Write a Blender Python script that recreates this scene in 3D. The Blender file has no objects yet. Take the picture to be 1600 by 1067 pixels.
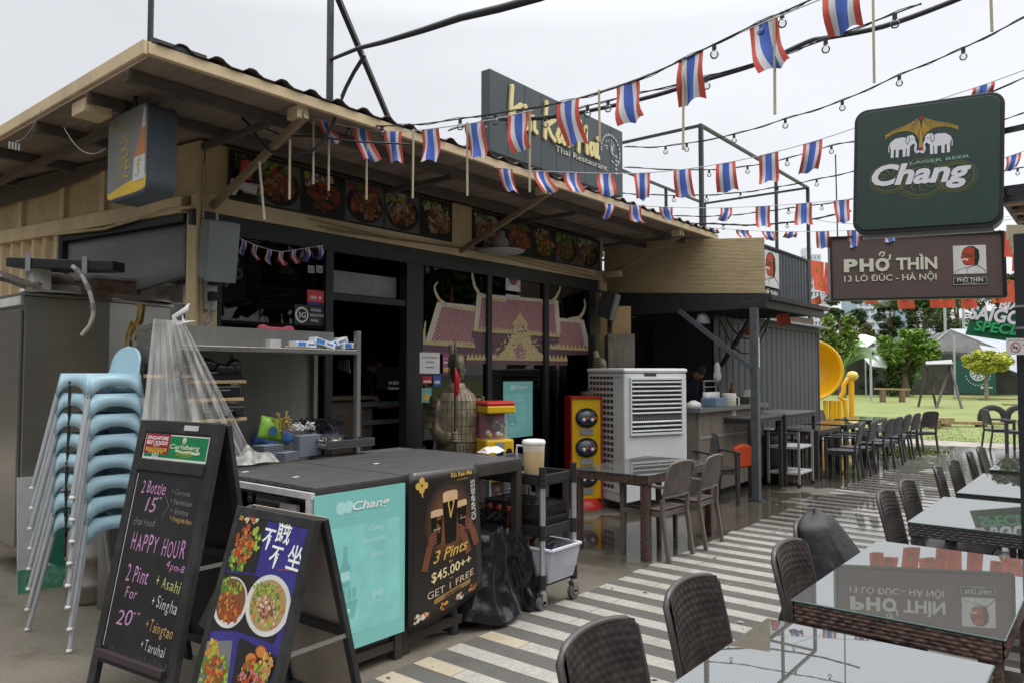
import bpy, math, random
from mathutils import Vector, Matrix, Euler
from math import sin, cos, pi, radians, atan2, sqrt
R = random.Random(7)
S = bpy.context.scene
# ------------------------------------------------------------------ camera, sky, sun, exposure
CAM_H = 1.65; F = 1170.0; YAW = radians(39.2); PITCH = math.atan(48.5/1170.0)
cam_d = bpy.data.cameras.new('camera'); cam = bpy.data.objects.new('camera', cam_d)
S.collection.objects.link(cam); S.camera = cam
cam_d.sensor_width = 36; cam_d.lens = 36*F/1600.0; cam_d.clip_start = .05; cam_d.clip_end = 3000
cam.location = (0, 0, CAM_H); cam.rotation_euler = (pi/2 + PITCH, 0, YAW)
cam_d.dof.use_dof = False
S.view_settings.view_transform = 'Standard'; S.view_settings.look = 'None'
S.view_settings.exposure = 0.42; S.view_settings.gamma = 1
try: S.view_settings.use_curve_mapping = False
except Exception: pass
S.cycles.max_bounces = 8; S.cycles.transparent_max_bounces = 16
S.cycles.use_denoising = True
SUN_EL = radians(58); SUN_AZ = radians(60)      # behind thin cloud, up to the right of the path
w = bpy.data.worlds.new('World'); S.world = w; w.use_nodes = True
nt = w.node_tree; nt.nodes.clear()
N = nt.nodes.new; L = nt.links.new
out = N('ShaderNodeOutputWorld')
sky = N('ShaderNodeTexSky'); sky.sky_type = 'NISHITA'; sky.sun_disc = False
sky.sun_elevation = SUN_EL; sky.sun_rotation = pi/2 - SUN_AZ; sky.dust_density = 3
bg1 = N('ShaderNodeBackground'); bg1.inputs[1].default_value = .05*.5
L(sky.outputs[0], bg1.inputs[0])
tc = N('ShaderNodeTexCoord')
sep = N('ShaderNodeSeparateXYZ'); L(tc.outputs['Generated'], sep.inputs[0])
ramp = N('ShaderNodeValToRGB'); L(sep.outputs[2], ramp.inputs[0])     # overcast: brighter towards the zenith
e = ramp.color_ramp.elements
e[0].position = 0.0; e[0].color = (.50, .50, .50, 1)
e[1].position = 1.0; e[1].color = (2.5, 2.5, 2.5, 1)
e2 = ramp.color_ramp.elements.new(.42); e2.color = (.55, .55, .55, 1); e3 = ramp.color_ramp.elements.new(.62); e3.color = (1.35, 1.35, 1.35, 1)
no = N('ShaderNodeTexNoise'); no.inputs['Scale'].default_value = 1.6; no.inputs['Detail'].default_value = 5
no.inputs['Roughness'].default_value = .5
mp = N('ShaderNodeMapping'); mp.inputs['Scale'].default_value = (1, 1, 3.5); L(tc.outputs['Generated'], mp.inputs[0]); L(mp.outputs[0], no.inputs[0])
mr = N('ShaderNodeMapRange'); mr.inputs[1].default_value = .3; mr.inputs[2].default_value = .7
mr.inputs[3].default_value = .93; mr.inputs[4].default_value = 1.07; L(no.outputs[0], mr.inputs[0])
# the cloud is thinner, and so brighter, on the side where the sun stands
vd = N('ShaderNodeVectorMath'); vd.operation = 'DOT_PRODUCT'; L(tc.outputs['Generated'], vd.inputs[0])
vd.inputs[1].default_value = (cos(SUN_AZ)*cos(.5), sin(SUN_AZ)*cos(.5), sin(.5))
mr2 = N('ShaderNodeMapRange'); mr2.inputs[1].default_value = -.2; mr2.inputs[2].default_value = 1.0
mr2.inputs[3].default_value = .93; mr2.inputs[4].default_value = 1.13; L(vd.outputs['Value'], mr2.inputs[0])
m1 = N('ShaderNodeMath'); m1.operation = 'MULTIPLY'; L(mr.outputs[0], m1.inputs[0]); L(mr2.outputs[0], m1.inputs[1])
bg2 = N('ShaderNodeBackground'); L(ramp.outputs[0], bg2.inputs[0]); L(m1.outputs[0], bg2.inputs[1])
ad = N('ShaderNodeAddShader'); L(bg1.outputs[0], ad.inputs[0]); L(bg2.outputs[0], ad.inputs[1]); L(ad.outputs[0], out.inputs[0])
sun_d = bpy.data.lights.new('sun', 'SUN'); sun_d.energy = 1.0; sun_d.angle = radians(18); sun_d.color = (1, .965, .92)
sun = bpy.data.objects.new('sun', sun_d); S.collection.objects.link(sun)
sun.rotation_euler = Vector((cos(SUN_AZ)*cos(SUN_EL), sin(SUN_AZ)*cos(SUN_EL), sin(SUN_EL))).to_track_quat('Z', 'Y').to_euler()

# ------------------------------------------------------------------ sight lines of the survey (photo 1600 x 1067)
_rot = cam.rotation_euler.to_matrix(); CAM = Vector((0, 0, CAM_H))
def ray(px, py): return _rot @ Vector((px-800, 533.5-py, -F))
def plane(px, py, p0, n):
    d = ray(px, py); n = Vector(n); return CAM + d*((Vector(p0)-CAM).dot(n)/d.dot(n))
def G(px, py, z=0.0): return plane(px, py, (0, 0, z), (0, 0, 1))
def PX(px, py, x): return plane(px, py, (x, 0, 0), (1, 0, 0))
def PY(px, py, y): return plane(px, py, (0, y, 0), (0, 1, 0))
FWD = Vector((-sin(YAW), cos(YAW), 0)); RGT = Vector((cos(YAW), sin(YAW), 0))
def PD(px, py, D):
    d = ray(px, py); return CAM + d*(D/d.dot(FWD))
def C(X, D, z): return RGT*X + FWD*D + Vector((0, 0, z))
# ------------------------------------------------------------------ materials
MATS = {}
def mat(name, col, rough=.6, metal=0., var=.12, scale=6., bump=0., bscale=30., dirt=0., dirtcol=(.05, .045, .04), spec=.5, coat=0., alpha=1., emit=0., stretch=None, trans=0., ior=1.45, rvar=0.):
    if name in MATS: return MATS[name]
    m = bpy.data.materials.new(name); m.use_nodes = True; t = m.node_tree
    b = t.nodes['Principled BSDF']; n = t.nodes.new; l = t.links.new
    b.inputs['Roughness'].default_value = rough; b.inputs['Metallic'].default_value = metal
    b.inputs['Specular IOR Level'].default_value = spec; b.inputs['Coat Weight'].default_value = coat
    b.inputs['Coat Roughness'].default_value = .08
    b.inputs['Alpha'].default_value = alpha; b.inputs['Transmission Weight'].default_value = trans; b.inputs['IOR'].default_value = ior
    c = (col[0], col[1], col[2], 1); b.inputs['Base Color'].default_value = c
    if emit: b.inputs['Emission Color'].default_value = c; b.inputs['Emission Strength'].default_value = emit
    cd = n('ShaderNodeTexCoord'); src = cd.outputs['Object']
    if stretch:
        mpn = n('ShaderNodeMapping'); mpn.inputs['Scale'].default_value = stretch; l(src, mpn.inputs[0]); src = mpn.outputs[0]
    cur = None
    if var:
        no = n('ShaderNodeTexNoise'); no.inputs['Scale'].default_value = scale; no.inputs['Detail'].default_value = 6; no.inputs['Roughness'].default_value = .65
        l(src, no.inputs[0])
        mr = n('ShaderNodeMapRange'); mr.inputs[1].default_value = .3; mr.inputs[2].default_value = .7
        mr.inputs[3].default_value = 1-var; mr.inputs[4].default_value = 1+var; l(no.outputs[0], mr.inputs[0])
        mx = n('ShaderNodeMix'); mx.data_type = 'RGBA'; mx.blend_type = 'MULTIPLY'; mx.inputs[0].default_value = 1
        mx.inputs[6].default_value = c; l(mr.outputs[0], mx.inputs[7]); cur = mx.outputs[2]
        if rvar:
            m3 = n('ShaderNodeMapRange'); m3.inputs[1].default_value = .35; m3.inputs[2].default_value = .65
            m3.inputs[3].default_value = max(0, rough-rvar); m3.inputs[4].default_value = min(1, rough+rvar); l(no.outputs[0], m3.inputs[0]); l(m3.outputs[0], b.inputs['Roughness'])
    if dirt:
        no2 = n('ShaderNodeTexNoise'); no2.inputs['Scale'].default_value = scale*.37; no2.inputs['Detail'].default_value = 8; no2.inputs['Roughness'].default_value = .7
        l(src, no2.inputs[0])
        r2 = n('ShaderNodeMapRange'); r2.inputs[1].default_value = .48; r2.inputs[2].default_value = .72; r2.inputs[3].default_value = 0; r2.inputs[4].default_value = dirt; l(no2.outputs[0], r2.inputs[0])
        m2 = n('ShaderNodeMix'); m2.data_type = 'RGBA'; l(r2.outputs[0], m2.inputs[0])
        if cur: l(cur, m2.inputs[6])
        else: m2.inputs[6].default_value = c
        m2.inputs[7].default_value = (*dirtcol, 1); cur = m2.outputs[2]
    if cur: l(cur, b.inputs['Base Color'])
    if bump:
        no3 = n('ShaderNodeTexNoise'); no3.inputs['Scale'].default_value = bscale; no3.inputs['Detail'].default_value = 4; l(src, no3.inputs[0])
        bp = n('ShaderNodeBump'); bp.inputs['Strength'].default_value = bump; bp.inputs['Distance'].default_value = .01
        l(no3.outputs[0], bp.inputs['Height']); l(bp.outputs[0], b.inputs['Normal'])
    MATS[name] = m; return m
def flat(name, col, rough=.5): return mat(name, col, rough, var=.05, scale=3)
def glass(name, tint, refl_ior=1.5, trans=.6):
    if name in MATS: return MATS[name]
    m = bpy.data.materials.new(name); m.use_nodes = True; t = m.node_tree; t.nodes.clear(); n = t.nodes.new; l = t.links.new
    o = n('ShaderNodeOutputMaterial'); tr = n('ShaderNodeBsdfTransparent'); tr.inputs[0].default_value = (*tint, 1)
    gl = n('ShaderNodeBsdfGlossy'); gl.inputs['Roughness'].default_value = .015; gl.inputs[0].default_value = (.95, .97, 1, 1)
    fr = n('ShaderNodeFresnel'); fr.inputs[0].default_value = refl_ior
    mx = n('ShaderNodeMixShader'); l(fr.outputs[0], mx.inputs[0]); l(tr.outputs[0], mx.inputs[1]); l(gl.outputs[0], mx.inputs[2]); l(mx.outputs[0], o.inputs[0])
    MATS[name] = m; return m
# ------------------------------------------------------------------ objects
COL = S.collection
def wloc(o):
    v = Vector((0, 0, 0))
    while o is not None: v += o.location; o = o.parent
    return v
def tag(o, label=None, cat=None, group=None, kind=None):
    if label: o['label'] = label
    if cat: o['category'] = cat
    if group: o['group'] = group
    if kind: o['kind'] = kind
    return o
def thing(name, label, cat, loc=(0, 0, 0), group=None):
    o = bpy.data.objects.new(name, None); o.empty_display_size = .1; COL.objects.link(o); o.location = loc
    return tag(o, label, cat, group)
def basis(n):
    n = Vector(n).normalized(); a = Vector((0, 0, 1)) if abs(n.z) < .95 else Vector((0, 1, 0))
    u = a.cross(n).normalized(); return u, n.cross(u)
class MB:
    def __init__(s): s.v = []; s.f = []; s.m = []; s.cm = 0; s.sm = []; s.smooth = False
    def use(s, i): s.cm = i; return s
    def add(s, vs, fs):
        b = len(s.v); s.v += [Vector(v) for v in vs]
        for f in fs: s.f.append([b+i for i in f]); s.m.append(s.cm); s.sm.append(s.smooth)
        return s
    def quad(s, *p): return s.add(p, [list(range(len(p)))])
    def box(s, c, d, rz=0., M=None):
        x, y, z = d[0]/2, d[1]/2, d[2]/2
        vs = [Vector((i*x, j*y, k*z)) for i in (-1, 1) for j in (-1, 1) for k in (-1, 1)]
        if rz: M = Matrix.Rotation(rz, 3, 'Z')
        if M: vs = [M @ v for v in vs]
        vs = [v+Vector(c) for v in vs]
        return s.add(vs, [(0, 1, 3, 2), (4, 6, 7, 5), (0, 4, 5, 1), (2, 3, 7, 6), (0, 2, 6, 4), (1, 5, 7, 3)])
    def b2(s, a, b):
        return s.box([(a[i]+b[i])/2 for i in range(3)], [abs(b[i]-a[i]) for i in range(3)])
    def slab(s, pts, n):      # polygon pts extruded by vector n
        pts = [Vector(p) for p in pts]; n = Vector(n); k = len(pts)
        vs = pts+[p+n for p in pts]
        return s.add(vs, [list(range(k))[::-1], list(range(k, 2*k))]+[[i, (i+1) % k, k+(i+1) % k, k+i] for i in range(k)])
    def bar(s, a, b, w, h=None, up=(0, 0, 1)):
        a = Vector(a); b = Vector(b); h = h or w; d = (b-a).normalized(); up = Vector(up)
        if abs(d.dot(up)) > .98: up = Vector((1, 0, 0))
        u = d.cross(up).normalized()*w/2; v = u.cross(d).normalized()*h/2
        vs = [a-u-v, a+u-v, a+u+v, a-u+v, b-u-v, b+u-v, b+u+v, b-u+v]
        return s.add(vs, [(0, 3, 2, 1), (4, 5, 6, 7), (0, 1, 5, 4), (1, 2, 6, 5), (2, 3, 7, 6), (3, 0, 4, 7)])
    def tube(s, pts, r, n=8, caps=True):
        pts = [Vector(p) for p in pts]; k = len(pts); rs = r if isinstance(r, (list, tuple)) else [r]*k
        vs = []; u = None; sm = s.smooth; 
        for i, p in enumerate(pts):
            d = (pts[min(i+1, k-1)]-pts[max(i-1, 0)]).normalized()
            if u is None: u, v = basis(d)
            else:
                u = (u-d*u.dot(d)).normalized(); v = d.cross(u)
            for j in range(n):
                a = 2*pi*j/n; vs.append(p+(u*cos(a)+v*sin(a))*rs[i])
        fs = [[i*n+j, i*n+(j+1) % n, (i+1)*n+(j+1) % n, (i+1)*n+j] for i in range(k-1) for j in range(n)]
        s.smooth = n > 5; s.add(vs, fs)
        s.smooth = False
        if caps:
            s.add(vs[:n], [list(range(n))[::-1]]); s.add(vs[-n:], [list(range(n))])
        s.smooth = sm; return s
    def lathe(s, c, prof, n=20, M=None, sq=(1, 1)):
        vs = []
        for r, z in prof:
            for j in range(n):
                a = 2*pi*j/n; p = Vector((r*cos(a)*sq[0], r*sin(a)*sq[1], z)); vs.append((M @ p if M else p)+Vector(c))
        k = len(prof)
        fs = [[i*n+j, i*n+(j+1) % n, (i+1)*n+(j+1) % n, (i+1)*n+j] for i in range(k-1) for j in range(n)]
        sm = s.smooth; s.smooth = True; s.add(vs, fs); s.smooth = sm; return s
    def grid(s, fn, nu, nv, smooth=True, mi=None):
        vs = [fn(i/nu, j/nv) for j in range(nv+1) for i in range(nu+1)]
        b = len(s.v); s.v += [Vector(v) for v in vs]
        for j in range(nv):
            for i in range(nu):
                q = b+j*(nu+1)+i; s.f.append([q, q+1, q+nu+2, q+nu+1]); s.m.append(mi((i+.5)/nu, (j+.5)/nv) if mi else s.cm); s.sm.append(smooth)
        return s
    def build(s, name, mats, parent=None, bevel=0., solid=0., label=None, kind=None, sub=0, uv=None):
        if not isinstance(mats, (list, tuple)): mats = [mats]
        off = wloc(parent) if parent else Vector((0, 0, 0))
        org = Vector((0, 0, 0))
        me = bpy.data.meshes.new(name); me.from_pydata([v-off for v in s.v], [], s.f)
        for m in mats: me.materials.append(m)
        me.polygons.foreach_set('material_index', s.m); me.polygons.foreach_set('use_smooth', s.sm); me.update()
        o = bpy.data.objects.new(name, me); COL.objects.link(o)
        if parent: o.parent = parent
        if solid: md = o.modifiers.new('thick', 'SOLIDIFY'); md.thickness = solid; md.offset = 0
        if bevel: md = o.modifiers.new('edge', 'BEVEL'); md.width = bevel; md.segments = 2; md.limit_method = 'ANGLE'; md.harden_normals = False
        if sub: md = o.modifiers.new('round', 'SUBSURF'); md.levels = sub; md.render_levels = sub
        if label: o['label'] = label
        if kind: o['kind'] = kind
        return o
def one(name, mb, mats, label, cat, group=None, kind=None, **k):     # a thing that is a single mesh, origin at its base
    c = Vector((sum(v.x for v in mb.v)/len(mb.v), sum(v.y for v in mb.v)/len(mb.v), min(v.z for v in mb.v)))
    mb.v = [v-c for v in mb.v]; o = mb.build(name, mats, **k); o.location = c; return tag(o, label, cat, group, kind)
def struct(name, mb, mats, **k): return tag(mb.build(name, mats, **k), kind='structure')
def kids(o): return [c for c in COL.objects if c.parent == o]
CH = {}
def dup(o, loc=None, rz=None, label=None, group=None, parent=None, name=None):
    c = o.copy(); COL.objects.link(c); c.parent = parent
    if o.name not in CH: CH[o.name] = kids(o)
    for ch in CH[o.name]: dup(ch, parent=c)
    if loc is not None: c.location = loc
    if rz is not None: c.rotation_euler.z = rz
    if label: c['label'] = label
    if group: c['group'] = group
    return c
class Fr:      # a flat frame: origin, right, up, and the way it faces
    def __init__(s, o, u, v): s.o = Vector(o); s.u = Vector(u).normalized(); s.v = (Vector(v)-s.u*Vector(v).dot(s.u)).normalized(); s.n = s.u.cross(s.v)
    def p(s, a, b, c=0.): return s.o+s.u*a+s.v*b+s.n*c
    def rect(s, mb, a0, b0, a1, b1, c=0., th=0.):
        pts = [s.p(a0, b0, c), s.p(a1, b0, c), s.p(a1, b1, c), s.p(a0, b1, c)]
        return mb.slab(pts, s.n*th) if th else mb.quad(*pts)
    def poly(s, mb, pts, c=0., th=0.):
        q = [s.p(a, b, c) for a, b in pts]; return mb.slab(q, s.n*th) if th else mb.quad(*q)
    def disc(s, mb, a, b, r, c=0., n=20, ry=None, th=0.):
        return s.poly(mb, [(a+r*cos(2*pi*i/n), b+(ry or r)*sin(2*pi*i/n)) for i in range(n)], c, th)
    def rrect(s, mb, a0, b0, a1, b1, r, c=0., th=0., n=5):
        pts = []
        for cx, cy, s0 in ((a1-r, b0+r, -pi/2), (a1-r, b1-r, 0), (a0+r, b1-r, pi/2), (a0+r, b0+r, pi)):
            for i in range(n+1): t = s0+pi/2*i/n; pts.append((cx+r*cos(t), cy+r*sin(t)))
        return s.poly(mb, pts, c, th)
    def stroke(s, mb, pts, w, c=0.):      # brush line through 2-D points
        for (a, b), (a2, b2) in zip(pts, pts[1:]):
            d = Vector((a2-a, b2-b)); 
            if d.length < 1e-6: continue
            k = Vector((-d.y, d.x)).normalized()*w/2; e = d.normalized()*w*.25
            s.poly(mb, [(a-k.x-e.x, b-k.y-e.y), (a2-k.x+e.x, b2-k.y+e.y), (a2+k.x+e.x, b2+k.y+e.y), (a+k.x-e.x, b+k.y-e.y)], c)
        return mb
TXT = {}
def text(body, fr, a, b, h, m, parent, c=.001, w=None, bold=0., shear=0., ext=0., align='CENTER', name='lettering', rot=0., spacing=1.):
    key = (body, bold, shear, spacing)
    if key not in TXT:
        cu = bpy.data.curves.new('t', 'FONT'); cu.body = body; cu.size = 1; cu.offset = bold; cu.shear = shear; cu.resolution_u = 3
        cu.space_character = spacing; cu.fill_mode = 'FRONT' if hasattr(cu, 'fill_mode') else cu.fill_mode
        o = bpy.data.objects.new('t', cu); COL.objects.link(o); bpy.context.view_layer.update()
        me = bpy.data.meshes.new_from_object(o.evaluated_get(bpy.context.evaluated_depsgraph_get()))
        TXT[key] = ([v.co.copy() for v in me.vertices], [list(p.vertices) for p in me.polygons])
        bpy.data.objects.remove(o); bpy.data.curves.remove(cu); bpy.data.meshes.remove(me)
    vs, fs = TXT[key]
    if not vs: return None
    x0 = min(v.x for v in vs); x1 = max(v.x for v in vs)
    sc = h/.73; sx = sc if w is None else w/(x1-x0)
    mid = (x0+x1)/2 if align == 'CENTER' else (x0 if align == 'LEFT' else x1)
    mb = MB(); cr, sr = cos(rot), sin(rot)
    pts = []
    for v in vs:
        X = (v.x-mid)*sx; Y = v.y*sc; pts.append((a+X*cr-Y*sr, b+X*sr+Y*cr))
    mb.add([fr.p(x, y, c+ext) for x, y in pts], fs)
    if ext:
        from collections import Counter
        ec = Counter(); 
        for f in fs:
            for i in range(len(f)): ec[(f[i], f[(i+1) % len(f)])] += 1
        base = len(mb.v); mb.add([fr.p(x, y, c) for x, y in pts], [])
        for (i, j) in ec:
            if (j, i) not in ec: mb.f.append([i, base+i, base+j, j]); mb.m.append(0); mb.sm.append(False)
    if parent is None: return mb
    return mb.build(name, m, parent)
# ================================================================== SETTING: ground, path, lane, lawn
def wetmat(name, col, rough=.85, scale=5., bumpy=.25, var=.18, wet0=5.2, dark=.5, stain=(.03, .025, .018), stainamt=.6):
    m = bpy.data.materials.new(name); m.use_nodes = True; t = m.node_tree; b = t.nodes['Principled BSDF']; n = t.nodes.new; l = t.links.new
    g = n('ShaderNodeNewGeometry'); P = g.outputs['Position']
    def noise(sc, det=6, ro=.6):
        o = n('ShaderNodeTexNoise'); o.inputs['Scale'].default_value = sc; o.inputs['Detail'].default_value = det; o.inputs['Roughness'].default_value = ro; l(P, o.inputs[0]); return o.outputs[0]
    def mrange(src, a, b_, c, d):
        o = n('ShaderNodeMapRange'); o.interpolation_type = 'SMOOTHSTEP'
        for i, v in enumerate((a, b_, c, d)): o.inputs[i+1].default_value = v
        l(src, o.inputs[0]); return o.outputs[0]
    def math_(op, a, c):
        o = n('ShaderNodeMath'); o.operation = op; o.use_clamp = True
        for i, v in enumerate((a, c)):
            if hasattr(v, 'links'): l(v, o.inputs[i])
            else: o.inputs[i].default_value = v
        return o.outputs[0]
    sp = n('ShaderNodeSeparateXYZ'); l(P, sp.inputs[0])
    yy = mrange(sp.outputs[1], wet0, wet0+3.0, 0, 1)
    pud = mrange(noise(.75, 4, .55), .38, .48, 0, 1)
    wet = math_('MULTIPLY', yy, math_('ADD', math_('MULTIPLY', pud, 1.0), .28))
    fine = mrange(noise(scale*9, 8, .75), .3, .7, 1-var, 1+var)
    big = mrange(noise(scale*.5, 8, .7), .46, .72, 0, stainamt)
    mx = n('ShaderNodeMix'); mx.data_type = 'RGBA'; mx.blend_type = 'MULTIPLY'; mx.inputs[0].default_value = 1; mx.inputs[6].default_value = (*col, 1); l(fine, mx.inputs[7])
    m2 = n('ShaderNodeMix'); m2.data_type = 'RGBA'; l(big, m2.inputs[0]); l(mx.outputs[2], m2.inputs[6]); m2.inputs[7].default_value = (*stain, 1)
    wd = mrange(wet, 0, 1, 1, dark)
    m3 = n('ShaderNodeMix'); m3.data_type = 'RGBA'; m3.blend_type = 'MULTIPLY'; m3.inputs[0].default_value = 1; l(m2.outputs[2], m3.inputs[6]); l(wd, m3.inputs[7])
    l(m3.outputs[2], b.inputs['Base Color'])
    l(mrange(wet, .1, .9, rough, .04), b.inputs['Roughness'])
    bp = n('ShaderNodeBump'); bp.inputs['Distance'].default_value = .006; l(mrange(wet, .1, .8, bumpy, 0.015), bp.inputs['Strength']); l(noise(70, 5, .8), bp.inputs['Height']); l(bp.outputs[0], b.inputs['Normal'])
    return m
M_CONC = wetmat('worn_concrete', (.135, .118, .092), wet0=3.9, stain=(.06, .048, .032))
M_ASPH = wetmat('path_asphalt', (.088, .084, .076), wet0=6.5, stain=(.055, .05, .042), scale=7)
M_PLANK = wetmat('pale_paving_strip', (.32, .305, .272), rough=.7, wet0=6.5, dark=.62, stain=(.22, .20, .165), stainamt=.8, var=.22, scale=6)
M_PLANK2 = wetmat('yellowed_paving_strip', (.37, .32, .24), rough=.7, wet0=6.5, dark=.62, stain=(.28, .22, .14), stainamt=.6, var=.1, scale=4)
M_LANE = wetmat('dusty_lane', (.30, .27, .235), wet0=60)
PX0, PX1 = -3.18, .9
PER = .2775; Y0 = 2.845; NK0, NK1 = -7, 51
YEND = Y0+NK1*PER+.1
ground = struct('ground', MB().quad((-400, -60, -.012), (400, -60, -.012), (400, 700, -.012), (-400, 700, -.012)), mat('bare_earth', (.16, .14, .11), .95, var=.2, scale=.5))
struct('concrete_floor', MB().quad((-14, -6, 0), (PX0, -6, 0), (PX0, YEND+2.4, 0), (-14, YEND+2.4, 0)), M_CONC)
path = struct('path', MB().quad((PX0, -6, 0), (PX1, -6, 0), (PX1, YEND, 0), (PX0, YEND, 0)), M_ASPH)
struct('concrete_yard', MB().quad((PX1, -6, 0), (14, -6, 0), (14, YEND+2.4, 0), (PX1, YEND+2.4, 0)), M_CONC)
struct('concrete_apron', MB().quad((PX0, YEND, 0), (PX1, YEND, 0), (PX1, YEND+2.4, 0), (PX0, YEND+2.4, 0)), M_CONC)
plank_me = {}
def plank(k, x0, x1, yel):
    key = (round(x1-x0, 2), yel); w_ = x1-x0
    if key not in plank_me:
        mb = MB(); h = .0055; e = .002
        mb.add([(0, 0, 0), (w_, 0, 0), (w_, .132, 0), (0, .132, 0), (e, e, h), (w_-e, e, h), (w_-e, .132-e, h), (e, .132-e, h)],
               [(4, 5, 6, 7), (0, 1, 5, 4), (1, 2, 6, 5), (2, 3, 7, 6), (3, 0, 4, 7)])
        o = mb.build('plank', M_PLANK2 if yel else M_PLANK, path); plank_me[key] = o.data
    else:
        o = bpy.data.objects.new('plank', plank_me[key]); COL.objects.link(o); o.parent = path
    o.location = (x0, Y0+k*PER-.132+R.uniform(-.003, .003), R.uniform(0, .0012))
for k in range(NK0, NK1):
    x = PX0+R.uniform(-.02, .02) - (.25 if 24 < k < 27 else 0)
    cuts = {0: [.30, 1.35, 1.35], 1: [.30, 1.2, 1.2, 1.2], 2: [1.35, 1.35], 3: [.32, 1.35, 1.35], 5: [.33, 1.2, 1.35]}.get(k % 6, [1.35, 1.2, 1.35])
    for j, c in enumerate(cuts):
        last = j == len(cuts)-1
        x2 = min(x+c, PX1-.1) if not last else PX1-.1
        if x2-x < .08: break
        plank(k, x, x+round(x2-x-.006, 1) if last else x2-.006, c < .4 and (k in (0, 1, 2, 3, -1) or R.random() < .02)); x = x2
# lane and lawn behind the terrace
LY = YEND+2.4; GY = 20.9
struct('lane', MB().quad((-60, LY, .0), (80, LY, .0), (80, GY+.6, .0), (-60, GY+.2, .0)), M_LANE)
M_LAWN = mat('lawn_green', (.165, .205, .06), .95, var=.25, scale=.55, dirt=.6, dirtcol=(.22, .21, .10), bump=.6, bscale=9)
struct('lawn', MB().quad((-90, GY, .004), (90, GY, .004), (90, 150, .004), (-90, 150, .004)), M_LAWN)
# grass blades standing on the lawn
mb = MB()
for i in range(9000):
    y = GY-.15+(R.random()**1.8)*8; x = -12+R.random()*(22+(y-GY)*.55)
    s = R.uniform(.02, .045); a = R.uniform(0, 2*pi); t = Vector((cos(a), sin(a), 0))
    p = Vector((x, y, .004)); q = p+Vector((R.uniform(-.05, .05), R.uniform(-.05, .05), s*1.1))
    mb.use(R.randrange(3)).add([p-t*s*.3, p+t*s*.3, q], [(0, 1, 2)])
tag(mb.build('lawn_grass', [mat('blade_a', (.14, .19, .05), .8), mat('blade_b', (.17, .21, .06), .8), mat('blade_c', (.22, .22, .10), .85)]), 'short green grass of the play lawn beyond the lane', 'grass', kind='stuff')
# weeds at the wet end of the path
mb = MB()
for i in range(1500):
    a = G(1415+R.gauss(0, 22), 706+R.gauss(0, 3)); s = R.uniform(.02, .07); an = R.uniform(0, 2*pi)
    mb.add([a+Vector((cos(an), sin(an), 0))*s*.4, a-Vector((cos(an), sin(an), 0))*s*.4, a+Vector((R.uniform(-.03, .03), R.uniform(-.03, .03), s))], [(0, 1, 2)])
tag(mb.build('weeds', mat('blade_a', (.07, .14, .02))), 'low weeds and moss spreading over the wet end of the striped path', 'weeds', kind='stuff')
# ================================================================== THE THAI RESTAURANT BUILDING (left)
FX = -5.65; FY0 = 3.05; FY1 = 8.95
CREAM = mat('cream_paint', (.54, .415, .235), .6, var=.1, scale=5, dirt=.55, dirtcol=(.20, .14, .08), bump=.1)
CREAM2 = mat('cream_paint_faded', (.60, .47, .29), .55, var=.12, scale=3, dirt=.5, dirtcol=(.24, .17, .10), stretch=(1, 1, .35))
BLACKF = mat('black_frame', (.018, .02, .024), .35, var=.1)
BLACKM = mat('black_metal', (.03, .033, .037), .45, var=.25, scale=12, dirt=.3, dirtcol=(.07, .055, .045))
STEELD = mat('dark_steel', (.085, .095, .11), .5, var=.2, scale=14, dirt=.4, dirtcol=(.05, .04, .035))
GLASSD = glass('tinted_window_glass', (.34, .36, .37), 1.5)
INNER = mat('inner_black', (.035, .034, .034), .7)
WOODD = mat('soffit_board', (.25, .195, .155), .75, var=.22, scale=5, dirt=.5, dirtcol=(.05, .038, .03), stretch=(.4, 2, 1))
bld = thing('restaurant_building', 'cream and black single storey container restaurant with wide overhanging roof', 'building', (FX, FY0, 0))
ZB = 2.93; ZT = 3.50      # underside of cream beam, soffit height
# floor of the room, back wall, side and ceiling
mb = MB().b2((-9.6, FY0+.1, .05), (FX-.1, FY1-.05, .08)); mb.build('floor', mat('dark_tiles', (.05, .048, .045), .35), bld)
mb = MB().b2((-9.65, FY0-.2, 0), (-9.6, FY1, ZT)); mb.b2((-9.6, FY1-.12, 0), (FX-.02, FY1, ZT)); mb.build('wall', INNER, bld)
mb = MB().slab([(-9.6, 2.6, 2.99), (FX-.12, FY0+.1, 2.99), (FX-.12, FY1-.12, 2.99), (-9.6, FY1-.12, 2.99)], (0, 0, .03)); mb.build('ceiling', INNER, bld)
# beams of cream steel
mb = MB().b2((FX-.12, FY0-.06, ZB), (FX+.02, FY1+.03, ZB+.15)); mb.build('beam', CREAM2, bld, bevel=.008)
mb = MB().b2((FX-.10, FY0, ZB+.122), (FX-.005, FY1, ZT)); mb.build('fascia', CREAM, bld)
mb = MB().b2((FX-.16, FY0-.07, 0), (FX+.03, FY0+.10, ZB-.002)); mb.build('corner_post', CREAM2, bld, bevel=.006)
mb = MB().b2((FX-.12, FY1-.13, 0), (FX+.04, FY1+.05, ZB-.002)); mb.build('corner_post', CREAM, bld, bevel=.006)
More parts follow.
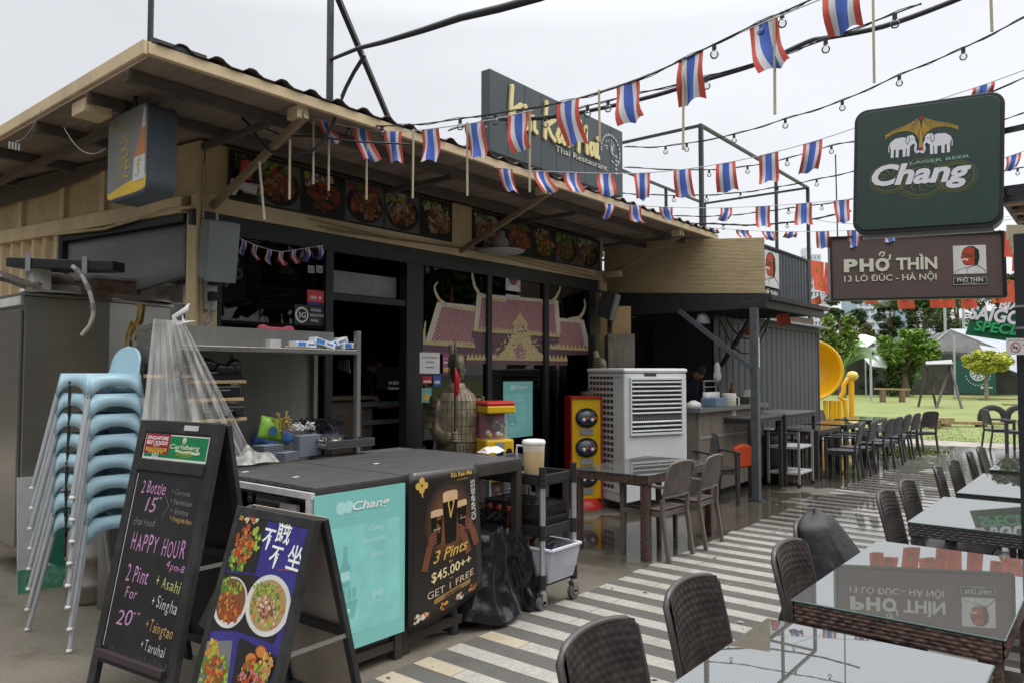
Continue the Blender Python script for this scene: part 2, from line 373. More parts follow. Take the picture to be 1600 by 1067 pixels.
# dark head frame under the beam
mb = MB().b2((FX-.10, FY0+.11, ZB-.16), (FX+.005, FY1-.135, ZB-.003)); mb.build('head_frame', BLACKF, bld, bevel=.004)
def yat(px, x=FX): return PX(px, 560, x).y
def zat(px, py, x=FX): return PX(px, py, x).z
Y_A, Y_B, Y_C = yat(511), yat(655), yat(928)
mulls = [(yat(338), yat(344), .08), (yat(507), yat(519), .08), (yat(634), yat(660), .1), (yat(761), yat(768), .06), (yat(850), yat(857), .06), (yat(921), yat(930), .06)]
for a, b, d in mulls: MB().b2((FX-d, a, .08), (FX+.012, b, ZB-.162)).build('mullion', BLACKF, bld, bevel=.003)
MB().b2((FX-.07, mulls[1][1], 2.32), (FX-.0, mulls[2][0], 2.38)).build('transom', BLACKF, bld)
def pane(a, b, z0, z1, x=FX-.03):
    return MB().b2((x-.004, a, z0), (x+.004, b, z1)).build('glass_pane', GLASSD, bld)
pane(mulls[0][1], mulls[1][0], .1, ZB-.162)
for i in range(2, 5): pane(mulls[i][1], mulls[i+1][0], .1, ZB-.162)
# grey roller box in the doorway
mb = MB().b2((FX-.45, mulls[1][1]+.02, 2.40), (FX-.12, mulls[2][0]-.02, 2.62)); mb.build('roller_box', mat('grey_box_paint', (.22, .235, .25), .5, dirt=.4), bld, bevel=.01)
# inside: counter, back shelves, monitor
mb = MB(); ya, yb = mulls[1][1]-.3, mulls[2][0]+.25
mb.b2((-6.5, ya, .08), (-6.45, yb, 1.36)).b2((-6.72, ya, 1.36), (-6.4, yb, 1.40)); mb.build('bar_counter', mat('counter_brown', (.17, .13, .10), .5, var=.2), bld, bevel=.005)
mb = MB(); y = PX(600, 640, -6.4).y
for a, z in ((0, 1.28), (.0, 1.08)): mb.b2((-6.44, y-.3, z), (-6.41, y+.35, z+.05))
mb.b2((-6.44, y-.35, .5), (-6.41, y-.29, 1.33)).b2((-6.44, y+.30, .5), (-6.41, y+.35, 1.28)); mb.build('grey_cabinet_front', mat('cab_grey', (.2, .21, .22), .4), bld)
mb = MB()
for z in (1.45, 1.8, 2.15): mb.b2((-9.4, ya-.8, z), (-9.1, yb+1.4, z+.03))
for k in range(26):
    y = ya-.7+k*.13; z = (1.48, 1.83)[k % 2]; mb.tube([(-9.25, y, z), (-9.25, y, z+.16), (-9.25, y, z+.2), (-9.25, y, z+.27)], [.03, .03, .012, .012], 6)
mb.build('bottle_shelf', mat('shelf_glass_dark', (.05, .045, .04), .2), bld)
# left flank wall: its beam runs on towards the left, out of square with the front
LD = Vector((-.99, -.142, 0)); LN = Vector((.142, -.99, 0)); P0 = Vector((FX-.0, FY0-.07, 0))
def LP(t, z, c=0.): return P0+LD*t+LN*c+Vector((0, 0, z))
def lbox(mb, t0, t1, z0, z1, c0, c1):
    pts = [LP(t0, z0, c0), LP(t1, z0, c0), LP(t1, z1, c0), LP(t0, z1, c0)]; return mb.slab(pts, LN*(c1-c0))
lbox(MB(), .16, 7.5, ZB, ZB+.13, -.10, .03).build('beam', CREAM2, bld, bevel=.006)
# upper flank: flat cream sheets with battens
ts = [.0, .62, 1.3, 1.95, 2.7, 3.5, 4.4, 5.4, 6.5, 7.5]
for a, b in zip(ts, ts[1:]):
    lbox(MB(), a+.004, b-.004, ZB+.135, ZT, -.06, -.03).build('panel', CREAM, bld)
for t in ts[1:-1]: lbox(MB(), t-.035, t+.035, ZB+.135, ZT-.003, -.028, .012).build('batten', CREAM2, bld)
# window opening of the flank with the half drawn grey blind
tw = (plane(97, 400, P0, LN)-P0).dot(LD)
lbox(MB(), .17, tw, ZB-.07, ZB-.004, -.10, .0).build('head_frame', BLACKF, bld, bevel=.004)
lbox(MB(), tw, tw+.07, .05, ZB-.004, -.10, .0).build('mullion', BLACKF, bld, bevel=.004)
def blz(t): return 2.60-.10*sin(max(0, min(1, (t-.2)/(tw-.4)))*pi)-.16*max(0, (t-1.2))/(tw-1.2)
GREYB = mat('grey_blind', (.17, .18, .19), .55, var=.06, dirt=.15, dirtcol=(.28, .28, .28))
zb = plane(250, 430, P0, LN).z
mb = MB(); mb.grid(lambda u, v: LP(.2+u*(tw-.2), (ZB-.075)*(v)+(1-v)*(zb-.06+.10*cos(u*5+.6)*.5), -.05), 24, 4, True); mb.build('grey_blind', GREYB, bld, solid=.004)
lbox(MB(), .17, tw, .08, ZB-.08, -.085, -.078).build('glass_pane', GLASSD, bld)
mb = MB(); lbox(mb, .17, tw+.5, .05, 2.9, -1.4, -1.36); mb.build('inner_wall', INNER, bld)
# corrugated container side beyond the window
mb = MB(); t = tw+.07; pts = []
while t < 7.4:
    for dt, c in ((0, -.05), (.03, .0), (.07, 0.0), (.10, -.05), (.17, -.05)): pts.append((t+dt, c))
    t += .2
for (a, c), (b, d) in zip(pts, pts[1:]):
    mb.quad(LP(a, 0, c), LP(b, 0, d), LP(b, ZB-.003, d), LP(a, ZB-.003, c))
mb.build('corrugated_wall', CREAM2, bld)
# gold flame emblem and faint word on the flank glass
mb = MB(); fr = Fr(plane(206, 560, LP(0, 0, -.07), LN), -LD, (0, 0, 1))
s = .0058*1.0
fl = [(-6, -4), (-2, -13), (8, -16), (18, -8), (16, 4), (11, 8), (14, 14), (18, 30), (19, 42), (12, 28), (4, 20), (0, 14), (6, 12), (8, 6), (3, 0)]
fr.stroke(mb, [(-.0, .30), (-.06, .2), (-.07, .08), (-.03, -.02), (.04, -.05), (.09, -.02)], .045, .012)
fr.stroke(mb, [(.0, .30), (.05, .26), (.09, .33), (.115, .45)], .05, .012); fr.stroke(mb, [(.0, .16), (.03, .22), (.07, .24)], .03, .012)
mb.build('gold_emblem', mat('gold_print', (.55, .36, .08), .4), bld)
text('GARDENS', fr, .42, .24, .055, mat('blue_print', (.10, .13, .2), .5), bld, c=.012, bold=.01)
MB().slab([LP(.5, ZT-.002, .01), LP(7.5, ZT-.002, .01), LP(7.5, 3.2, .01), LP(2.2, 3.33, .01)], LN*.05).build('valance', mat('roof_steel', (.10, .08, .068), .6, var=.25), bld)
# roof ---------------------------------------------------------------
EX = -4.4; EY0 = 2.0; EY1 = 10.0; ZE = 3.50
RB = -10.6
for k in range(int((EX+.03-RB)/.92)+1):      # long soffit boards
    x1 = EX-.03-k*.92; x0 = max(RB, x1-.915)
    for y0 in (EY0+.04, EY0+2.0, EY0+4.0, EY0+6.0):
        MB().b2((x0, y0, ZE+.03+R.uniform(0, .006)), (x1, min(y0+1.99, EY1-.04), ZE+.05)).build('soffit_board', WOODD, bld)
PURL = mat('roof_steel', (.085, .068, .058), .6)
for x in (-4.75, -5.35, -6.3, -7.3, -8.3, -9.3): MB().b2((x-.03, EY0+.035, ZE-.045), (x+.03, EY1-.035, ZE+.028)).build('purlin', PURL, bld)
for y in (3.0, 4.9, 6.9, 8.95): MB().b2((FX+.02, y-.02, ZE-.09), (EX-.3, y+.02, ZE-.047)).build('rafter', PURL, bld)
for y in (EY0+.35,): MB().b2((RB, y-.03, ZE-.09), (EX-.3, y+.03, ZE-.047)).build('rafter', PURL, bld)
MB().b2((EX-.03, EY0, ZE+.02), (EX+.012, EY1, ZE+.095)).build('eave_trim', CREAM2, bld, bevel=.006)
MB().b2((RB, EY0-.03, ZE+.01), (EX+.012, EY0-.003, ZE+.10)).build('eave_trim', CREAM2, bld, bevel=.006)
MB().b2((EX-.10, EY0+.02, ZE+.096), (EX+.016, EY0+.36, ZE+.125)).build('edge_cap', BLACKM, bld)
mb = MB(); y = EY0+.05; prof = []
while y < EY1:
    for dy, z in ((0, 0), (.08, .0), (.10, .014), (.125, .032), (.15, .036), (.175, .032), (.20, .014)): prof.append((y+dy, z))
    y += .235
for (a, c), (b, d) in zip(prof, prof[1:]): mb.quad((RB, a, ZE+.102+c), (EX+.03, a, ZE+.102+c), (EX+.03, b, ZE+.102+d), (RB, b, ZE+.102+d))
mb.build('corrugated_roof', mat('weathered_roof_sheet', (.10, .085, .075), .8, var=.3, dirt=.5), bld, solid=.004)
# struts from wall to eave
for y, z0 in ((FY0+.05, 2.98), (6.0, 2.98), (FY1+.0, 2.98)):
    MB().bar((FX+.02, y, z0+.0), (EX-.02, y+.02, ZE-.04), .04, .05).build('strut', mat('strut_brown', (.27, .20, .125), .6, dirt=.5), bld)
    MB().b2((EX-.16, y-.04, ZE-.06), (EX-.035, y+.05, ZE+.025)).build('strut_end', CREAM2, bld)
MB().b2((-5.55, EY0+.02, ZE-.10), (-5.34, EY0+.20, ZE-.01)).build('joist_box', CREAM2, bld, bevel=.004)
# centre pier between the two picture rows
MB().b2((FX-.0, 5.95-.09, ZB+.125), (FX+.035, 5.95+.22, ZT-.003)).build('pier', CREAM, bld)
for px, py, e in ((943, 430, .12),): MB().b2((FX+.05, FY1-.05, 2.98), (FX+.30, FY1+.03, 3.05)).build('bracket', CREAM, bld)
# ================================================================== PRINTS, SIGNS AND FIXTURES ON THE RESTAURANT
PAL = [mat('print_chili', (.42, .06, .02), .5), mat('print_orange', (.55, .20, .04), .5), mat('print_brown', (.20, .075, .03), .5), mat('print_leaf', (.10, .22, .03), .5),
       mat('print_lime', (.33, .42, .06), .5), mat('print_cream', (.62, .52, .36), .5), mat('print_purple', (.20, .05, .18), .5), mat('print_dark', (.02, .018, .018), .5),
       mat('print_white', (.62, .62, .60), .5), mat('print_tan', (.42, .27, .13), .5), mat('print_blue', (.02, .035, .16), .5), mat('print_yellow', (.62, .42, .05), .5), mat('print_grey', (.18, .18, .19), .5), mat('print_pink', (.55, .2, .18), .5)]
CHI, ORA, BRO, LEA, LIM, CRE, PUR, DAR, WHI, TAN, BLU, YEL, GRY, PIN = range(14)
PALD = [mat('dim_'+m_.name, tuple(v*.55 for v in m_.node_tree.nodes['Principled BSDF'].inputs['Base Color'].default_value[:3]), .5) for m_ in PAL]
def blob(mb, fr, a, b, r, mi, c, rg):
    n = 7; t0 = rg.random()*6; q = rg.uniform(.5, 1)
    ca, sa = cos(t0), sin(t0)
    pts = []
    for i in range(n):
        t = 2*pi*i/n; rr = r*rg.uniform(.7, 1.1); x = rr*cos(t); y = rr*q*sin(t); pts.append((a+x*ca-y*sa, b+x*sa+y*ca))
    mb.use(mi); fr.poly(mb, pts, c)
def heap(mb, fr, a, b, rx, ry, cols, n, size, c, rg, clip=None):
    dc = .0009/n
    for i in range(n):
        t = rg.random()*2*pi; q = sqrt(rg.random()); x = a+rx*q*cos(t); y = b+ry*q*sin(t)
        s = size*rg.uniform(.5, 1.2)
        if clip:
            x = max(clip[0]+s, min(clip[2]-s, x)); y = max(clip[1]+s, min(clip[3]-s, y))
        blob(mb, fr, x, y, s, rg.choice(cols), c+i*dc, rg)
def photo(mb, fr, a0, b0, a1, b1, c, rg, bg=DAR, plate=DAR, cols=(ORA, BRO, CHI), garnish=(LEA, LIM, PUR), n=70):
    w_ = a1-a0; h_ = b1-b0; mb.use(bg); fr.rect(mb, a0, b0, a1, b1, c)
    cx = (a0+a1)/2+rg.uniform(-.08, .08)*w_; cy = b0+h_*.45; rx = w_*.5; ry = h_*.46
    mb.use(plate); fr.disc(mb, (a0+a1)/2, cy+.02*h_, w_*.49, c+.0004, 22, ry)
    cl = (a0, b0, a1, b1)
    heap(mb, fr, cx-rx*.2, cy+ry*.85, rx*.9, ry*.5, garnish, n//2, w_*.085, c+.0006, rg, cl)
    heap(mb, fr, cx, cy, rx*.76, ry*.7, cols+(BRO, CHI), n+40, w_*.07, c+.0018, rg, cl)
    heap(mb, fr, cx+rx*.1, cy+ry*.3, rx*.4, ry*.4, garnish+(CRE,), n//6, w_*.03, c+.003, rg, cl)
rg = random.Random(11)
FRF = Fr((FX, 0, 0), (0, 1, 0), (0, 0, 1))      # flat of the front, a = along the wall, b = height
spec = [(ORA, CHI, BRO), (BRO, ORA, TAN), (BRO, CHI, DAR), (ORA, TAN, BRO), (TAN, BRO, CRE), (ORA, CRE, TAN), (CHI, ORA, BRO), (YEL, CHI, LEA), (TAN, BRO, LEA), (BRO, TAN, DAR)]
gar = [(LEA, CHI, LIM), (LIM, CHI, LEA), (LIM, CRE, PUR), (LEA, CHI, PUR), (PUR, LIM, CRE), (LEA, CRE), (CHI, LEA), (PUR, YEL, LIM), (LEA, LIM), (LEA, CRE)]
def menu_row(edges, z0, z1, start, label):
    ys = [yat(p, FX+.03) for p in edges]
    t = thing('menu_board', label, 'menu board', (FX, ys[0], z0), 'dish picture boards under the eave')
    MB().b2((FX-.0, ys[0]-.03, z0-.02), (FX+.028, ys[-1]+.03, z1+.02)).build('board', BLACKF, t)
    for i, (a, b) in enumerate(zip(ys, ys[1:])):
        mb = MB(); bg = (DAR, GRY, DAR, GRY, GRY, DAR, DAR, DAR, GRY, GRY, GRY)[start+i]
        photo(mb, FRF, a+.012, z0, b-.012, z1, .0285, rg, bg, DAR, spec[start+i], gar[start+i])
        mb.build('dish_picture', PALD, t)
menu_row([360, 398, 468, 536, 599, 655, 706], ZB+.15, 3.46, 0, 'longer picture board of six dishes under the eave above the doorway')
menu_row([739, 785, 831, 869, 903, 937], ZB+.15, 3.46, 5, 'shorter picture board of dishes under the eave above the temple print')
# temple print on the glass -------------------------------------------------
GX = FX-.024
TF = Fr((GX, 0, 0), (0, 1, 0), (0, 0, 1))
def tp(px, py): v = PX(px, py, GX); return (v.y, v.z)
ROSE = bpy.data.materials.new('temple_tile_print'); ROSE.use_nodes = True; t_ = ROSE.node_tree; b_ = t_.nodes['Principled BSDF']; b_.inputs['Roughness'].default_value = .35
g_ = t_.nodes.new('ShaderNodeNewGeometry'); mp_ = t_.nodes.new('ShaderNodeMapping'); mp_.inputs['Rotation'].default_value = (0, 0, 0)
br_ = t_.nodes.new('ShaderNodeTexBrick'); br_.inputs['Scale'].default_value = 13; br_.inputs['Color1'].default_value = (.52, .28, .285, 1); br_.inputs['Color2'].default_value = (.43, .21, .225, 1); br_.inputs['Mortar'].default_value = (.24, .10, .12, 1)
br_.inputs['Mortar Size'].default_value = .09; br_.inputs['Brick Width'].default_value = .5; br_.inputs['Row Height'].default_value = .5
sx_ = t_.nodes.new('ShaderNodeSeparateXYZ'); cx_ = t_.nodes.new('ShaderNodeCombineXYZ'); t_.links.new(g_.outputs['Position'], sx_.inputs[0]); t_.links.new(sx_.outputs[1], cx_.inputs[0]); t_.links.new(sx_.outputs[2], cx_.inputs[1])
mp_.inputs['Rotation'].default_value = (0, 0, radians(38)); t_.links.new(cx_.outputs[0], mp_.inputs[0]); t_.links.new(mp_.outputs[0], br_.inputs[0]); t_.links.new(br_.outputs[0], b_.inputs['Base Color'])
GOLD = mat('gold_print_leaf', (.52, .41, .20), .4, var=.5, scale=60); PLUM = mat('plum_print', (.11, .06, .085), .4, var=.2, scale=20); PALEP = mat('pale_border_print', (.55, .50, .42), .4); ROSEBAND = mat('dark_rose_band', (.20, .08, .10), .4)  # last one is the dark rose ink of the cornice bands
tm = thing('temple_print', 'printed cutout of a rose tiled Thai temple roof stuck across the window panes', 'window sticker', (FX, 6.6, 1.6))
TM = [ROSE, GOLD, PLUM, PALEP, ROSEBAND]
def tpoly(mi, pts, c, name='roof_print'):
    mb = MB().use(mi); TF.poly(mb, [tp(*p) for p in pts], c); return mb
def tmulti(items, name):
    mb = MB()
    for mi, pts, c in items: mb.use(mi); TF.poly(mb, [tp(*p) for p in pts], c)
    mb.build(name, TM, tm)
tmulti([(3, [(683, 472), (742, 478), (742, 537), (664, 537)], .001), (0, [(690, 480), (742, 485), (742, 536), (674, 533)], .002),
        (3, [(870, 497), (912, 500), (922, 541), (870, 541)], .001), (0, [(872, 502), (907, 505), (914, 541), (872, 541)], .002),
        (3, [(745, 459), (872, 470), (876, 522), (740, 516)], .003), (0, [(752, 465), (866, 474), (869, 521), (747, 515)], .004)], 'roof_print')
tmulti([(2, [(657, 537), (745, 540), (745, 556), (657, 549)], .002), (4, [(657, 547), (745, 554), (745, 558), (657, 551)], .003),
        (2, [(737, 516), (873, 524), (873, 537), (737, 529)], .005), (4, [(737, 523), (873, 531), (873, 533), (737, 525)], .006), (2, [(740, 529), (870, 537), (870, 560), (740, 558)], .0035),
        (2, [(858, 540), (921, 543), (921, 554), (858, 555)], .002), (2, [(728, 560), (886, 560), (886, 571), (728, 568)], .005), (4, [(728, 565), (886, 567), (886, 569), (728, 567)], .006)], 'cornice_print')
def teeth(x0, y0, x1, y1, n, h, c):
    mb = MB().use(1)
    for i in range(n):
        f0 = i/n; f1 = (i+1)/n; fm = (f0+f1)/2
        P_ = lambda f, d: (x0+(x1-x0)*f, y0+(y1-y0)*f-d)
        TF.poly(mb, [tp(*P_(f0, 0)), tp(*P_(f1, 0)), tp(*P_(fm, h))], c)
    TF.poly(mb, [tp(x0, y0), tp(x0, y0+3), tp(x1, y1+3), tp(x1, y1)], c)
    mb.build('gilded_edge', TM, tm)
teeth(659, 535, 742, 540, 14, 6, .004); teeth(738, 515, 874, 524, 24, 6, .007); teeth(858, 542, 921, 545, 10, 6, .004); teeth(728, 559, 886, 561, 26, 8, .007)
# curling finials and gable
def horn(pts, w0, w1, mi, c):
    mb = MB().use(mi); n = len(pts)
    for i in range(n-1):
        (x, y), (x2, y2) = pts[i], pts[i+1]; wa = w0+(w1-w0)*i/(n-1); wb = w0+(w1-w0)*(i+1)/(n-1)
        d = Vector((x2-x, y2-y)).normalized(); k = Vector((-d.y, d.x))
        TF.poly(mb, [tp(x-k.x*wa, y-k.y*wa), tp(x2-k.x*wb, y2-k.y*wb), tp(x2+k.x*wb, y2+k.y*wb), tp(x+k.x*wa, y+k.y*wa)][::-1], c)
    mb.build('finial_print', TM, tm)
for pts in ([(742, 484), (715, 481), (695, 476), (685, 468), (679, 456), (678, 448), (683, 441)], [(790, 470), (765, 466), (748, 460), (741, 448), (738, 436), (737, 428), (741, 420)],
            [(845, 474), (862, 472), (868, 465), (873, 455), (875, 446)], [(888, 500), (905, 497), (911, 488), (914, 478), (912, 468)]):
    horn(pts, 3.2, 1.0, 3, .0085); horn(pts, 1.5, .5, 1, .009)
horn([(662, 536), (662, 520), (664, 502)], 2.6, .8, 1, .009); horn([(920, 541), (921, 530), (921, 518)], 2, .6, 1, .009)
tmulti([(1, [(772, 560), (788, 545), (797, 528), (801, 510), (799, 504), (806, 498), (811, 488), (817, 498), (824, 506), (822, 512), (828, 530), (838, 547), (856, 561)], .0105), (0, [(803, 560), (805, 543), (811, 535), (817, 543), (819, 560)], .0118),
        (3, [(808, 516), (811, 508), (814, 516), (811, 522)], .0118)], 'gable_print')
mb = MB()
for i in range(170):
    f = rg.random(); x = 811+(rg.random()-.5)*110*(f**1.2); y = 500+60*f
    mb.use(rg.choice((1, 1, 3, 1, 4))); q = [tp(x+rg.uniform(-1.6, 1.6)+dx, y+dy) for dx, dy in ((-1.3, 1.2), (1.3, 1.2), (0, -2.2))]; TF.poly(mb, q, .0125+i*.00001)
mb.build('gilded_flames', TM, tm, kind='stuff')
# small stickers on the glass and door edge
def sticker(px0, py0, px1, py1, label, prints, name='sticker', cat='sticker', x=GX, base=(.7, .7, .68), c=.012, grp=None):
    a0, b1 = (PX(px0, py0, x).y, PX(px0, py0, x).z); a1, b0 = PX(px1, py1, x).y, PX(px1, py1, x).z
    fr = Fr((x, a0, b0), (0, 1, 0), (0, 0, 1)); W_, H_ = a1-a0, b1-b0
    t = thing(name, label, cat, fr.p(0, 0), grp); mb = MB(); fr.rect(mb, 0, 0, W_, H_, c, -.0015); mb.build('sheet', mat(name+'_%d' % px0, base, .5), t)
    for k, p in enumerate(prints):
        if p[0] == 'r': mb = MB(); fr.rect(mb, p[1]*W_, p[2]*H_, p[3]*W_, p[4]*H_, c+.0008+.0003*k); mb.build('print', PAL[p[5]], t)
        elif p[0] == 'd': mb = MB(); fr.disc(mb, p[1]*W_, p[2]*H_, p[3]*W_, c+.0008+.0003*k, 18, p[4]*H_); mb.build('print', PAL[p[5]], t)
        elif p[0] == 'p': mb = MB(); fr.poly(mb, [(a*W_, b*H_) for a, b in p[1]], c+.0008+.0003*k); mb.build('print', PAL[p[2]], t)
        else: text(p[1], fr, p[2]*W_, p[3]*H_, p[4]*H_, PAL[p[5]], t, c=c+.001+.0003*k, w=p[6]*W_ if len(p) > 6 and p[6] else None, bold=.012)
    return t, fr
DX = FX+.014
sticker(656, 550, 687, 583, 'white printed notice taped on black door frame left of the near statue', [('t', 'NOTICE OF SERVICE', .5, .72, .09, DAR, .8), ('t', 'CHARGE', .5, .5, .09, DAR, .4), ('t', 'PAYMENT', .5, .25, .09, DAR, .42)], 'notice', 'notice', x=DX, c=.0)
sticker(692, 552, 704, 583, 'narrow purple promotional sticker behind the head of the near statue', [('r', .1, .1, .9, .3, YEL), ('r', .1, .5, .9, .6, WHI), ('r', .1, .7, .9, .8, PIN)], x=DX+.0, base=(.28, .09, .22), c=.0)
sticker(660, 587, 675, 599, 'small red delivery sticker below the white notice', [('r', .1, .15, .9, .45, WHI)], base=(.45, .02, .03), x=DX, c=.0)
sticker(677, 586, 689, 602, 'small blue delivery sticker below the white notice', [('r', .15, .2, .85, .5, WHI)], base=(.03, .12, .42), x=DX, c=.0)
sticker(659, 606, 674, 628, 'oval pale green sticker low on the door frame beside the statue', [('d', .5, .4, .3, .25, YEL)], base=(.18, .42, .40), x=DX, c=.0)
sticker(479, 453, 505, 479, 'red white and blue delivery sticker in corner of the left window', [('r', 0, 0, 1, .22, BLU), ('t', 'BEST', .5, .78, .16, CHI, .8), ('t', '88 8', .5, .42, .2, WHI, .7)], base=(.55, .05, .06))
sticker(459, 476, 505, 510, 'black sticker with round emblem reading Social Innovation Park', [('d', .24, .5, .22, .4, WHI), ('d', .25, .5, .17, .31, DAR), ('t', '3G', .25, .36, .28, WHI), ('t', 'SOCIAL', .72, .72, .14, WHI, .35), ('t', 'INNOVATION', .74, .45, .14, WHI, .46), ('t', 'PARK', .68, .18, .14, WHI, .26)], base=(.025, .025, .028))
sticker(789, 424, 812, 457, 'white portrait sticker of a man in a pale collar high on the middle pane', [('p', [(.2, .0), (.8, .0), (.95, .12), (.65, .3), (.35, .3), (.05, .12)], WHI), ('d', .5, .6, .3, .28, BRO), ('d', .52, .72, .3, .2, DAR), ('d', .5, .52, .22, .22, BRO)], base=(.42, .45, .47))
sticker(789, 460, 812, 468, 'small dark sticker reading PHO THIN below the portrait', [('t', 'PHỞ THÌN', .5, .3, .5, WHI, .8)], base=(.03, .03, .035))
for k, px in enumerate((480, 493)): sticker(px, 415, px+10, 428, ('left', 'right')[k]+' of two small grey stickers high in the left window', [('r', .2, .2, .8, .5, GRY)], base=(.28, .28, .3))
TEAL = mat('teal_poster', (.22, .56, .53), .35, var=.04, scale=3)
TEALW = mat('teal_poster_print', (.42, .74, .72), .4); TEALD = mat('teal_poster_faint', (.17, .48, .46), .4); WHITEP = mat('white_print', (.80, .82, .80), .45)
def beer_poster(fr, W_, H_, t, c=.0, big=True):
    mb = MB(); fr.rect(mb, 0, 0, W_, H_, c, -.003); mb.build('poster_sheet', TEAL, t)
    mb = MB(); fr.rrect(mb, .06*W_, .1*H_, .94*W_, .78*H_, .01, c+.0006); mb.build('print_panel', mat('teal_panel', (.25, .62, .60), .35), t)
    mb = MB(); fr.disc(mb, .27*W_, .90*H_, .055*W_, c+.0008, 14); fr.disc(mb, .35*W_, .90*H_, .055*W_, c+.0009, 14); mb.build('emblem', TEALW, t)
    text('Chang', fr, .6*W_, .875*H_, .055*H_, WHITEP, t, c=c+.0035, w=.42*W_, bold=.02, shear=.25)
    text('THE BEER BETTER TOGETHER', fr, .5*W_, .832*H_, .01*H_, TEALW, t, c=c+.001, w=.62*W_)
    text('Chang', fr, .66*W_, .725*H_, .034*H_, TEALW, t, c=c+.0012, bold=.03, shear=.15)
    text('Promotion', fr, .64*W_, .65*H_, .034*H_, TEALW, t, c=c+.0012, bold=.03, shear=.15)
    text('$8/Pint', fr, .68*W_, .55*H_, .032*H_, TEALW, t, c=c+.0012, bold=.02)
    text('$40', fr, .68*W_, .29*H_, .045*H_, TEALW, t, c=c+.0012, bold=.02)
    text('5 Bottles', fr, .68*W_, .255*H_, .015*H_, TEALW, t, c=c+.0012)
    mb = MB()      # bottle and bucket
    fr.poly(mb, [(.27*W_, .40*H_), (.37*W_, .40*H_), (.375*W_, .52*H_), (.34*W_, .57*H_), (.34*W_, .66*H_), (.30*W_, .66*H_), (.30*W_, .57*H_), (.265*W_, .52*H_)], c+.0013)
    fr.poly(mb, [(.2*W_, .2*H_), (.42*W_, .2*H_), (.46*W_, .31*H_), (.16*W_, .31*H_)], c+.0013)
    for i in range(5): fr.rect(mb, (.18+.055*i)*W_, .32*H_, (.215+.055*i)*W_, .39*H_, c+.0013)
    mb.build('bottle_print', TEALD, t)
    mb = MB(); fr.rrect(mb, .275*W_, .44*H_, .37*W_, .50*H_, .004, c+.0016); fr.disc(mb, .31*W_, .25*H_, .07*W_, c+.0016, 14, .02*H_); mb.build('label_print', TEALW, t)
a = PX(785, 685, GX); b = PX(831, 595, GX); fr = Fr((GX+.012, a.y, a.z), (0, 1, 0), (0, 0, 1))
t = thing('beer_poster', 'pale teal beer promotion poster stuck inside the window behind the near statue', 'poster', fr.p(0, 0)); beer_poster(fr, b.y-a.y, b.z-a.z, t)
# big sign on the roof -------------------------------------------------------
SX = -4.6
y0, y1 = PX(765, 200, SX).y, PX(973, 250, SX).y; z1 = PX(765, 107, SX).z; z0 = PX(765, 236, SX).z
SIGNG = mat('sign_slate', (.055, .07, .078), .4, var=.12, scale=3, dirt=.2, dirtcol=(.10, .11, .12))
YELL = mat('cream_letter', (.78, .66, .32), .4, var=.04)
t = thing('roof_sign', 'large slate grey restaurant sign with cream script letters standing on the roof', 'sign', (SX, y0, z0))
MB().b2((SX-.11, y0, z0), (SX, y1, z1)).build('sign_box', SIGNG, t, bevel=.006)
mb = MB()
for k in range(1, 9): mb.b2((SX, y0+(y1-y0)*k/9-.002, z0+.01), (SX+.002, y0+(y1-y0)*k/9+.002, z1-.01))
mb.build('panel_seam', mat('seam_dark', (.035, .045, .05), .5), t)
for y in (y0+.3, y1-.3): MB().b2((SX-.08, y-.03, ZE+.1), (SX-.03, y+.03, z0)).build('sign_leg', BLACKM, t)
fr = Fr((SX, 0, 0), (0, 1, 0), (0, 0, 1)); W_ = y1-y0; H_ = z1-z0
def brush(strokes, a, b, s, w, m, c=.003, name='script_letter'):
    mb = MB()
    for st in strokes:
        for pl in st:
            pts = [(a+x*s*1.34, b+y*s) for x, y in pl]
            for i, ((xa, ya), (xb, yb)) in enumerate(zip(pts, pts[1:])):
                d = Vector((xb-xa, yb-ya)).normalized()*w/2; e = .0005*i; fr.poly(mb, [(xa-d.y, ya+d.x), (xa+d.y, ya-d.x), (xb+d.y, yb-d.x), (xb-d.y, yb+d.x)], c, .02+e)
            for i, (x, y) in enumerate(pts): fr.disc(mb, x, y, w/2, c, 12, th=.0212+.0005*i)
    mb.build(name, m, t)
Kl = [[(0, -.05), (.02, .5), (.06, 1.05)], [(.36, .62), (.1, .38), (.02, .3)], [(.08, .36), (.22, .1), (.36, -.02)]]
Il = [[(0, .42), (-.02, .05), (.05, 0)], [(.02, .62), (.025, .64)]]
Nl = [[(0, .4), (0, .0)], [(0, .3), (.12, .42), (.16, .3), (.16, .05), (.24, .0)]]
Al = [[(.2, .38), (.06, .36), (0, .15), (.06, .0), (.18, .1), (.2, .38)], [(.2, .38), (.2, .05), (.28, 0)]]
Ol = [[(.1, .4), (0, .2), (.08, 0), (.2, .1), (.2, .3), (.1, .4), (.3, .4)]]
Ml = [[(0, -.05), (.03, .5), (.06, .95)], [(.06, .9), (.16, .4), (.19, .35)], [(.19, .35), (.32, .85)], [(.32, .85), (.33, .3), (.36, 0)]]
s = .43*H_; bx = y0+.12*W_; by = z0+.44*H_; ww = .062*H_
word = [(Kl, 0), (Il, .48), (Nl, .66), (Kl, 1.22), (Al, 1.68), (Ol, 2.05), (Ml, 2.55), (Al, 3.02), (Il, 3.36)]
stt = .0
for g_, x_ in word: brush([g_], bx+x_*s*1.36, by-.0, s, ww, YELL)
text('Thai Restaurant', fr, y0+.64*W_, z0+.30*H_, .085*H_, mat('pale_letter', (.6, .58, .5), .4), t, c=.003, w=.42*W_, ext=.008)
mb = MB(); cx, cy = y0+.885*W_, z0+.62*H_
arc = [(cx+.105*W_*cos(a_)*.8, cy+.24*H_*sin(a_)) for a_ in [pi*1.05-i*.28 for i in range(15)]]; fr.stroke(mb, arc, .022*H_+.01, .006)
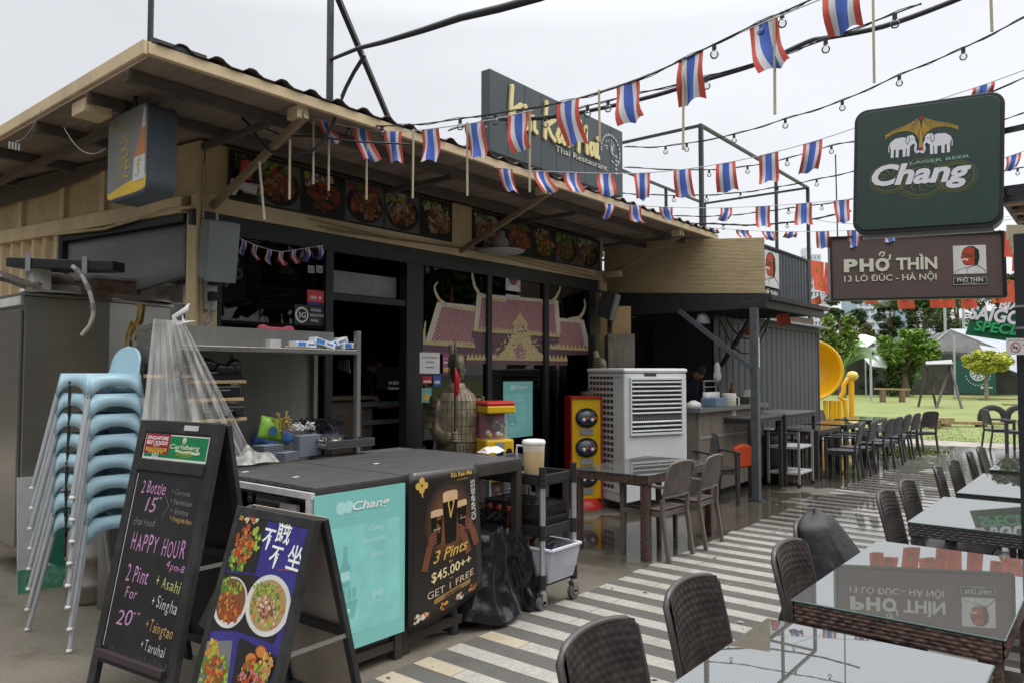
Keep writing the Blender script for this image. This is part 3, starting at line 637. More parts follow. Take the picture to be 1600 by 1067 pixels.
for k in range(26):
    a_ = rg.random()*6.28; q = rg.random(); x_, y_ = cx+.055*W_*q*cos(a_), cy+.15*H_*q*sin(a_); fr.stroke(mb, [(x_, y_), (x_+.03*cos(a_+1), y_+.04*sin(a_+1))], .014, .006+k*.0001)
for k in range(5): fr.disc(mb, cx+.05*W_, cy-.30*H_+k*.05, .03, .006+k*.0002, 8, .015)
mb.build('floral_emblem', mat('silver_print', (.42, .47, .48), .35), t)
# small secondary board seen left under the sign
a = PX(727, 245, SX-.2); b = PX(800, 205, SX-.2)
# lightbox hanging under the eave ------------------------------------------
t = thing('hanging_lightbox', 'dark lightbox with beer bottle advert hanging under the left roof corner', 'lightbox', (-5.12, 2.33, 2.9))
lb0 = C(-2.33, 4.8, 0); y_f = 2.25; xr = PY(232, 230, y_f).x; xl = PY(169, 230, y_f).x; zt = PY(232, 157, y_f).z; zb_ = PY(232, 298, y_f).z; dep = .19
def rbox(fr, W_, H_, D_, r, mb, c0=0.):
    pts = []
    for cx, cy, s0 in ((W_-r, r, -pi/2), (W_-r, H_-r, 0), (r, H_-r, pi/2), (r, r, pi)):
        for i in range(7): q = s0+pi/2*i/6; pts.append((cx+r*cos(q), cy+r*sin(q)))
    fr.poly(mb, pts, c0-D_, D_); return pts
fr = Fr((xl, y_f, zb_), (1, 0, 0), (0, 0, 1)); W_ = xr-xl; H_ = zt-zb_
mb = MB(); rbox(fr, W_, H_, dep, .07, mb); mb.build('case', mat('lightbox_case', (.06, .075, .095), .45, dirt=.2, dirtcol=(.15, .16, .17)), t)
mb = MB(); fr.rrect(mb, .012, .012, W_-.012, H_-.012, .06, .004, n=6); mb.build('advert_face', mat('advert_grey', (.20, .21, .215), .3, var=.06), t)
AMB = mat('amber_print', (.52, .20, .07), .35); GOLDP = mat('gold_dust_print', (.50, .33, .06), .5)
mb = MB(); fr.poly(mb, [(.03, .02), (W_*.72, .018), (W_-.03, .03), (W_-.013, .12), (W_*.5, .10), (.013, .055)], .005); mb.build('yellow_base_print', PAL[YEL], t)
mb = MB(); fr.poly(mb, [(.66*W_, .14*H_), (.93*W_, .14*H_), (.95*W_, .45*H_), (.94*W_, .62*H_), (.93*W_, .86*H_), (.86*W_, .86*H_), (.80*W_, .62*H_), (.68*W_, .44*H_)], .0056); mb.build('bottle_print', AMB, t)
mb = MB(); fr.poly(mb, [(.66*W_, .15*H_), (.94*W_, .15*H_), (.95*W_, .42*H_), (.68*W_, .42*H_)], .0062); fr.poly(mb, [(.865*W_, .72*H_), (.94*W_, .72*H_), (.94*W_, .93*H_), (.90*W_, .95*H_)], .0062); mb.build('label_print', mat('label_grey', (.55, .58, .6), .3), t)
mb = MB()
for k in range(90): q = rg.gauss(0, 1)*.055; v_ = rg.random(); blob(mb, fr, W_*(.48)+q*W_*1.3, H_*(.22+.5*v_), .011, 0, .006+k*.00001, rg)
for k in range(18): blob(mb, fr, W_*(.80)+rg.gauss(0, .03)*W_, H_*(.3+.06*rg.gauss(0, 1)), .012, 0, .0070+k*.00001, rg)
mb.build('lion_print', GOLDP, t); text('THE ORIGINAL', fr, .30*W_, .80*H_, .028, GOLDP, t, c=.006, w=.42*W_)
for px in (213, 228): q = PY(px, 150, y_f+.1); MB().tube([(q.x, y_f+.03, zt-.01), (q.x, y_f+.03, ZE+.03)], .015).build('hanging_rod', BLACKM, t)
# grey speaker on the corner post
def wbox(name, pts4, d, label, cat, m, grp=None, bev=.01): pass
t = thing('speaker', 'grey box speaker tilted on a bracket at the front corner post', 'speaker', (FX+.2, 3.4, 2.3))
def tilted_box(c, dims, rz, rx, mb): 
    M_ = Matrix.Rotation(rz, 3, 'Z') @ Matrix.Rotation(rx, 3, 'Y'); return mb.box(c, dims, M=M_)
cs = PX(341, 392, FX+.28)
tilted_box(cs, (.26, .22, .45), -.25, .22, MB()).build('cabinet', mat('speaker_grey', (.20, .225, .225), .6, var=.06, dirt=.15), t, bevel=.012)
tilted_box(cs+Vector((.115, -.03, -.03)), (.03, .225, .455), -.25, .22, MB()).build('grille', mat('grille_grey', (.165, .185, .185), .75), t, bevel=.006)
MB().bar(cs+Vector((-.1, 0, .2)), (FX+.03, cs.y, cs.z+.28), .03).bar((FX+.03, cs.y-.1, cs.z+.28), (FX+.03, cs.y+.1, cs.z+.28), .05, .12).build('bracket', BLACKM, t)
t = thing('speaker', 'black box speaker on a bracket at the far corner of the restaurant', 'speaker', (FX+.3, 9.0, 2.5))
cs = PX(951, 478, FX+.25)
tilted_box(cs, (.22, .2, .36), .3, .25, MB()).build('cabinet', BLACKM, t, bevel=.01)
tilted_box(cs+Vector((.10, .0, -.03)), (.03, .2, .36), .3, .25, MB()).build('grille', mat('grille_pale', (.20, .205, .20), .7), t, bevel=.004)
MB().bar(cs+Vector((0, 0, .17)), (FX+.05, cs.y-.05, cs.z+.22), .03).build('bracket', BLACKM, t)
# floodlight, camera, socket
t = thing('round_lamp', 'white saucer lamp with wires mounted on the fascia beside the centre strut', 'lamp', (FX+.2, 6.3, 3.0))
c = PX(783, 396, FX+.2); MB().lathe(c+Vector((0, 0, -.03)), [(0, -.0), (.12, .01), (.26, .045), (.27, .055), (.24, .06), (.07, .075), (0, .08)], 28).build('saucer', mat('dusty_white', (.40, .39, .36), .5, dirt=.4), t)
MB().lathe(c+Vector((.0, 0, .05)), [(.0, 0), (.075, .0), (.09, .05), (.08, .10), (.05, .13), (.04, .2), (0, .21)], 16).build('bulb_housing', mat('dusty_white', (.4, .39, .36)), t)
mb = MB(); 
for k in range(5): mb.tube([c+Vector((0, -.02*k, .18)), c+Vector((.08*cos(k), .1*sin(k*2.), .12)), c+Vector((.18*sin(k*1.7), .2*cos(k), .04))], .006, 5)
mb.build('wire', mat('dusty_white', (.4, .39, .36)), t)
t = thing('security_camera', 'small white security camera on the fascia by the front corner', 'security camera', (FX+.1, 3.4, 3.1))
c = PX(378, 292, FX+.12); MB().bar(c+Vector((-.02, -.09, .02)), c+Vector((.08, .09, -.03)), .07, .06).build('body', mat('cctv_white', (.55, .55, .53), .4), t, bevel=.008)
MB().tube([c+Vector((.08, .085, -.03)), c+Vector((.09, .1, -.033))], .03, 12).build('lens', BLACKF, t); MB().bar(c+Vector((-.03, -.02, 0)), (FX+.0, c.y-.02, c.z-.06), .03).build('bracket', mat('cctv_white', (.55, .55, .53)), t)
c = PX(396, 296, FX+.1); one('junction_box', MB().box(c, (.10, .14, .07)), mat('box_beige', (.42, .38, .3), .5), 'small beige junction box beside the security camera on the fascia', 'electrical box', bevel=.004)
c = PX(384, 268, FX+.1); one('jar', MB().tube([c+Vector((0, 0, -.08)), c+Vector((0, 0, .08))], .05, 12), PAL[CHI], 'small red cylinder lamp above the security camera', 'lamp')
t = thing('socket_box', 'white weatherproof socket box with black plugs on the corner post', 'socket', (FX+.1, FY0, 2.1))
c = PX(328, 452, FX+.04); c.y = max(c.y, FY0-.0)
MB().box(c, (.05, .09, .34)).build('box', mat('socket_white', (.50, .51, .50), .45, dirt=.2), t, bevel=.006)
for dz in (.06, -.06): MB().box(c+Vector((.05, 0, dz)), (.05, .07, .07)).build('plug', BLACKF, t, bevel=.008)
mb = MB(); mb.tube([c+Vector((.06, 0, -.08)), c+Vector((.09, -.06, -.2)), c+Vector((.06, -.12, -.4)), c+Vector((.05, -.13, -.75))], .009, 6)
mb.tube([c+Vector((.03, 0, -.17)), c+Vector((.06, -.02, -.26)), c+Vector((.05, -.14, -.36)), c+Vector((.04, -.15, -.5)), c+Vector((.04, -.15, -.9))], .007, 6); mb.build('cord', mat('cord_grey', (.22, .21, .2), .6), t)
mb = MB(); mb.tube([(FX+.06, FY0-.09, z) for z in (1.2, 2.0, 2.6, 2.9, 3.2, 3.44)], .017, 6).tube([(FX+.055, FY0-.05, z) for z in (1.2, 2.0, 2.6, 3.3)], .011, 6)
mb.tube([(FX+.06, FY0-.09, 2.95), (FX-.3, FY0-.14, 2.97), (FX-1.2, FY0-.27, 2.90), (FX-2.0, FY0-.38, 2.93)], .015, 6)
one('cable_run', mb, CREAM, 'cream painted cables running up the corner post and along the flank beam', 'cables')
mb = MB(); 
for k in range(3): mb.tube([(FX+.045, 4.0+.9*i+k*.1, ZB+.09-.02*k-.035*sin(i*1.3+k)) for i in range(6)], .006, 5)
one('drooping_wire', mb, mat('wire_tan', (.25, .18, .1), .6), 'thin tan wires sagging along the cream beam above the doorway', 'wire')
# black cable and wires slung under the roof
def hang(a, b, sag, n=14): a = Vector(a); b = Vector(b); return [a.lerp(b, i/n)-Vector((0, 0, sag*4*(i/n)*(1-i/n))) for i in range(n+1)]
mb = MB(); mb.tube([PD(x, y, 5.45) for x, y in ((378, 185), (393, 200), (405, 222), (425, 238), (455, 243), (485, 238), (505, 222), (520, 195), (530, 165), (541, 138), (553, 115), (568, 92))], .012, 8); mb.tube([PD(x, y, 5.5) for x, y in ((400, 195), (440, 212), (490, 214), (560, 222), (640, 226))], .007, 6)
one('slung_cable', mb, BLACKM, 'thick black cable slung under the eave behind the first flags', 'cable')
# strings of fairy bulbs dangling under the left soffit
mb = MB(); mb.tube(hang(PD(66, 170, 5.2), PD(25, 222, 5.3), .05), .003, 4).tube(hang(PD(100, 200, 5.2), PD(165, 232, 5.1), .1), .003, 4)
for k in range(4): p_ = PD(15+5*k, 222+k, 5.3); mb.tube([p_, p_-Vector((0, 0, .05))], .006, 5)
one('fairy_wire', mb, mat('wire_pale', (.4, .4, .38), .5), 'thin pale fairy light wire dangling below the left soffit', 'wire')
# ================================================================== SERVICE COUNTER AND WHAT STANDS AROUND IT
SLAT = mat('dark_slat', (.06, .059, .06), .5, var=.25, scale=8, dirt=.35, dirtcol=(.10, .095, .09), stretch=(4, .6, 1), bump=.1)
BROWNF = mat('brown_steel', (.040, .033, .028), .55, var=.25, dirt=.3)
INOX = mat('brushed_steel', (.42, .41, .39), .30, metal=.85, var=.05, scale=4, stretch=(1, 1, 26), rvar=.08, dirt=.25, dirtcol=(.32, .28, .22))
INOXP = mat('scuffed_steel', (.27, .265, .25), .36, metal=.6, var=.12, scale=3, dirt=.3, dirtcol=(.18, .16, .13), stretch=(3, 3, .5))
def counter(label, x0, x1, y0, y1, h, openx=False):
    t = thing('slat_counter', label, 'counter', ((x0+x1)/2, (y0+y1)/2, 0), 'dark slatted outdoor counters'); n = round((x1-x0)/.088); wd = (x1-x0)/n
    for i in range(n): MB().b2((x0+i*wd+.003, y0, h-.022), (x0+(i+1)*wd-.003, y1, h+R.uniform(-.0008, .0008))).build('slat', SLAT, t, bevel=.003)
    mb = MB(); 
    for (a, b) in (((x0, y0), (x1, y0)), ((x0, y1), (x1, y1)), ((x0, y0), (x0, y1)), ((x1, y0), (x1, y1))):
        ax, ay = (a[0] or 0), a[1]
        cx0, cx1 = min(a[0], b[0]), max(a[0], b[0]); cy0, cy1 = min(a[1], b[1]), max(a[1], b[1])
        if cx1-cx0 < .1: s = .001 if cx0 == x0 else -.055; mb.b2((cx0+s, cy0+.002, h-.085), (cx0+s+.054, cy1-.002, h-.024))
        else: s = .003 if cy0 == y0 else -.053; mb.b2((cx0+.06, cy0+s, h-.084), (cx1-.06, cy0+s+.05, h-.025))
    mb.build('frame', BROWNF, t, bevel=.003)
    for x in (x0+.03, x1-.03):
        for y in (y0+.03, y1-.03): MB().b2((x-.028, y-.028, 0), (x+.028, y+.028, h-.087)).build('leg', BROWNF, t, bevel=.003)
    MB().b2((x1-.05, y0+.06, .06), (x1-.01, y1-.06, .11)).build('stretcher', BROWNF, t)
    return t
CH_ = 1.05; CXA, CXB = -4.36, -3.28
c1 = counter('near dark slatted counter carrying the grey trays, teal poster on its front', CXA, CXB, 2.40, 3.02, CH_)
c2 = counter('longer dark slatted counter behind the stout poster, packet on its far end', CXA, CXB-.02, 3.035, 4.16, CH_)
MB().b2((CXA+.35, 2.375, CH_-.06), (CXB, 2.398, CH_-.026)).build('white_rail', mat('worn_white', (.55, .55, .54), .5, dirt=.5), c1)
MB().b2((CXB-.045, 2.372, .55), (CXB-.005, 2.398, CH_-.062)).build('white_rail', mat('worn_white', (.55, .55, .54)), c1)
# junk under the counter
t = thing('storage_shelf', 'black wire shelf with bagged supplies inside the near counter', 'shelf', (-3.8, 2.7, 0))
for z in (.25, .62): MB().b2((CXA+.1, 2.45, z), (CXB-.1, 2.97, z+.02)).build('shelf', BLACKM, t)
for k in range(9):
    MB().lathe((CXA+.3+R.random()*.6, 2.5+R.random()*.4, .64), [(0, 0), (.09, .02), (.11, .1), (.07, .2), (.02, .26), (0, .27)], 10, sq=(1, .8)).build('bag', (mat('clear_bag', (.28, .28, .27), .25), mat('green_bag', (.06, .12, .03), .4), BLACKF)[k % 3], t)
q = PY(505, 790, 2.5)
MB().b2((-3.66, 2.44, .70), (-3.50, 2.46, .93)).build('paper_pack', mat('pack_white', (.6, .56, .62), .6), t)
for k in range(7): MB().tube([(-4.1+.1*k, 2.45, .60-.006*k), (-3.5, 2.43, .66-.008*k)], .006, 5).build('wire', BLACKF, t)
MB().b2((-3.95, 2.6, .27), (-3.4, 2.95, .34)).build('tray', mat('tray_grey', (.25, .26, .27), .5), t)
# teal poster on the front, stout poster board beside it
t = thing('beer_poster', 'large teal beer promotion poster hung on the front of the near counter', 'poster', (CXB, 2.4, .2))
fr = Fr((CXB+.012, 2.385, .155), (0, 1, 0), (0, 0, 1)); beer_poster(fr, .635, .855, t)
t = thing('stout_poster', 'black and gold stout beer poster curling on the counter front', 'poster', (CXB, 3.04, .15))
fr = Fr((CXB+.02, 3.04, .13), (0, 1, 0), (0, 0, 1)); W_, H_ = .60, .93
def curl(u, v): return fr.p(u*W_, .10*u*u*(1-v)+v*H_+(1-v)*(.0+.05*u), .05*u*u*(1-v)+.012*sin(u*pi))
BLK = mat('poster_black', (.022, .019, .017), .28, var=.1)
MB().grid(curl, 12, 12).build('poster_sheet', BLK, t, solid=.006)
class CF:      # same curl for everything printed on the sheet
    def __init__(s): s.n = fr.n
    def p(s, a, b, c=0.): return curl(max(0, min(1, a/W_)), max(0, min(1, b/H_)))+fr.n*(c+.0045)
    rect = Fr.rect; poly = Fr.poly; disc = Fr.disc; stroke = Fr.stroke; rrect = Fr.rrect
cf = CF()
GOLD2 = mat('gold_lettering', (.62, .40, .10), .4, var=.15, scale=30); SILV = mat('pale_lettering', (.62, .62, .6), .4)
def pint(cx, b0, w_, h_, c):
    mb = MB(); cf.poly(mb, [(cx-w_*.34, b0), (cx+w_*.34, b0), (cx+w_*.44, b0+h_*.5), (cx+w_*.5, b0+h_*.8), (cx-w_*.5, b0+h_*.8), (cx-w_*.44, b0+h_*.5)], c); mb.build('glass_print', mat('stout_brown', (.012, .007, .005), .3), t)
    mb = MB(); cf.poly(mb, [(cx-w_*.5, b0+h_*.8), (cx+w_*.5, b0+h_*.8), (cx+w_*.49, b0+h_*.97), (cx+w_*.3, b0+h_), (cx-w_*.3, b0+h_), (cx-w_*.49, b0+h_*.97)], c+.0003); mb.build('foam_print', mat('foam_tan', (.62, .42, .25), .5), t)
for k, r_ in enumerate((.21, .185, .16, .135, .11)): mb = MB(); cf.disc(mb, W_*.54, H_*.64, r_, .0001+.00015*k, 30, r_*1.25); mb.build('glow_print', mat('warm_glow_%d' % k, (.03+.035*k, .02+.012*k, .015+.002*k), .5), t)
pint(W_*.36, .50*H_, .10, .22, .0008); pint(W_*.72, .52*H_, .09, .22, .0008); pint(W_*.55, .48*H_, .13, .34, .0014)
mb = MB(); cf.stroke(mb, [(W_*.52, .76*H_), (W_*.55, .66*H_), (W_*.60, .76*H_), (W_*.55, .80*H_), (W_*.52, .76*H_)], .010, .0022); mb.build('harp_print', GOLD2, t)
mb = MB()
for cx, by, s_ in ((.30, .51, 1), (.70, .50, -1), (.82, .53, -1)):
    for j in range(4): cf.stroke(mb, [(W_*(cx-s_*.05), H_*(by-.03+.024*j)), (W_*cx, H_*(by+.024*j)), (W_*(cx+s_*.05), H_*(by+.012+.024*j))], .017, .0019+j*.0001)
    cf.stroke(mb, [(W_*(cx-s_*.10), H_*(by-.14)), (W_*(cx-s_*.04), H_*(by-.01))], .05, .0018)
mb.build('hand_print', mat('hand_brown', (.17, .06, .03), .5), t, kind='stuff')
mb = MB()
for dx, dy in ((-.028, .02), (.028, .02), (0, .05), (0, -.005)): cf.disc(mb, W_*.16+dx, H_*.89+dy, .022, .001, 10)
cf.stroke(mb, [(W_*.16, .88*H_), (W_*.17, .84*H_)], .01, .0012); mb.build('clover_print', GOLD2, t)
text('Kin Kao Mai', cf, .73*W_, .935*H_, .030, GOLD2, t, c=.001, w=.33*W_, bold=.025); text('THAI RESTAURANT', cf, .74*W_, .905*H_, .009, GOLD2, t, c=.001)
text('GUINNESS', cf, .93*W_, .73*H_, .040, SILV, t, c=.0012, w=.29, rot=pi/2, bold=.01)
text('GUINNESS', cf, .36*W_, .60*H_, .011, SILV, t, c=.002, w=.055); text('GUINNESS', cf, .73*W_, .62*H_, .010, SILV, t, c=.002, w=.05)
text('3 Pints', cf, .55*W_, .385*H_, .075, GOLD2, t, c=.0030, w=.29, shear=.35, bold=.01); text('for', cf, .55*W_, .345*H_, .02, GOLD2, t, c=.003, shear=.3)
text('$45.00++', cf, .56*W_, .265*H_, .062, mat('pale_gold_lettering', (.75, .62, .36), .4), t, c=.003, w=.33, bold=.012); text('and', cf, .55*W_, .235*H_, .013, GOLD2, t, c=.003)
text('GET 1 FREE', cf, .55*W_, .165*H_, .046, mat('silver_gold_lettering', (.60, .46, .34), .4), t, c=.003, w=.38)
mb = MB(); cf.rrect(mb, .32*W_, .115*H_, .82*W_, .150*H_, .012, .002); mb.build('banner_print', mat('bronze', (.30, .17, .06), .4), t); text('APPETISERS', cf, .57*W_, .122*H_, .02, BLK, t, c=.003, bold=.02)
mb = MB()
for cx, cols in ((.12, (WHI, ORA, TAN)), (.2, (WHI, ORA)), (.45, (LIM, CHI, YEL)), (.66, (TAN, CHI, WHI)), (.85, (ORA, BRO, CHI))): heap(mb, cf, cx*W_, .07*H_, .036, .022, cols, 18, .012, .002, rg)
mb.build('snack_print', PAL, t, kind='stuff')
# stainless two tier table behind the counter
sx1, sx0 = -4.6, -5.2; sy0, sy1 = 2.33, 3.78; sz = 1.79; st = 1.97
t = thing('steel_shelf_unit', 'stainless steel work table with raised overshelf behind the counter', 'shelf unit', (-4.9, 3.0, 0))
MB().b2((sx0, sy0, .9), (sx0+.012, sy1, st)).build('back_panel', INOXP, t)
MB().b2((sx0+.013, sy0, .05), (sx1, sy0+.012, st)).build('side_panel', INOX, t, bevel=.002)
MB().b2((sx0+.02, sy0+.014, sz), (sx1, sy1-.04, sz+.035)).build('overshelf', INOX, t, bevel=.003)
MB().b2((sx1-.30, sy0+.014, sz+.036), (sx1-.292, sy1-.04, st)).build('splash_strip', INOXP, t)
MB().b2((sx1-.045, sy1-.038, 0), (sx1-.002, sy1, st)).build('post', INOXP, t, bevel=.003)
MB().b2((sx0+.013, sy1-.038, 0), (sx0+.05, sy1, st)).build('post', INOXP, t, bevel=.003)
MB().b2((sx0+.02, sy0+.014, .90), (sx1, sy1-.04, .94)).build('worktop', INOX, t, bevel=.003)
MB().b2((sx0+.013, sy0+.7, 1.05), (sx0+.03, sy0+.73, sz)).build('seam_strip', INOX, t)
# things on the overshelf
zs = sz+.036
t = thing('plush_cushion', 'pink plush head peeking over the back of the steel shelf', 'plush toy', PX(431, 520, sx0-.1))
c = PX(431, 524, sx0-.08); fr = Fr(c, (0, 1, 0), (0, 0, 1))
PINK = mat('plush_pink', (.60, .12, .16), .85, bump=.2)
def pl(u, v):
    q = 2*pi*u; r1 = .15+.012*abs(cos(2*q)); return c+Vector((.035*sin(pi*v)*1, r1*cos(q)*sin(pi*v)*1, 0))*1
mb = MB(); fr.poly(mb, [(-.155, -.1), (.155, -.1), (.165, .0), (.16, .07), (.12, .085), (.07, .065), (-.07, .065), (-.12, .085), (-.16, .07), (-.165, .0)], -.03, .06); mb.build('head', PINK, t, bevel=.02)
mb = MB(); fr.poly(mb, [(-.12, -.1), (-.03, -.1), (-.06, -.005), (-.12, .01)], .034); fr.poly(mb, [(.03, -.1), (.12, -.1), (.12, .01), (.06, -.005)], .034); mb.build('face_patch', mat('plush_cream', (.6, .45, .32), .8), t)
fr2 = Fr((sx1-.12, 0, zs+.002), (0, 1, 0), (-.3, 0, 1))
def tissue(px, label, tl, rz):
    c = PX(px, 540, sx1-.13); t = thing('tissue_pack', label, 'tissue pack', (c.x, c.y, zs), 'tissue packs on the steel overshelf')
    M_ = Matrix.Rotation(rz, 3, 'Z') @ Matrix.Rotation(tl, 3, 'X')
    cc = Vector((c.x, c.y, zs+.032+abs(sin(tl))*.06)); MB().box(cc, (.09, .19, .045), M=M_).build('pack', mat('tissue_white', (.66, .68, .70), .6), t, bevel=.004)
    MB().box(cc+M_ @ Vector((.0455, -.045, 0)), (.002, .075, .032), M=M_).build('print', mat('tissue_blue', (.05, .20, .55), .5), t)
    MB().box(cc+M_ @ Vector((.0455, .045, 0)), (.002, .06, .012), M=M_).build('print', mat('tissue_blue', (.05, .20, .55), .5), t)
    MB().box(cc+M_ @ Vector((.0, -.03, .0235)), (.06, .10, .002), M=M_).build('print', mat('tissue_blue', (.05, .20, .55), .5), t)
tissue(473, 'flat tissue pack lying left of the tilted packs on the steel shelf', 0, .1)
tissue(503, 'tissue pack with blue print leaning left among the shelf packs', -.25, .0)
tissue(523, 'topmost tilted tissue pack with blue print on the steel shelf', .32, -.2)
tissue(543, 'rightmost small tissue pack by the shelf post', .05, .2)
c = PX(427, 540, sx1-.12); one('card_box', MB().box((c.x, c.y, zs+.03), (.06, .09, .06)), mat('qr_box', (.42, .42, .42), .6), 'small grey card box standing on the steel overshelf', 'box', bevel=.003)
c = PX(520, 530, sx0+.2)
mb = MB(); mb.grid(lambda u, v: Vector((c.x, c.y, zs))+Vector((.06*cos(u*6.283)*sin(v*3.14/2+.0), .12*sin(u*6.283)*(1-v*.8)+.02*sin(9*u+5*v), .09*v+.02*sin(u*12+3*v))), 16, 5)
one('plastic_bag', mb, mat('bag_clear', (.3, .28, .25), .35), 'crumpled translucent bag behind the tissue packs', 'bag')
mb = MB()
for k in range(6): c = PX(446+k*6, 546, sx1-.05); mb.tube([(c.x, c.y, zs+.01), (c.x-.05, c.y+.08, zs+.012)], .008, 5)
one('paper_scrap', mb, mat('kraft', (.35, .27, .18), .8), 'loose brown cardboard scraps on the front of the steel overshelf', 'cardboard')
c = PX(532, 565, sx1-.1); mb = MB()
for k in range(5): mb.tube([c+Vector((0, .02*k, .02)), c+Vector((.01*k, .02*k-.02, -.05-.01*k))], .006, 5)
one('key_bunch', mb, BLACKF, 'small bunch of keys hanging under the steel overshelf', 'keys')
# gas stoves stacked with boards under the overshelf
STOVE = mat('stove_black', (.018, .018, .02), .3); WB = mat('light_wood', (.48, .34, .18), .6, var=.2, stretch=(1, 6, 1))
def stove(px, py, label, board=True, knob=False):
    c = PX(px, py, sx1-.10); t = thing('gas_stove', label, 'portable stove', (c.x-.14, c.y, c.z), 'portable gas stoves stacked under the steel shelf')
    h = .075; MB().box((c.x-.15, c.y, c.z+h/2), (.28, .36, h)).build('body', STOVE, t, bevel=.012)
    MB().box((c.x-.15, c.y-.02, c.z+h+.008), (.24, .27, .016)).build('rim', BLACKM, t, bevel=.004)
    MB().box((c.x-.006, c.y-.02, c.z+h*.6), (.004, .22, .008)).build('front_line', mat('line_grey', (.2, .2, .2), .4), t)
    if knob:
        MB().tube([(c.x-.01, c.y+.12, c.z+h/2), (c.x+.02, c.y+.12, c.z+h/2)], .028, 12).build('knob', BLACKF, t); MB().box((c.x-.003, c.y+.03, c.z+h/2), (.004, .05, .05)).build('plate', INOX, t)
    if board:
        tag(one('wood_board', MB().box((c.x-.15, c.y+R.uniform(-.02, .02), c.z-.018), (.27, .40, .022)).box((c.x-.15, c.y-.12, c.z-.036), (.25, .06, .014)).box((c.x-.15, c.y+.12, c.z-.036), (.25, .06, .014)), WB, 'pale wooden serving board under the %s' % label.split(' stove')[0].replace('black ', '')+' stove', 'board', 'wooden boards between the stoves', bevel=.002))
yy = [590, 612, 638]
stove(344, 592, 'topmost black stove in front stack under the overshelf')
stove(341, 620, 'second black stove from the top in front stack')
stove(346, 652, 'lowest black stove with round knob in front stack', knob=True)
stove(300, 583, 'black stove half hidden behind the plastic sheet', board=True)
mb = MB()
for k in range(10):
    c = PX(318+R.random()*52, 570+R.random()*10, sx1-.12); mb.lathe(c, [(0, -.03), (.035, -.01), (.04, .02), (.02, .045), (0, .05)], 9)
one('bag_of_knobs', mb, STOVE, 'glossy black bundled bags on top of the stove stack', 'bags')
# clear plastic sheet draped from the end panel
PLAST = bpy.data.materials.new('clear_plastic'); PLAST.use_nodes = True; t_ = PLAST.node_tree; b_ = t_.nodes['Principled BSDF']; b_.inputs['Base Color'].default_value = (.72, .71, .68, 1); b_.inputs['Roughness'].default_value = .28; b_.inputs['Alpha'].default_value = .42
n_ = t_.nodes.new('ShaderNodeTexNoise'); n_.inputs['Scale'].default_value = 4; n_.inputs['Detail'].default_value = 3; tcn = t_.nodes.new('ShaderNodeTexCoord'); mpn = t_.nodes.new('ShaderNodeMapping'); mpn.inputs['Scale'].default_value = (4, 4, .6); t_.links.new(tcn.outputs['Object'], mpn.inputs[0]); t_.links.new(mpn.outputs[0], n_.inputs[0])
mrn = t_.nodes.new('ShaderNodeMapRange'); mrn.inputs[1].default_value = .38; mrn.inputs[2].default_value = .64; mrn.inputs[3].default_value = .22; mrn.inputs[4].default_value = .55; t_.links.new(n_.outputs[0], mrn.inputs[0]); t_.links.new(mrn.outputs[0], b_.inputs['Alpha'])
top = PX(282, 505, sx1+.02); top.z = st+.005
edge = [PX(p, q, sx1+.10-.02*i) for i, (p, q) in enumerate([(214, 700), (240, 712), (270, 716), (300, 716), (340, 716), (375, 716), (396, 712)])]
def drape(u, v):
    i = u*(len(edge)-1); k = min(int(i), len(edge)-2); e_ = edge[k].lerp(edge[k+1], i-k)
    w0 = Vector((0, -.17*(1-u)+.02*u, 0)); s_ = top+w0
    q = s_.lerp(e_, v**(.85+.5*u)) if u < .75 else s_.lerp(e_, v)
    q = q+Vector((1, -.3, 0))*(.022*sin(u*47)*v+.012*sin(u*101+3*v)*v); q.z += .0-.06*sin(pi*v)*(1-u)
    return q
MBd = MB().grid(drape, 90, 26); one('plastic_sheet', MBd, PLAST, 'clear creased plastic sheet draped from the steel shelf to the counter', 'plastic sheet')
def heapsheet(u, v):
    a_ = PX(268+150*u, 690+22*u*0, sx1+.25); a_.z = CH_+.01
    return a_+Vector((.22*(v-.5)+.03*sin(u*20), .0, .02+.13*sin(pi*v)*(1-.55*u)*(1+.35*sin(u*17)+.25*sin(u*31+4*v))))
one('plastic_sheet', MB().grid(heapsheet, 46, 18), PLAST, 'crumpled tail of clear plastic lying on the near counter', 'plastic sheet')
MB_ = MB(); c = PX(276, 508, sx1); MB_.tube([c, c+Vector((0, -.02, .05)), c+Vector((0, .06, .10)), c+Vector((0, .08, .14))], [.02, .014, .02, .004], 6); MB_.tube([c, c+Vector((.02, .06, .02)), c+Vector((0, .12, .03))], [.014, .01, .004], 6)
one('knot', MB_, mat('knot_grey', (.5, .5, .48), .5), 'twisted plastic knot tied over the corner of the steel shelf', 'knot')
# on the counter
TRAY = mat('tray_slate', (.13, .15, .18), .5, var=.08)
def traystack(px, py, w_, d_, n, rz, label, hh=.012, upright=False):
    c = G(px, py, CH_); t = thing('tray_stack', label, 'stack of trays', c, 'grey plastic tray stacks on the near counter')
    M_ = Matrix.Rotation(rz, 3, 'Z')
    for k in range(n):
        z = CH_+.003+k*hh; MB().box((c.x, c.y, z+hh*.4), (d_, w_, hh*.72), M=M_).build('tray', TRAY, t, bevel=.003)
    return t
traystack(418, 716, .17, .13, 8, .12, 'left grey tray stack beside the blue cloth')
traystack(448, 719, .16, .09, 5, .35, 'low grey tray stack in front of the other trays')
traystack(505, 700, .22, .16, 6, .1, 'grey tray stack under the black cutlery tray')
c = G(478, 712, CH_); t = thing('tray_stack', 'grey trays standing on edge in the middle of the counter', 'stack of trays', c, 'grey plastic tray stacks on the near counter')
for k in range(9): MB().box((c.x-.015*k+.05, c.y+.004*k, CH_+.078), (.009, .21, .15-.004*(k % 3)), rz=.15).build('tray', TRAY, t, bevel=.003)
c = G(438, 706, CH_); mb = MB()
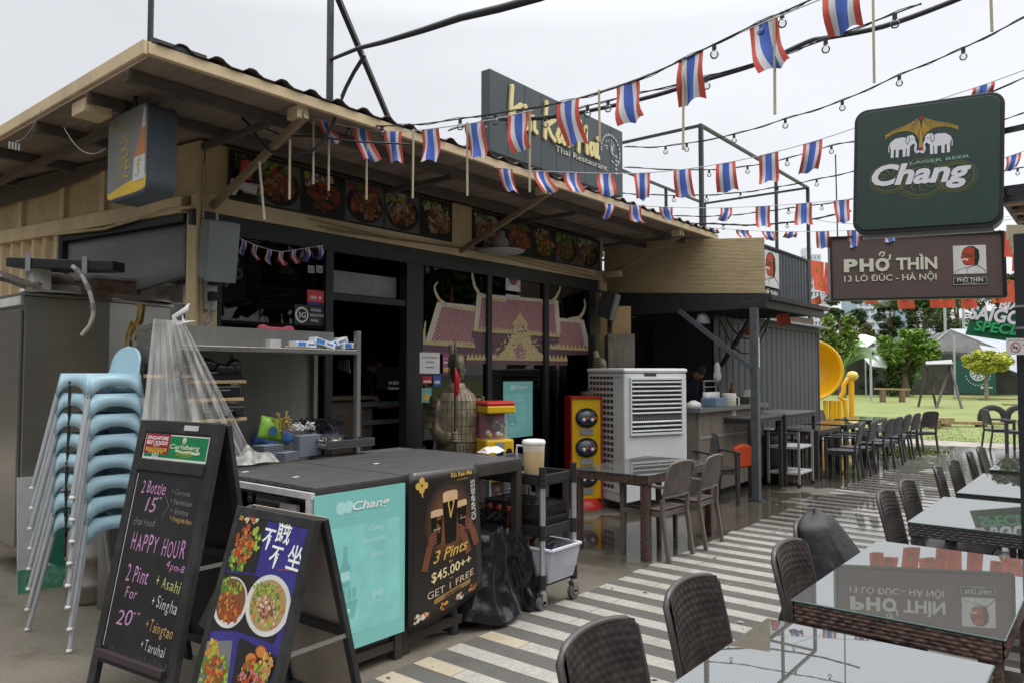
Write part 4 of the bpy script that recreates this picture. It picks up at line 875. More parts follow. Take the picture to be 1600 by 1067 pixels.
def cl(u, v):
    r_ = .16*sqrt(v)+.0; q = u*2*pi; return c+Vector((-.10+r_*cos(q)*.8, r_*sin(q)*1.0, .05+.13*(1-v)**.7*(1+.25*sin(3*q))+.018*sin(7*q+9*v)+.02))
one('blue_cloth', MB().grid(cl, 36, 12), mat('cloth_blue', (.06, .17, .50), .8, bump=.3), 'crumpled bright blue cloth among the trays', 'cloth', solid=.004)
c = G(430, 700, CH_); mb = MB(); mb.lathe(c+Vector((.0, -.02, .02)), [(0, 0), (.05, .01), (.06, .04), (.03, .07), (0, .075)], 12).lathe(c+Vector((-.02, .10, .02)), [(0, 0), (.045, .01), (.05, .035), (.02, .06), (0, .065)], 12)
one('white_pouch', mb, mat('pouch_white', (.6, .62, .68), .5), 'small white pouches under the blue cloth', 'pouch')
c = PX(424, 655, -4.75); t = thing('snack_packet', 'lime green snack packet standing behind the blue cloth', 'packet', c)
fr = Fr(c+Vector((0, -.11, -.12)), (0, 1, -.25), (-.1, .25, 1)); mb = MB(); mb.grid(lambda u, v: fr.p(u*.20, v*.16, .035*sin(pi*u)*sin(pi*v)**.5), 8, 6); mb.build('front', mat('packet_green', (.20, .42, .04), .35, var=.25, scale=14), t, solid=.004)
mb = MB(); fr.disc(mb, .09, .06, .035, .04, 12); mb.build('label', mat('packet_blue', (.03, .10, .22), .4), t)
def cutlery(pxs, py, x, n, m, label, h=.16, lean=.3, name='cutlery'):
    mb = MB()
    for k in range(n):
        px = R.uniform(*pxs); a_ = PX(px, py+R.uniform(-4, 6), x+R.uniform(-.05, .05)); d = Vector((R.uniform(-.4, .4), R.uniform(-lean, lean)*2, 1)).normalized()
        L_ = h*R.uniform(.5, 1); mb.tube([a_, a_+d*L_*.7, a_+d*L_], [.004, .005, R.choice((.013, .009, .016))], 5)
    return one(name, mb, m, label, name.replace('_', ' '))
cutlery((436, 456), 672, -4.72, 22, mat('brass', (.40, .28, .08), .4), 'bunch of brown and gold cutlery beside the green packet', .13)
cutlery((456, 492), 668, -4.75, 50, mat('cutlery_white', (.65, .65, .63), .35), 'heap of white handled spoons in the counter tray', .06, 1.6)
cutlery((470, 530), 668, -4.80, 110, BLACKF, 'heap of black handled cutlery behind the trays', .10, 1.2)
cutlery((505, 530), 690, -4.5, 40, INOX, 'steel spoons lying in the black tray on the counter', .07, 2.5)
MB_ = MB(); a_ = PX(500, 700, -4.62); 
t = thing('cutlery_tray', 'black tray of cutlery on the right end of the near counter', 'tray', (-4.6, 3.2, CH_))
yy0, yy1 = PX(488, 700, -4.6).y, PX(562, 700, -4.6).y
MB().b2((-4.78, yy0, CH_+.05), (-4.42, yy1, CH_+.06)).b2((-4.43, yy0, CH_+.06), (-4.42, yy1, CH_+.11)).b2((-4.78, yy0, CH_+.06), (-4.77, yy1, CH_+.11)).b2((-4.77, yy1-.01, CH_+.06), (-4.43, yy1, CH_+.11)).build('tray', mat('tray_black', (.05, .05, .055), .4), t, bevel=.004)
mb = MB(); 
for k in range(16): y = yy0+.05+k*(yy1-yy0-.1)/15; mb.tube([(-4.80, y, CH_+.08), (-4.80, y, CH_+.18)], .003, 4)
mb.tube([(-4.80, yy0+.05, CH_+.18), (-4.80, yy1-.05, CH_+.18)], .005, 5).tube([(-4.80, yy0+.05, CH_+.12), (-4.80, yy1-.05, CH_+.12)], .004, 5)
one('wire_basket', mb, mat('basket_violet', (.22, .20, .42), .4), 'pale violet wire basket behind the cutlery tray', 'basket')
one('steel_worktop', MB().b2((-4.62, yy0, CH_-.03), (-4.37, 4.2, CH_-.01)), INOXP, 'narrow strip of steel worktop behind the slatted counter', 'worktop')
c = G(768, 707, CH_); t = thing('tissue_packet', 'white and orange wet tissue packet on the far end of the counter', 'tissue packet', c)
MB().grid(lambda u, v: c+Vector(((v-.5)*.12, (u-.5)*.20, .008+.045*sin(pi*u)**.5*sin(pi*v)+.006*sin(9*u))), 12, 8).build('wrapper', mat('wrap_white', (.66, .64, .62), .4), t)
MB().grid(lambda u, v: c+Vector(((v-.5)*.10, (u*.3-.45)*.20, .012+.047*sin(pi*(u*.3+.05))**.5*sin(pi*v))), 6, 6).build('orange_print', mat('wrap_orange', (.60, .17, .06), .4), t)
for px, py in ((383, 737), (462, 745), (588, 724)): c = G(px, py, CH_); MB().box((c.x, c.y, CH_+.002), (.02, .045, .002), rz=.2).build('label_scrap', mat('scrap_white', (.6, .6, .58), .6), c1)
# service trolley ----------------------------------------------------------
t = thing('service_cart', 'black three shelf service cart with aluminium posts beside the counter', 'service cart', (-3.55, 4.4, 0))
kx0, kx1, ky0, ky1 = -4.02, -3.16, 4.20, 4.60
BP = mat('black_plastic', (.022, .022, .024), .45, var=.1)
for z in (.16, .50, .86):
    mb = MB().b2((kx0, ky0, z), (kx1, ky1, z+.02)); 
    for a_, b_ in (((kx0, ky0), (kx1, ky0+.02)), ((kx0, ky1-.02), (kx1, ky1)), ((kx0, ky0+.021), (kx0+.02, ky1-.021)), ((kx1-.02, ky0+.021), (kx1, ky1-.021))): mb.b2((*a_, z+.001), (*b_, z+.075))
    mb.build('shelf', BP, t, bevel=.004)
ALU = mat('aluminium_post', (.55, .56, .57), .35, metal=.7, var=.08)
for x in (kx0+.03, kx1-.0):
    for y in (ky0+.01, ky1-.01):
        mb = MB(); MB().tube([(x, y, .12), (x, y, .93)], .021, 12).build('post', ALU, t)
        for z in (.16, .50, .86): mb.tube([(x, y, z-.012), (x, y, z+.088)], .027, 12)
        mb.tube([(x, y, .93), (x, y, .99)], .024, 12); mb.build('post_sleeve', BP, t)
        MB().tube([(x-.022, y, .055), (x+.012, y, .055)], .052, 16).build('wheel', mat('caster_grey', (.12, .115, .11), .6), t)
        MB().tube([(x-.028, y, .055), (x+.018, y, .055)], .018, 10).b2((x-.028, y-.02, .05), (x-.022, y+.02, .12)).b2((x+.012, y-.02, .05), (x+.018, y+.02, .12)).b2((x-.03, y-.025, .105), (x+.02, y+.025, .125)).build('fork', INOX, t)
t = thing('drink_jug', 'translucent plastic jug of pale milky drink on top of the service cart', 'jug', G(832, 750, .88))
c = G(834, 750, .88); c = Vector((kx1-.17, PX(834, 740, kx1-.17).y, .885))
MB().lathe(c, [(0, 0), (.066, .0), (.07, .01), (.078, .19), (.079, .20)], 28).build('drink', mat('milky_tea', (.62, .46, .24), .35, var=.04), t)
MB().lathe(c, [(.0765, .195), (.080, .23), (.081, .255)], 28).build('jug_wall', mat('cloudy_plastic', (.66, .60, .48), .3), t)
MB().lathe(c+Vector((0, 0, .25)), [(.084, 0), (.087, .012), (.078, .03), (.05, .034), (0, .034)], 28).build('lid', mat('lid_white', (.72, .72, .69), .4), t)
d = -RGT; MB().tube([c+d*.075+Vector((0, 0, .235)), c+d*.12+Vector((0, 0, .24)), c+d*.125+Vector((0, 0, .2)), c+d*.11+Vector((0, 0, .06)), c+d*.072+Vector((0, 0, .04))], .009, 7).build('handle', mat('handle_lilac', (.50, .50, .62), .35), t)
# bins of trays on the middle shelf, clear box on the lowest
def basket(c, dx, dy, h, label):
    mb = MB(); 
    for k in range(7):
        f = k/6; z = c[2]+h*f; s = .86+.14*f
        P4 = [(c[0]-dx/2*s, c[1]-dy/2*s, z), (c[0]+dx/2*s, c[1]-dy/2*s, z), (c[0]+dx/2*s, c[1]+dy/2*s, z), (c[0]-dx/2*s, c[1]+dy/2*s, z)]
        for a_, b_ in zip(P4, P4[1:]+P4[:1]): mb.bar(a_, b_, .005, .006 if k < 6 else .014)
    for k in range(16):
        f = -1+2*k/15
        for sx in (-1, 1): mb.bar((c[0]+sx*dx/2*.86, c[1]+f*dy/2*.86, c[2]), (c[0]+sx*dx/2, c[1]+f*dy/2, c[2]+h), .004); mb.bar((c[0]+f*dx/2*.86, c[1]+sx*dy/2*.86, c[2]), (c[0]+f*dx/2, c[1]+sx*dy/2, c[2]+h), .004)
    mb.b2((c[0]-dx*.42, c[1]-dy*.42, c[2]), (c[0]+dx*.42, c[1]+dy*.42, c[2]+.005))
    return one('basket', mb, BP, label, 'basket', 'black baskets on the service cart')
for k, (x, z, lb) in enumerate(((-3.30, .522, 'lower front black basket on the middle cart shelf'), (-3.32, .61, 'upper front black basket stacked on the middle cart shelf'), (-3.58, .522, 'middle black basket on the cart shelf'), (-3.60, .61, 'black basket stacked in the middle of the cart'), (-3.83, .522, 'rear black basket on the cart shelf'))): basket((x, 4.40, z), .24, .33, .10, lb)
cutlery((742, 868), 815, -3.5, 60, BLACKF, 'dark cutlery handles sticking out of the cart baskets', .12, 1.5)
t = thing('clear_crate', 'clear plastic crate of sauce bottles on the lowest cart shelf', 'crate', (-3.4, 4.4, .18))
CLR = mat('crate_clear', (.70, .72, .80), .25, alpha=.42, var=.08)
def cwall(mb, x0, y0, x1, y1, z0, z1, e=.02): return mb
mb = MB(); b0 = [(-3.72, 4.25), (-3.14, 4.25), (-3.14, 4.55), (-3.72, 4.55)]; b1 = [(-3.76, 4.22), (-3.09, 4.22), (-3.09, 4.58), (-3.76, 4.58)]
for i in range(4): mb.quad((*b0[i], .185), (*b0[(i+1) % 4], .185), (*b1[(i+1) % 4], .42), (*b1[i], .42))
mb.build('wall', CLR, t, solid=.004)
mb = MB(); 
for i in range(4): mb.bar((*b1[i], .42), (*b1[(i+1) % 4], .42), .022, .014)
mb.build('rim', mat('crate_rim', (.66, .68, .74), .3), t)
for k in range(26):
    x = R.uniform(-3.68, -3.2); y = R.uniform(4.3, 4.5); z = .19+R.random()*.14
    MB().tube([(x, y, z), (x+R.uniform(-.03, .03), y+R.uniform(-.05, .05), z+.09), (x+.0, y+.05, z+.11)], [.022, .022, .01], 8).build('bottle', (PAL[CHI], BLACKF, PAL[GRY], mat('sauce_violet', (.15, .12, .4), .3), PAL[CHI], INOX)[k % 6], t)
for k in range(3):
    c = Vector((-3.42-.09*k, 4.16, .52)); tt = thing('soy_bottle', ('right', 'middle', 'left')[k]+' of three red capped sauce bottles standing by the bin', 'bottle', c, 'red capped sauce bottles by the bin')
    MB().lathe(c, [(0, 0), (.03, 0), (.032, .02), (.032, .09), (.014, .13), (.013, .15)], 12).build('bottle', mat('soy', (.05, .02, .012), .15), tt); MB().lathe(c+Vector((0, 0, .15)), [(.017, 0), (.017, .03), (0, .032)], 12).build('cap', PAL[CHI], tt)
import mathutils.noise as mnoise
# bin with black bag
BAG = mat('bin_bag', (.014, .014, .017), .2, var=.1, bump=1.0, bscale=9); cb = Vector((-3.50, 3.86, 0))
t = thing('waste_bin', 'round waste bin lined with a shiny black bin bag under the counter', 'bin', cb)
MB().lathe(cb, [(.0, .05), (.16, .05), (.20, .55), (.205, .58), (.19, .58), (.15, .1)], 24).build('bin', BP, t)
def bagf(u, v):
    q = 2*pi*u; fold = .5+.5*sin(q*7+2*sin(q*3)); r_ = .22+.05*v+.035*fold*(v**.6)*(1.15-v)*1.6+.022*mnoise.noise(Vector((q*3.2, v*5, 1)))+.03*mnoise.noise(Vector((cos(q)*2, sin(q)*2, v*2.5)))
    z = .60-.55*v+.02*sin(q*5); side = max(0, cos(q+.55)); r_ += .10*side*v*v
    return cb+Vector((r_*cos(q), r_*sin(q), max(.01, z)))
MB().grid(bagf, 140, 26).build('bag', BAG, t); MB().grid(lambda u, v: cb+Vector(((.225-.05*v)*cos(2*pi*u), (.225-.05*v)*sin(2*pi*u), .60-.2*v+.015*sin(2*pi*u*9))), 70, 5).build('bag_rim', BAG, t)
def bag2(u, v):
    q = 2*pi*u; c2 = cb+Vector((.13, .38-.1*(1-v), 0)); r_ = .07+.10*v+.03*sin(q*5+v*3)*v+.04*mnoise.noise(Vector((cos(q)*3, sin(q)*3, v*5))); return c2+Vector((r_*cos(q), r_*sin(q)*1.15, max(.012, .57-.56*v)))
MB().grid(bag2, 70, 22).build('bag_tail', BAG, t)
c = G(722, 985, 0); one('table_foot', MB().tube([(-3.33, 3.50, 0), (-3.36, 3.50, .30)], .032, 10), BLACKM, 'dark round foot pipe under the stout poster', 'pipe')
# ================================================================== SANDWICH BOARDS, HIGH CHAIRS, FRIDGE, STATUES, MACHINES
FRB = mat('board_frame', (.022, .022, .023), .5, var=.3, dirt=.35, dirtcol=(.12, .12, .12), scale=9)
def cdir(hd): return RGT*sin(hd)-FWD*cos(hd)         # direction pointing right/near, its far end heading left by hd
def aframe(t, TL, w, hd, ht, lean, fw, back_lean, backmat, foot_ext=.0):
    u = cdir(hd); n = u.cross(Vector((0, 0, 1))).normalized()      # towards the viewer
    BL = Vector((TL.x, TL.y, 0))+n*lean
    fr = Fr(BL, u, TL-BL); Lh = (TL-BL).length
    for a in (0, w-fw): mb = MB(); fr.poly(mb, [(a, 0), (a+fw, 0), (a+fw, Lh), (a, Lh)], -.028, .034); mb.build('post', FRB, t, bevel=.004)
    mb = MB(); fr.poly(mb, [(fw, Lh-fw), (w-fw, Lh-fw), (w-fw, Lh), (fw, Lh)], -.026, .03); mb.build('rail', FRB, t, bevel=.003)
    mb = MB(); fr.poly(mb, [(fw, foot_ext), (w-fw, foot_ext), (w-fw, foot_ext+fw), (fw, foot_ext+fw)], -.026, .03); mb.build('rail', FRB, t, bevel=.003)
    # rear leaf
    BR2 = Vector((TL.x, TL.y, 0))-n*back_lean; fb = Fr(BR2, u, (TL-n*.035)-BR2); Lb = ((TL-n*.035)-BR2).length-.01
    for a in (0, w-fw): mb = MB(); fb.poly(mb, [(a, 0), (a+fw*.9, 0), (a+fw*.9, Lb), (a, Lb)], -.028, .028); mb.build('rear_post', FRB, t, bevel=.003)
    for b in (.12, Lb*.48, Lb-.05): mb = MB(); fb.poly(mb, [(fw, b), (w-fw, b), (w-fw, b+.04), (fw, b+.04)], -.026, .022); mb.build('rear_rail', FRB, t)
    mb = MB(); fb.poly(mb, [(fw*.5, .12), (w-fw*.5, .12), (w-fw*.5, Lb), (fw*.5, Lb)], -.032, .004); mb.build('rear_panel', backmat, t)
    p1 = fr.p(w-.01, Lh*.5, -.03); p2 = fb.p(w-.012, Lb*.49, -.02); MB().bar(p1, p2, .004, .02).build('hinge_stay', INOX, t)
    return fr, Lh
# chalk board
TLc = PD(222, 655, 4.17); t = thing('chalkboard_sign', 'tall black folding chalkboard listing happy hour drinks', 'sandwich board', (TLc.x, TLc.y, 0))
HDc = radians(58); WC = .69
fr, Lh = aframe(t, TLc, WC, HDc, 0, .28, .062, .28, mat('back_panel_black', (.02, .02, .02), .6), .17)
def onb(fr, px, py): q = plane(px, py, fr.o, fr.n)-fr.o; return q.dot(fr.u), q.dot(fr.v)
mb = MB(); fr.rect(mb, .063, .24, WC-.063, Lh-.063, .0005, -.006)
CHB = mat('chalk_black', (.016, .016, .018), .55, var=.45, scale=3, dirt=.35, dirtcol=(.06, .06, .062)); mb.build('slate', CHB, t)
zr = onb(fr, 280, 740)[1]; mb = MB(); fr.poly(mb, [(.063, zr), (WC-.063, zr), (WC-.063, zr+.06), (.063, zr+.06)], .001, .010); mb.build('rail', FRB, t, bevel=.003)
mb = MB(); fr.poly(mb, [(.062, .20), (WC-.062, .20), (WC-.062, .235), (.062, .235)], .0, .035); mb.build('chalk_ledge', mat('ledge_purple', (.045, .03, .035), .6), t, bevel=.003)
mb = MB(); fr.rect(mb, .068, .25, .073, zr-.02, .001); mb.build('chalk_line', mat('chalk_white', (.55, .55, .55), .9), t)
# printed header card
y1 = Lh-.072; y0 = zr+.063; K = (y1-y0)/.315
mb = MB(); fr.rect(mb, .075, y0, WC-.07, y1, .002, -.0012); mb.build('header_card', mat('card_white', (.66, .68, .62), .4), t)
mb = MB(); fr.rect(mb, .085, y0+.012, WC-.075, y1-.006, .0026); mb.build('header_print', mat('beer_green', (.012, .20, .075), .35), t)
mb = MB(); fr.rect(mb, .080, y0+.03, .295, y1, .0032); mb.build('red_print', mat('deep_red', (.33, .02, .04), .35), t)
rc = .187; hh = y1-y0
text('SINGAPORE', fr, rc, y1-.070*K, .045*K, WHITEP, t, c=.0040, w=.185, bold=.02); text('BEST FOODS', fr, rc, y1-.13*K, .045*K, WHITEP, t, c=.0040, w=.185, bold=.02)
text('ENJOY', fr, rc, y1-.16*K, .014, WHITEP, t, c=.0040)
mb = MB(); fr.rrect(mb, .095, y1-.215*K, .28, y1-.17*K, .008, .0040); mb.build('yellow_print', PAL[YEL], t); text('TOP RATED FOODS', fr, rc, y1-.205*K, .022, mat('deep_red', (.3, .02, .04)), t, c=.0046, w=.16, bold=.01)
text('★★★★★', fr, rc, y1-.25*K, .022, PAL[YEL], t, c=.004, w=.13); text('2023', fr, rc, y1-.285*K, .022, WHITEP, t, c=.004, bold=.01)
CGR = mat('cream_green_print', (.66, .68, .5), .4)
text('Carlsberg', fr, .43, y1-.165*K, .058*K, CGR, t, c=.0040, w=.25, bold=.015, shear=.1)
mb = MB(); fr.stroke(mb, [(.36, y1-.185*K), (.42, y1-.205*K), (.48, y1-.195*K), (.53, y1-.21*K), (.56, y1-.20*K)], .012, .0040); fr.disc(mb, .42, y1-.06*K, .018, .004, 8); fr.disc(mb, .42, y1-.08*K, .012, .004, 6); mb.build('crest_print', CGR, t)
text('DENMARK', fr, .44, y1-.245*K, .022, PAL[LIM], t, c=.004, bold=.01); text('COPENHAGEN', fr, .44, y1-.268*K, .008, PAL[LIM], t, c=.004)
mb = MB(); fr.rect(mb, .40, Lh-.045, .52, Lh-.018, .0075, -.001); mb.build('tape_label', mat('tape', (.5, .5, .5), .5), t)
CP = mat('chalk_pink', (.50, .24, .45), .9, var=.35, scale=60); CW = mat('chalk_pale', (.50, .50, .50), .9, var=.4, scale=60); CY = mat('chalk_yellow', (.44, .45, .18), .9, var=.4, scale=60); CO = mat('chalk_orange', (.50, .30, .12), .9, var=.4, scale=60); CG = mat('chalk_faint', (.19, .19, .19), .9, var=.4, scale=60)
def chalk(s, x0, y0_, x1, y1_, hpx, m, name='chalk_lettering'):
    a0, b0 = onb(fr, x0, y0_); a1, b1 = onb(fr, x1, y1_)
    h = onb(fr, x0, y0_-hpx)[1]-b0; tot = 0; adv = []
    for ch in s: wv = .35 if ch in " 'il1.,-" else (.55 if ch in 'rstfjI+' else (.95 if ch in 'mwMW' else .72)); adv.append(wv); tot += wv
    mb = MB(); x = 0
    for ch, wv in zip(s, adv):
        f = (x+wv/2)/tot; x += wv
        if ch == ' ': continue
        q = text(ch, fr, a0+(a1-a0)*f, b0+(b1-b0)*f+R.uniform(-.05, .05)*h, h*R.uniform(.92, 1.08), m, None, c=.0016, w=(a1-a0)/tot*wv*.80, bold=.0, shear=.18, rot=(b1-b0)/(a1-a0)*.4+R.uniform(-.05, .05))
        if q: mb.add(q.v, q.f)
    return mb.build(name, m, t)
chalk('2 Bottle', 220, 768, 258, 774, 20, CP); chalk('15', 226, 796, 244, 800, 24, CP); chalk("'' ", 245, 783, 256, 786, 8, CP)
chalk('+ Corona', 268, 770, 297, 776, 8, CG); chalk('+ Heineken', 266, 785, 300, 792, 9, CG); chalk('+ Stopa', 266, 800, 294, 806, 9, CG); chalk('+ Hoegaarden', 265, 812, 299, 820, 9, CO)
chalk('thai food', 208, 818, 242, 822, 12, CG)
mb = MB(); fr.stroke(mb, [onb(fr, 259, 774), onb(fr, 264, 790), onb(fr, 253, 807)], .003, .0016); mb.build('chalk_bracket', CG, t)
chalk('HAPPY HOUR', 203, 857, 288, 874, 29, CP); chalk('4pm-8', 259, 886, 288, 896, 13, CP)
chalk('2 Pint', 195, 906, 231, 912, 28, CP); chalk('For', 194, 932, 213, 938, 19, CP); chalk('20', 180, 972, 206, 979, 26, CP); chalk('++', 207, 960, 220, 963, 8, CP)
chalk('+ Asahi', 243, 914, 281, 929, 20, CY); chalk('+ Singha', 236, 945, 276, 960, 20, CW); chalk('+ Tsingtao', 227, 982, 269, 999, 20, CO); chalk('+ Taruhai', 219, 1013, 257, 1028, 18, CW)
mb = MB()
for k in range(26): x = 170+k*3.6; a_ = onb(fr, x, 1010+k*1.2+R.uniform(-4, 4)); b_ = onb(fr, x-3, 1028+k*1.3+R.uniform(-8, 5)); fr.stroke(mb, [a_, b_], .0022, .0015)
mb.build('chalk_scribble', CG, t)
# food menu board
TLf = PD(372, 789, 3.52); t = thing('food_board_sign', 'colourful folding food board with Chinese characters and dish photos', 'sandwich board', (TLf.x, TLf.y, 0))
WF = .575; fr, Lh = aframe(t, TLf, WF, radians(53), 0, .30, .042, .30, mat('worn_panel', (.40, .34, .28), .6, var=.12, dirt=.3, dirtcol=(.25, .2, .16)), .05)
mb = MB(); fr.rect(mb, .042, .092, WF-.042, Lh-.042, .001, -.004); mb.build('print_sheet', mat('deep_blue_print', (.045, .040, .22), .3, var=.3, scale=5), t)
def pc(pts): return [onb(fr, *p) for p in pts]
def fpoly(mi, pts, c, name='print'): mb = MB().use(mi); fr.poly(mb, pc(pts), c); mb.build(name, PAL, t)
fpoly(DAR, [(372, 802), (421, 806), (399, 895), (349, 888)][::1], .002, 'photo_ground')
fpoly(DAR, [(349, 893), (396, 897), (455, 925), (428, 1005), (370, 985), (322, 985), (310, 975)], .0018, 'photo_ground')
fpoly(GRY, [(320, 1001), (364, 1000), (350, 1120), (290, 1120)], .002, 'photo_ground'); fpoly(DAR, [(375, 995), (432, 1025), (440, 1020), (400, 1120), (352, 1120)], .002, 'photo_ground')
def pheap(px, py, rx, ry, cols, n, s, c): 
    a_, b_ = onb(fr, px, py); e1 = onb(fr, px+rx, py); e2 = onb(fr, px, py-ry); RX = abs(e1[0]-a_); RY = abs(e2[1]-b_)
    mb = MB(); heap(mb, fr, a_, b_, RX, RY, cols, n, s, c, rg); mb.build('dish_print', PAL, t)
def pdisc(px, py, rx, ry, mi, c):
    a_, b_ = onb(fr, px, py); RX = abs(onb(fr, px+rx, py)[0]-a_); RY = abs(onb(fr, px, py-ry)[1]-b_); mb = MB().use(mi); fr.disc(mb, a_, b_, RX, c, 32, RY); mb.build('bowl_print', PAL, t)
pheap(392, 808, 20, 8, (CHI, CRE, LEA, ORA), 40, .014, .003); pheap(375, 872, 16, 20, (LIM, LEA), 50, .016, .003); pheap(392, 845, 17, 22, (LIM, LEA), 40, .016, .003); pheap(382, 850, 15, 32, (CHI, ORA, BRO), 90, .014, .0042)
pdisc(360, 940, 28, 42, WHI, .003); pdisc(361, 937, 24, 36, BRO, .0034); pheap(362, 915, 18, 14, (LEA, LIM), 60, .012, .004); pheap(359, 948, 20, 24, (CHI, BRO, ORA), 110, .012, .0045)
pdisc(419, 945, 37, 50, WHI, .0034); pdisc(419, 945, 30, 42, TAN, .0038); pheap(419, 946, 27, 38, (CRE, TAN, LEA, ORA, LIM), 170, .010, .0045); pheap(418, 922, 22, 12, (LEA, LIM), 60, .010, .006); pheap(418, 950, 12, 14, (CRE, PIN, BRO), 50, .012, .007)
pheap(332, 1012, 12, 16, (ORA, YEL, LIM), 40, .014, .003); pheap(335, 1050, 24, 32, (LIM, LEA), 110, .016, .003); pheap(336, 1048, 16, 26, (CHI, ORA, BRO), 80, .013, .005)
pdisc(392, 1030, 12, 14, DAR, .0026); pdisc(393, 1030, 9, 11, ORA, .003); pdisc(409, 1018, 10, 11, BRO, .0034); pdisc(409, 1018, 8, 9, ORA, .004)
pheap(400, 1050, 22, 18, (LIM, LEA, CHI), 100, .016, .005); pheap(395, 1064, 24, 14, (CHI, PIN, BRO, DAR), 90, .014, .007); pheap(418, 1040, 10, 22, (TAN, YEL, ORA), 50, .012, .008)
mb = MB()
for a_, b_ in (((428, 812), (483, 822)), ((483, 822), (473, 890)), ((473, 890), (436, 890))): fr.stroke(mb, [onb(fr, *a_), onb(fr, *b_)], .004, .003)
mb.build('red_outline', PAL[CHI], t)
for ch, px, py, hp in (('不', 417, 855, 36), ('餓', 441, 845, 42), ('不', 428, 884, 38), ('坐', 457, 888, 42)):
    a_, b_ = onb(fr, px, py); h = (onb(fr, px, py-hp)[1]-b_)*.80; text(ch, fr, a_, b_, h, WHITEP, t, c=.0035, bold=.012, w=h*1.12, rot=-.03)
# high chairs ----------------------------------------------------------------
HB = mat('highchair_blue', (.40, .60, .70), .32, var=.06, scale=5, dirt=.2, dirtcol=(.28, .36, .40)); HL = mat('highchair_leg', (.42, .44, .455), .35, var=.1, dirt=.2); HT = mat('foot_tip', (.62, .60, .56), .5)
hc = thing('high_chair', 'top light blue plastic high chair with tall rounded back', 'high chair', (0, 0, 0), 'stacked light blue high chairs')
A_, B_, SH = .22, .15, .155; LG = .595
def wallp(p0, p1, q0, q1, zt, arch, mb, drop=.0):
    # wall from p0,p1 (top) to q0,q1 (bottom), arch cut in the lower edge
    p0, p1, q0, q1 = map(Vector, (p0, p1, q0, q1)); n = 14; top_ = [p0.lerp(p1, i/n) for i in range(n+1)]; bot = []
    for i in range(n+1):
        f = i/n; g = (f-.5)*2; a_ = arch*sqrt(max(0, 1-(g/.86)**2)) if abs(g) < .86 else 0; b = q0.lerp(q1, f); tt = p0.lerp(p1, f); bot.append(b.lerp(tt, a_))
    b0 = len(mb.v); mb.v += top_+bot
    for i in range(n): mb.f.append([b0+i, b0+i+1, b0+n+2+i, b0+n+1+i]); mb.m.append(0); mb.sm.append(True)
mb = MB(); zt = LG+SH; e = .025
T4 = [(-A_, -B_, zt), (A_, -B_, zt), (A_, B_, zt), (-A_, B_, zt)]; B4 = [(-A_-e, -B_-e, LG), (A_+e, -B_-e, LG), (A_+e, B_+e, LG), (-A_-e, B_+e, LG)]
for i, ar in enumerate((.52, .50, .3, .50)): j = (i+1) % 4; wallp(T4[i], T4[j], B4[i], B4[j], zt, ar, mb)
mb.build('shell', HB, hc, solid=.007)
MB().b2((-A_+.0, -B_+.0, zt-.004), (A_, -B_+.05, zt)).b2((-A_, -B_+.051, zt-.004), (-A_+.03, B_, zt)).b2((A_-.03, -B_+.051, zt-.004), (A_, B_, zt)).build('rim', HB, hc, bevel=.002)
MB().grid(lambda u, v: Vector(((-A_+.03)*(1-2*u)*.98, -B_+.05+v*(2*B_-.06), zt-.085+.03*(2*u-1)**2+.03*max(0, v-.6))), 8, 8).build('seat', HB, hc, solid=.006)
def bk(u, v):
    g = 2*u-1; hw = A_*.93*sqrt(max(0, 1-(max(0, v-.35)/.65)**2.2)) if v > .35 else A_*(1-.2*v); return Vector((g*max(hw, .002), B_-.002+.035*v-.02*(1-g*g)*0, zt-.01+.19*v))
MB().grid(bk, 14, 14).build('backrest', HB, hc, solid=.010)
for sx in (-1, 1):
    for sy in (-1, 1):
        MB().tube([(sx*(A_+.01), sy*(B_+.012), LG+.02), (sx*(A_+.085), sy*(B_+.12), .012)], [.0165, .0125], 10).build('leg', HL, hc)
        MB().lathe((sx*(A_+.086), sy*(B_+.122), 0), [(0, 0), (.016, .002), (.018, .012), (.013, .022), (0, .024)], 10).build('foot_cap', HT, hc)
MB().box((-.05, -B_-.012, LG+.045), (.03, .006, .12)).build('strap', BP, hc); MB().tube([(-.05, -B_-.01, LG), (-.03, -B_-.02, LG-.08), (-.06, -B_-.01, LG-.11)], .008, 5).build('strap', BP, hc)
F1 = G(106, 1020); F2 = G(40, 984); xd = (F1-F2).normalized(); rz = atan2(xd.y, xd.x)
yd = Vector((-xd.y, xd.x, 0)); ctr = F1-xd*(A_+.086)+yd*(B_+.122)
NS = 8; DZ = .128
names = ['lowest', 'second from the bottom', 'third from the bottom', 'fourth from the bottom', 'fourth from the top', 'third from the top', 'second from the top']
for k in range(NS):
    lean = Vector((.012, .012, 0))*k
    o = hc if k == NS-1 else dup(hc, label='light blue high chair, %s in the stack' % names[k])
    o.location = ctr+lean*0+Vector((R.uniform(-.006, .006), R.uniform(-.006, .006), DZ*k)); o.rotation_euler.z = rz+R.uniform(-.015, .015)
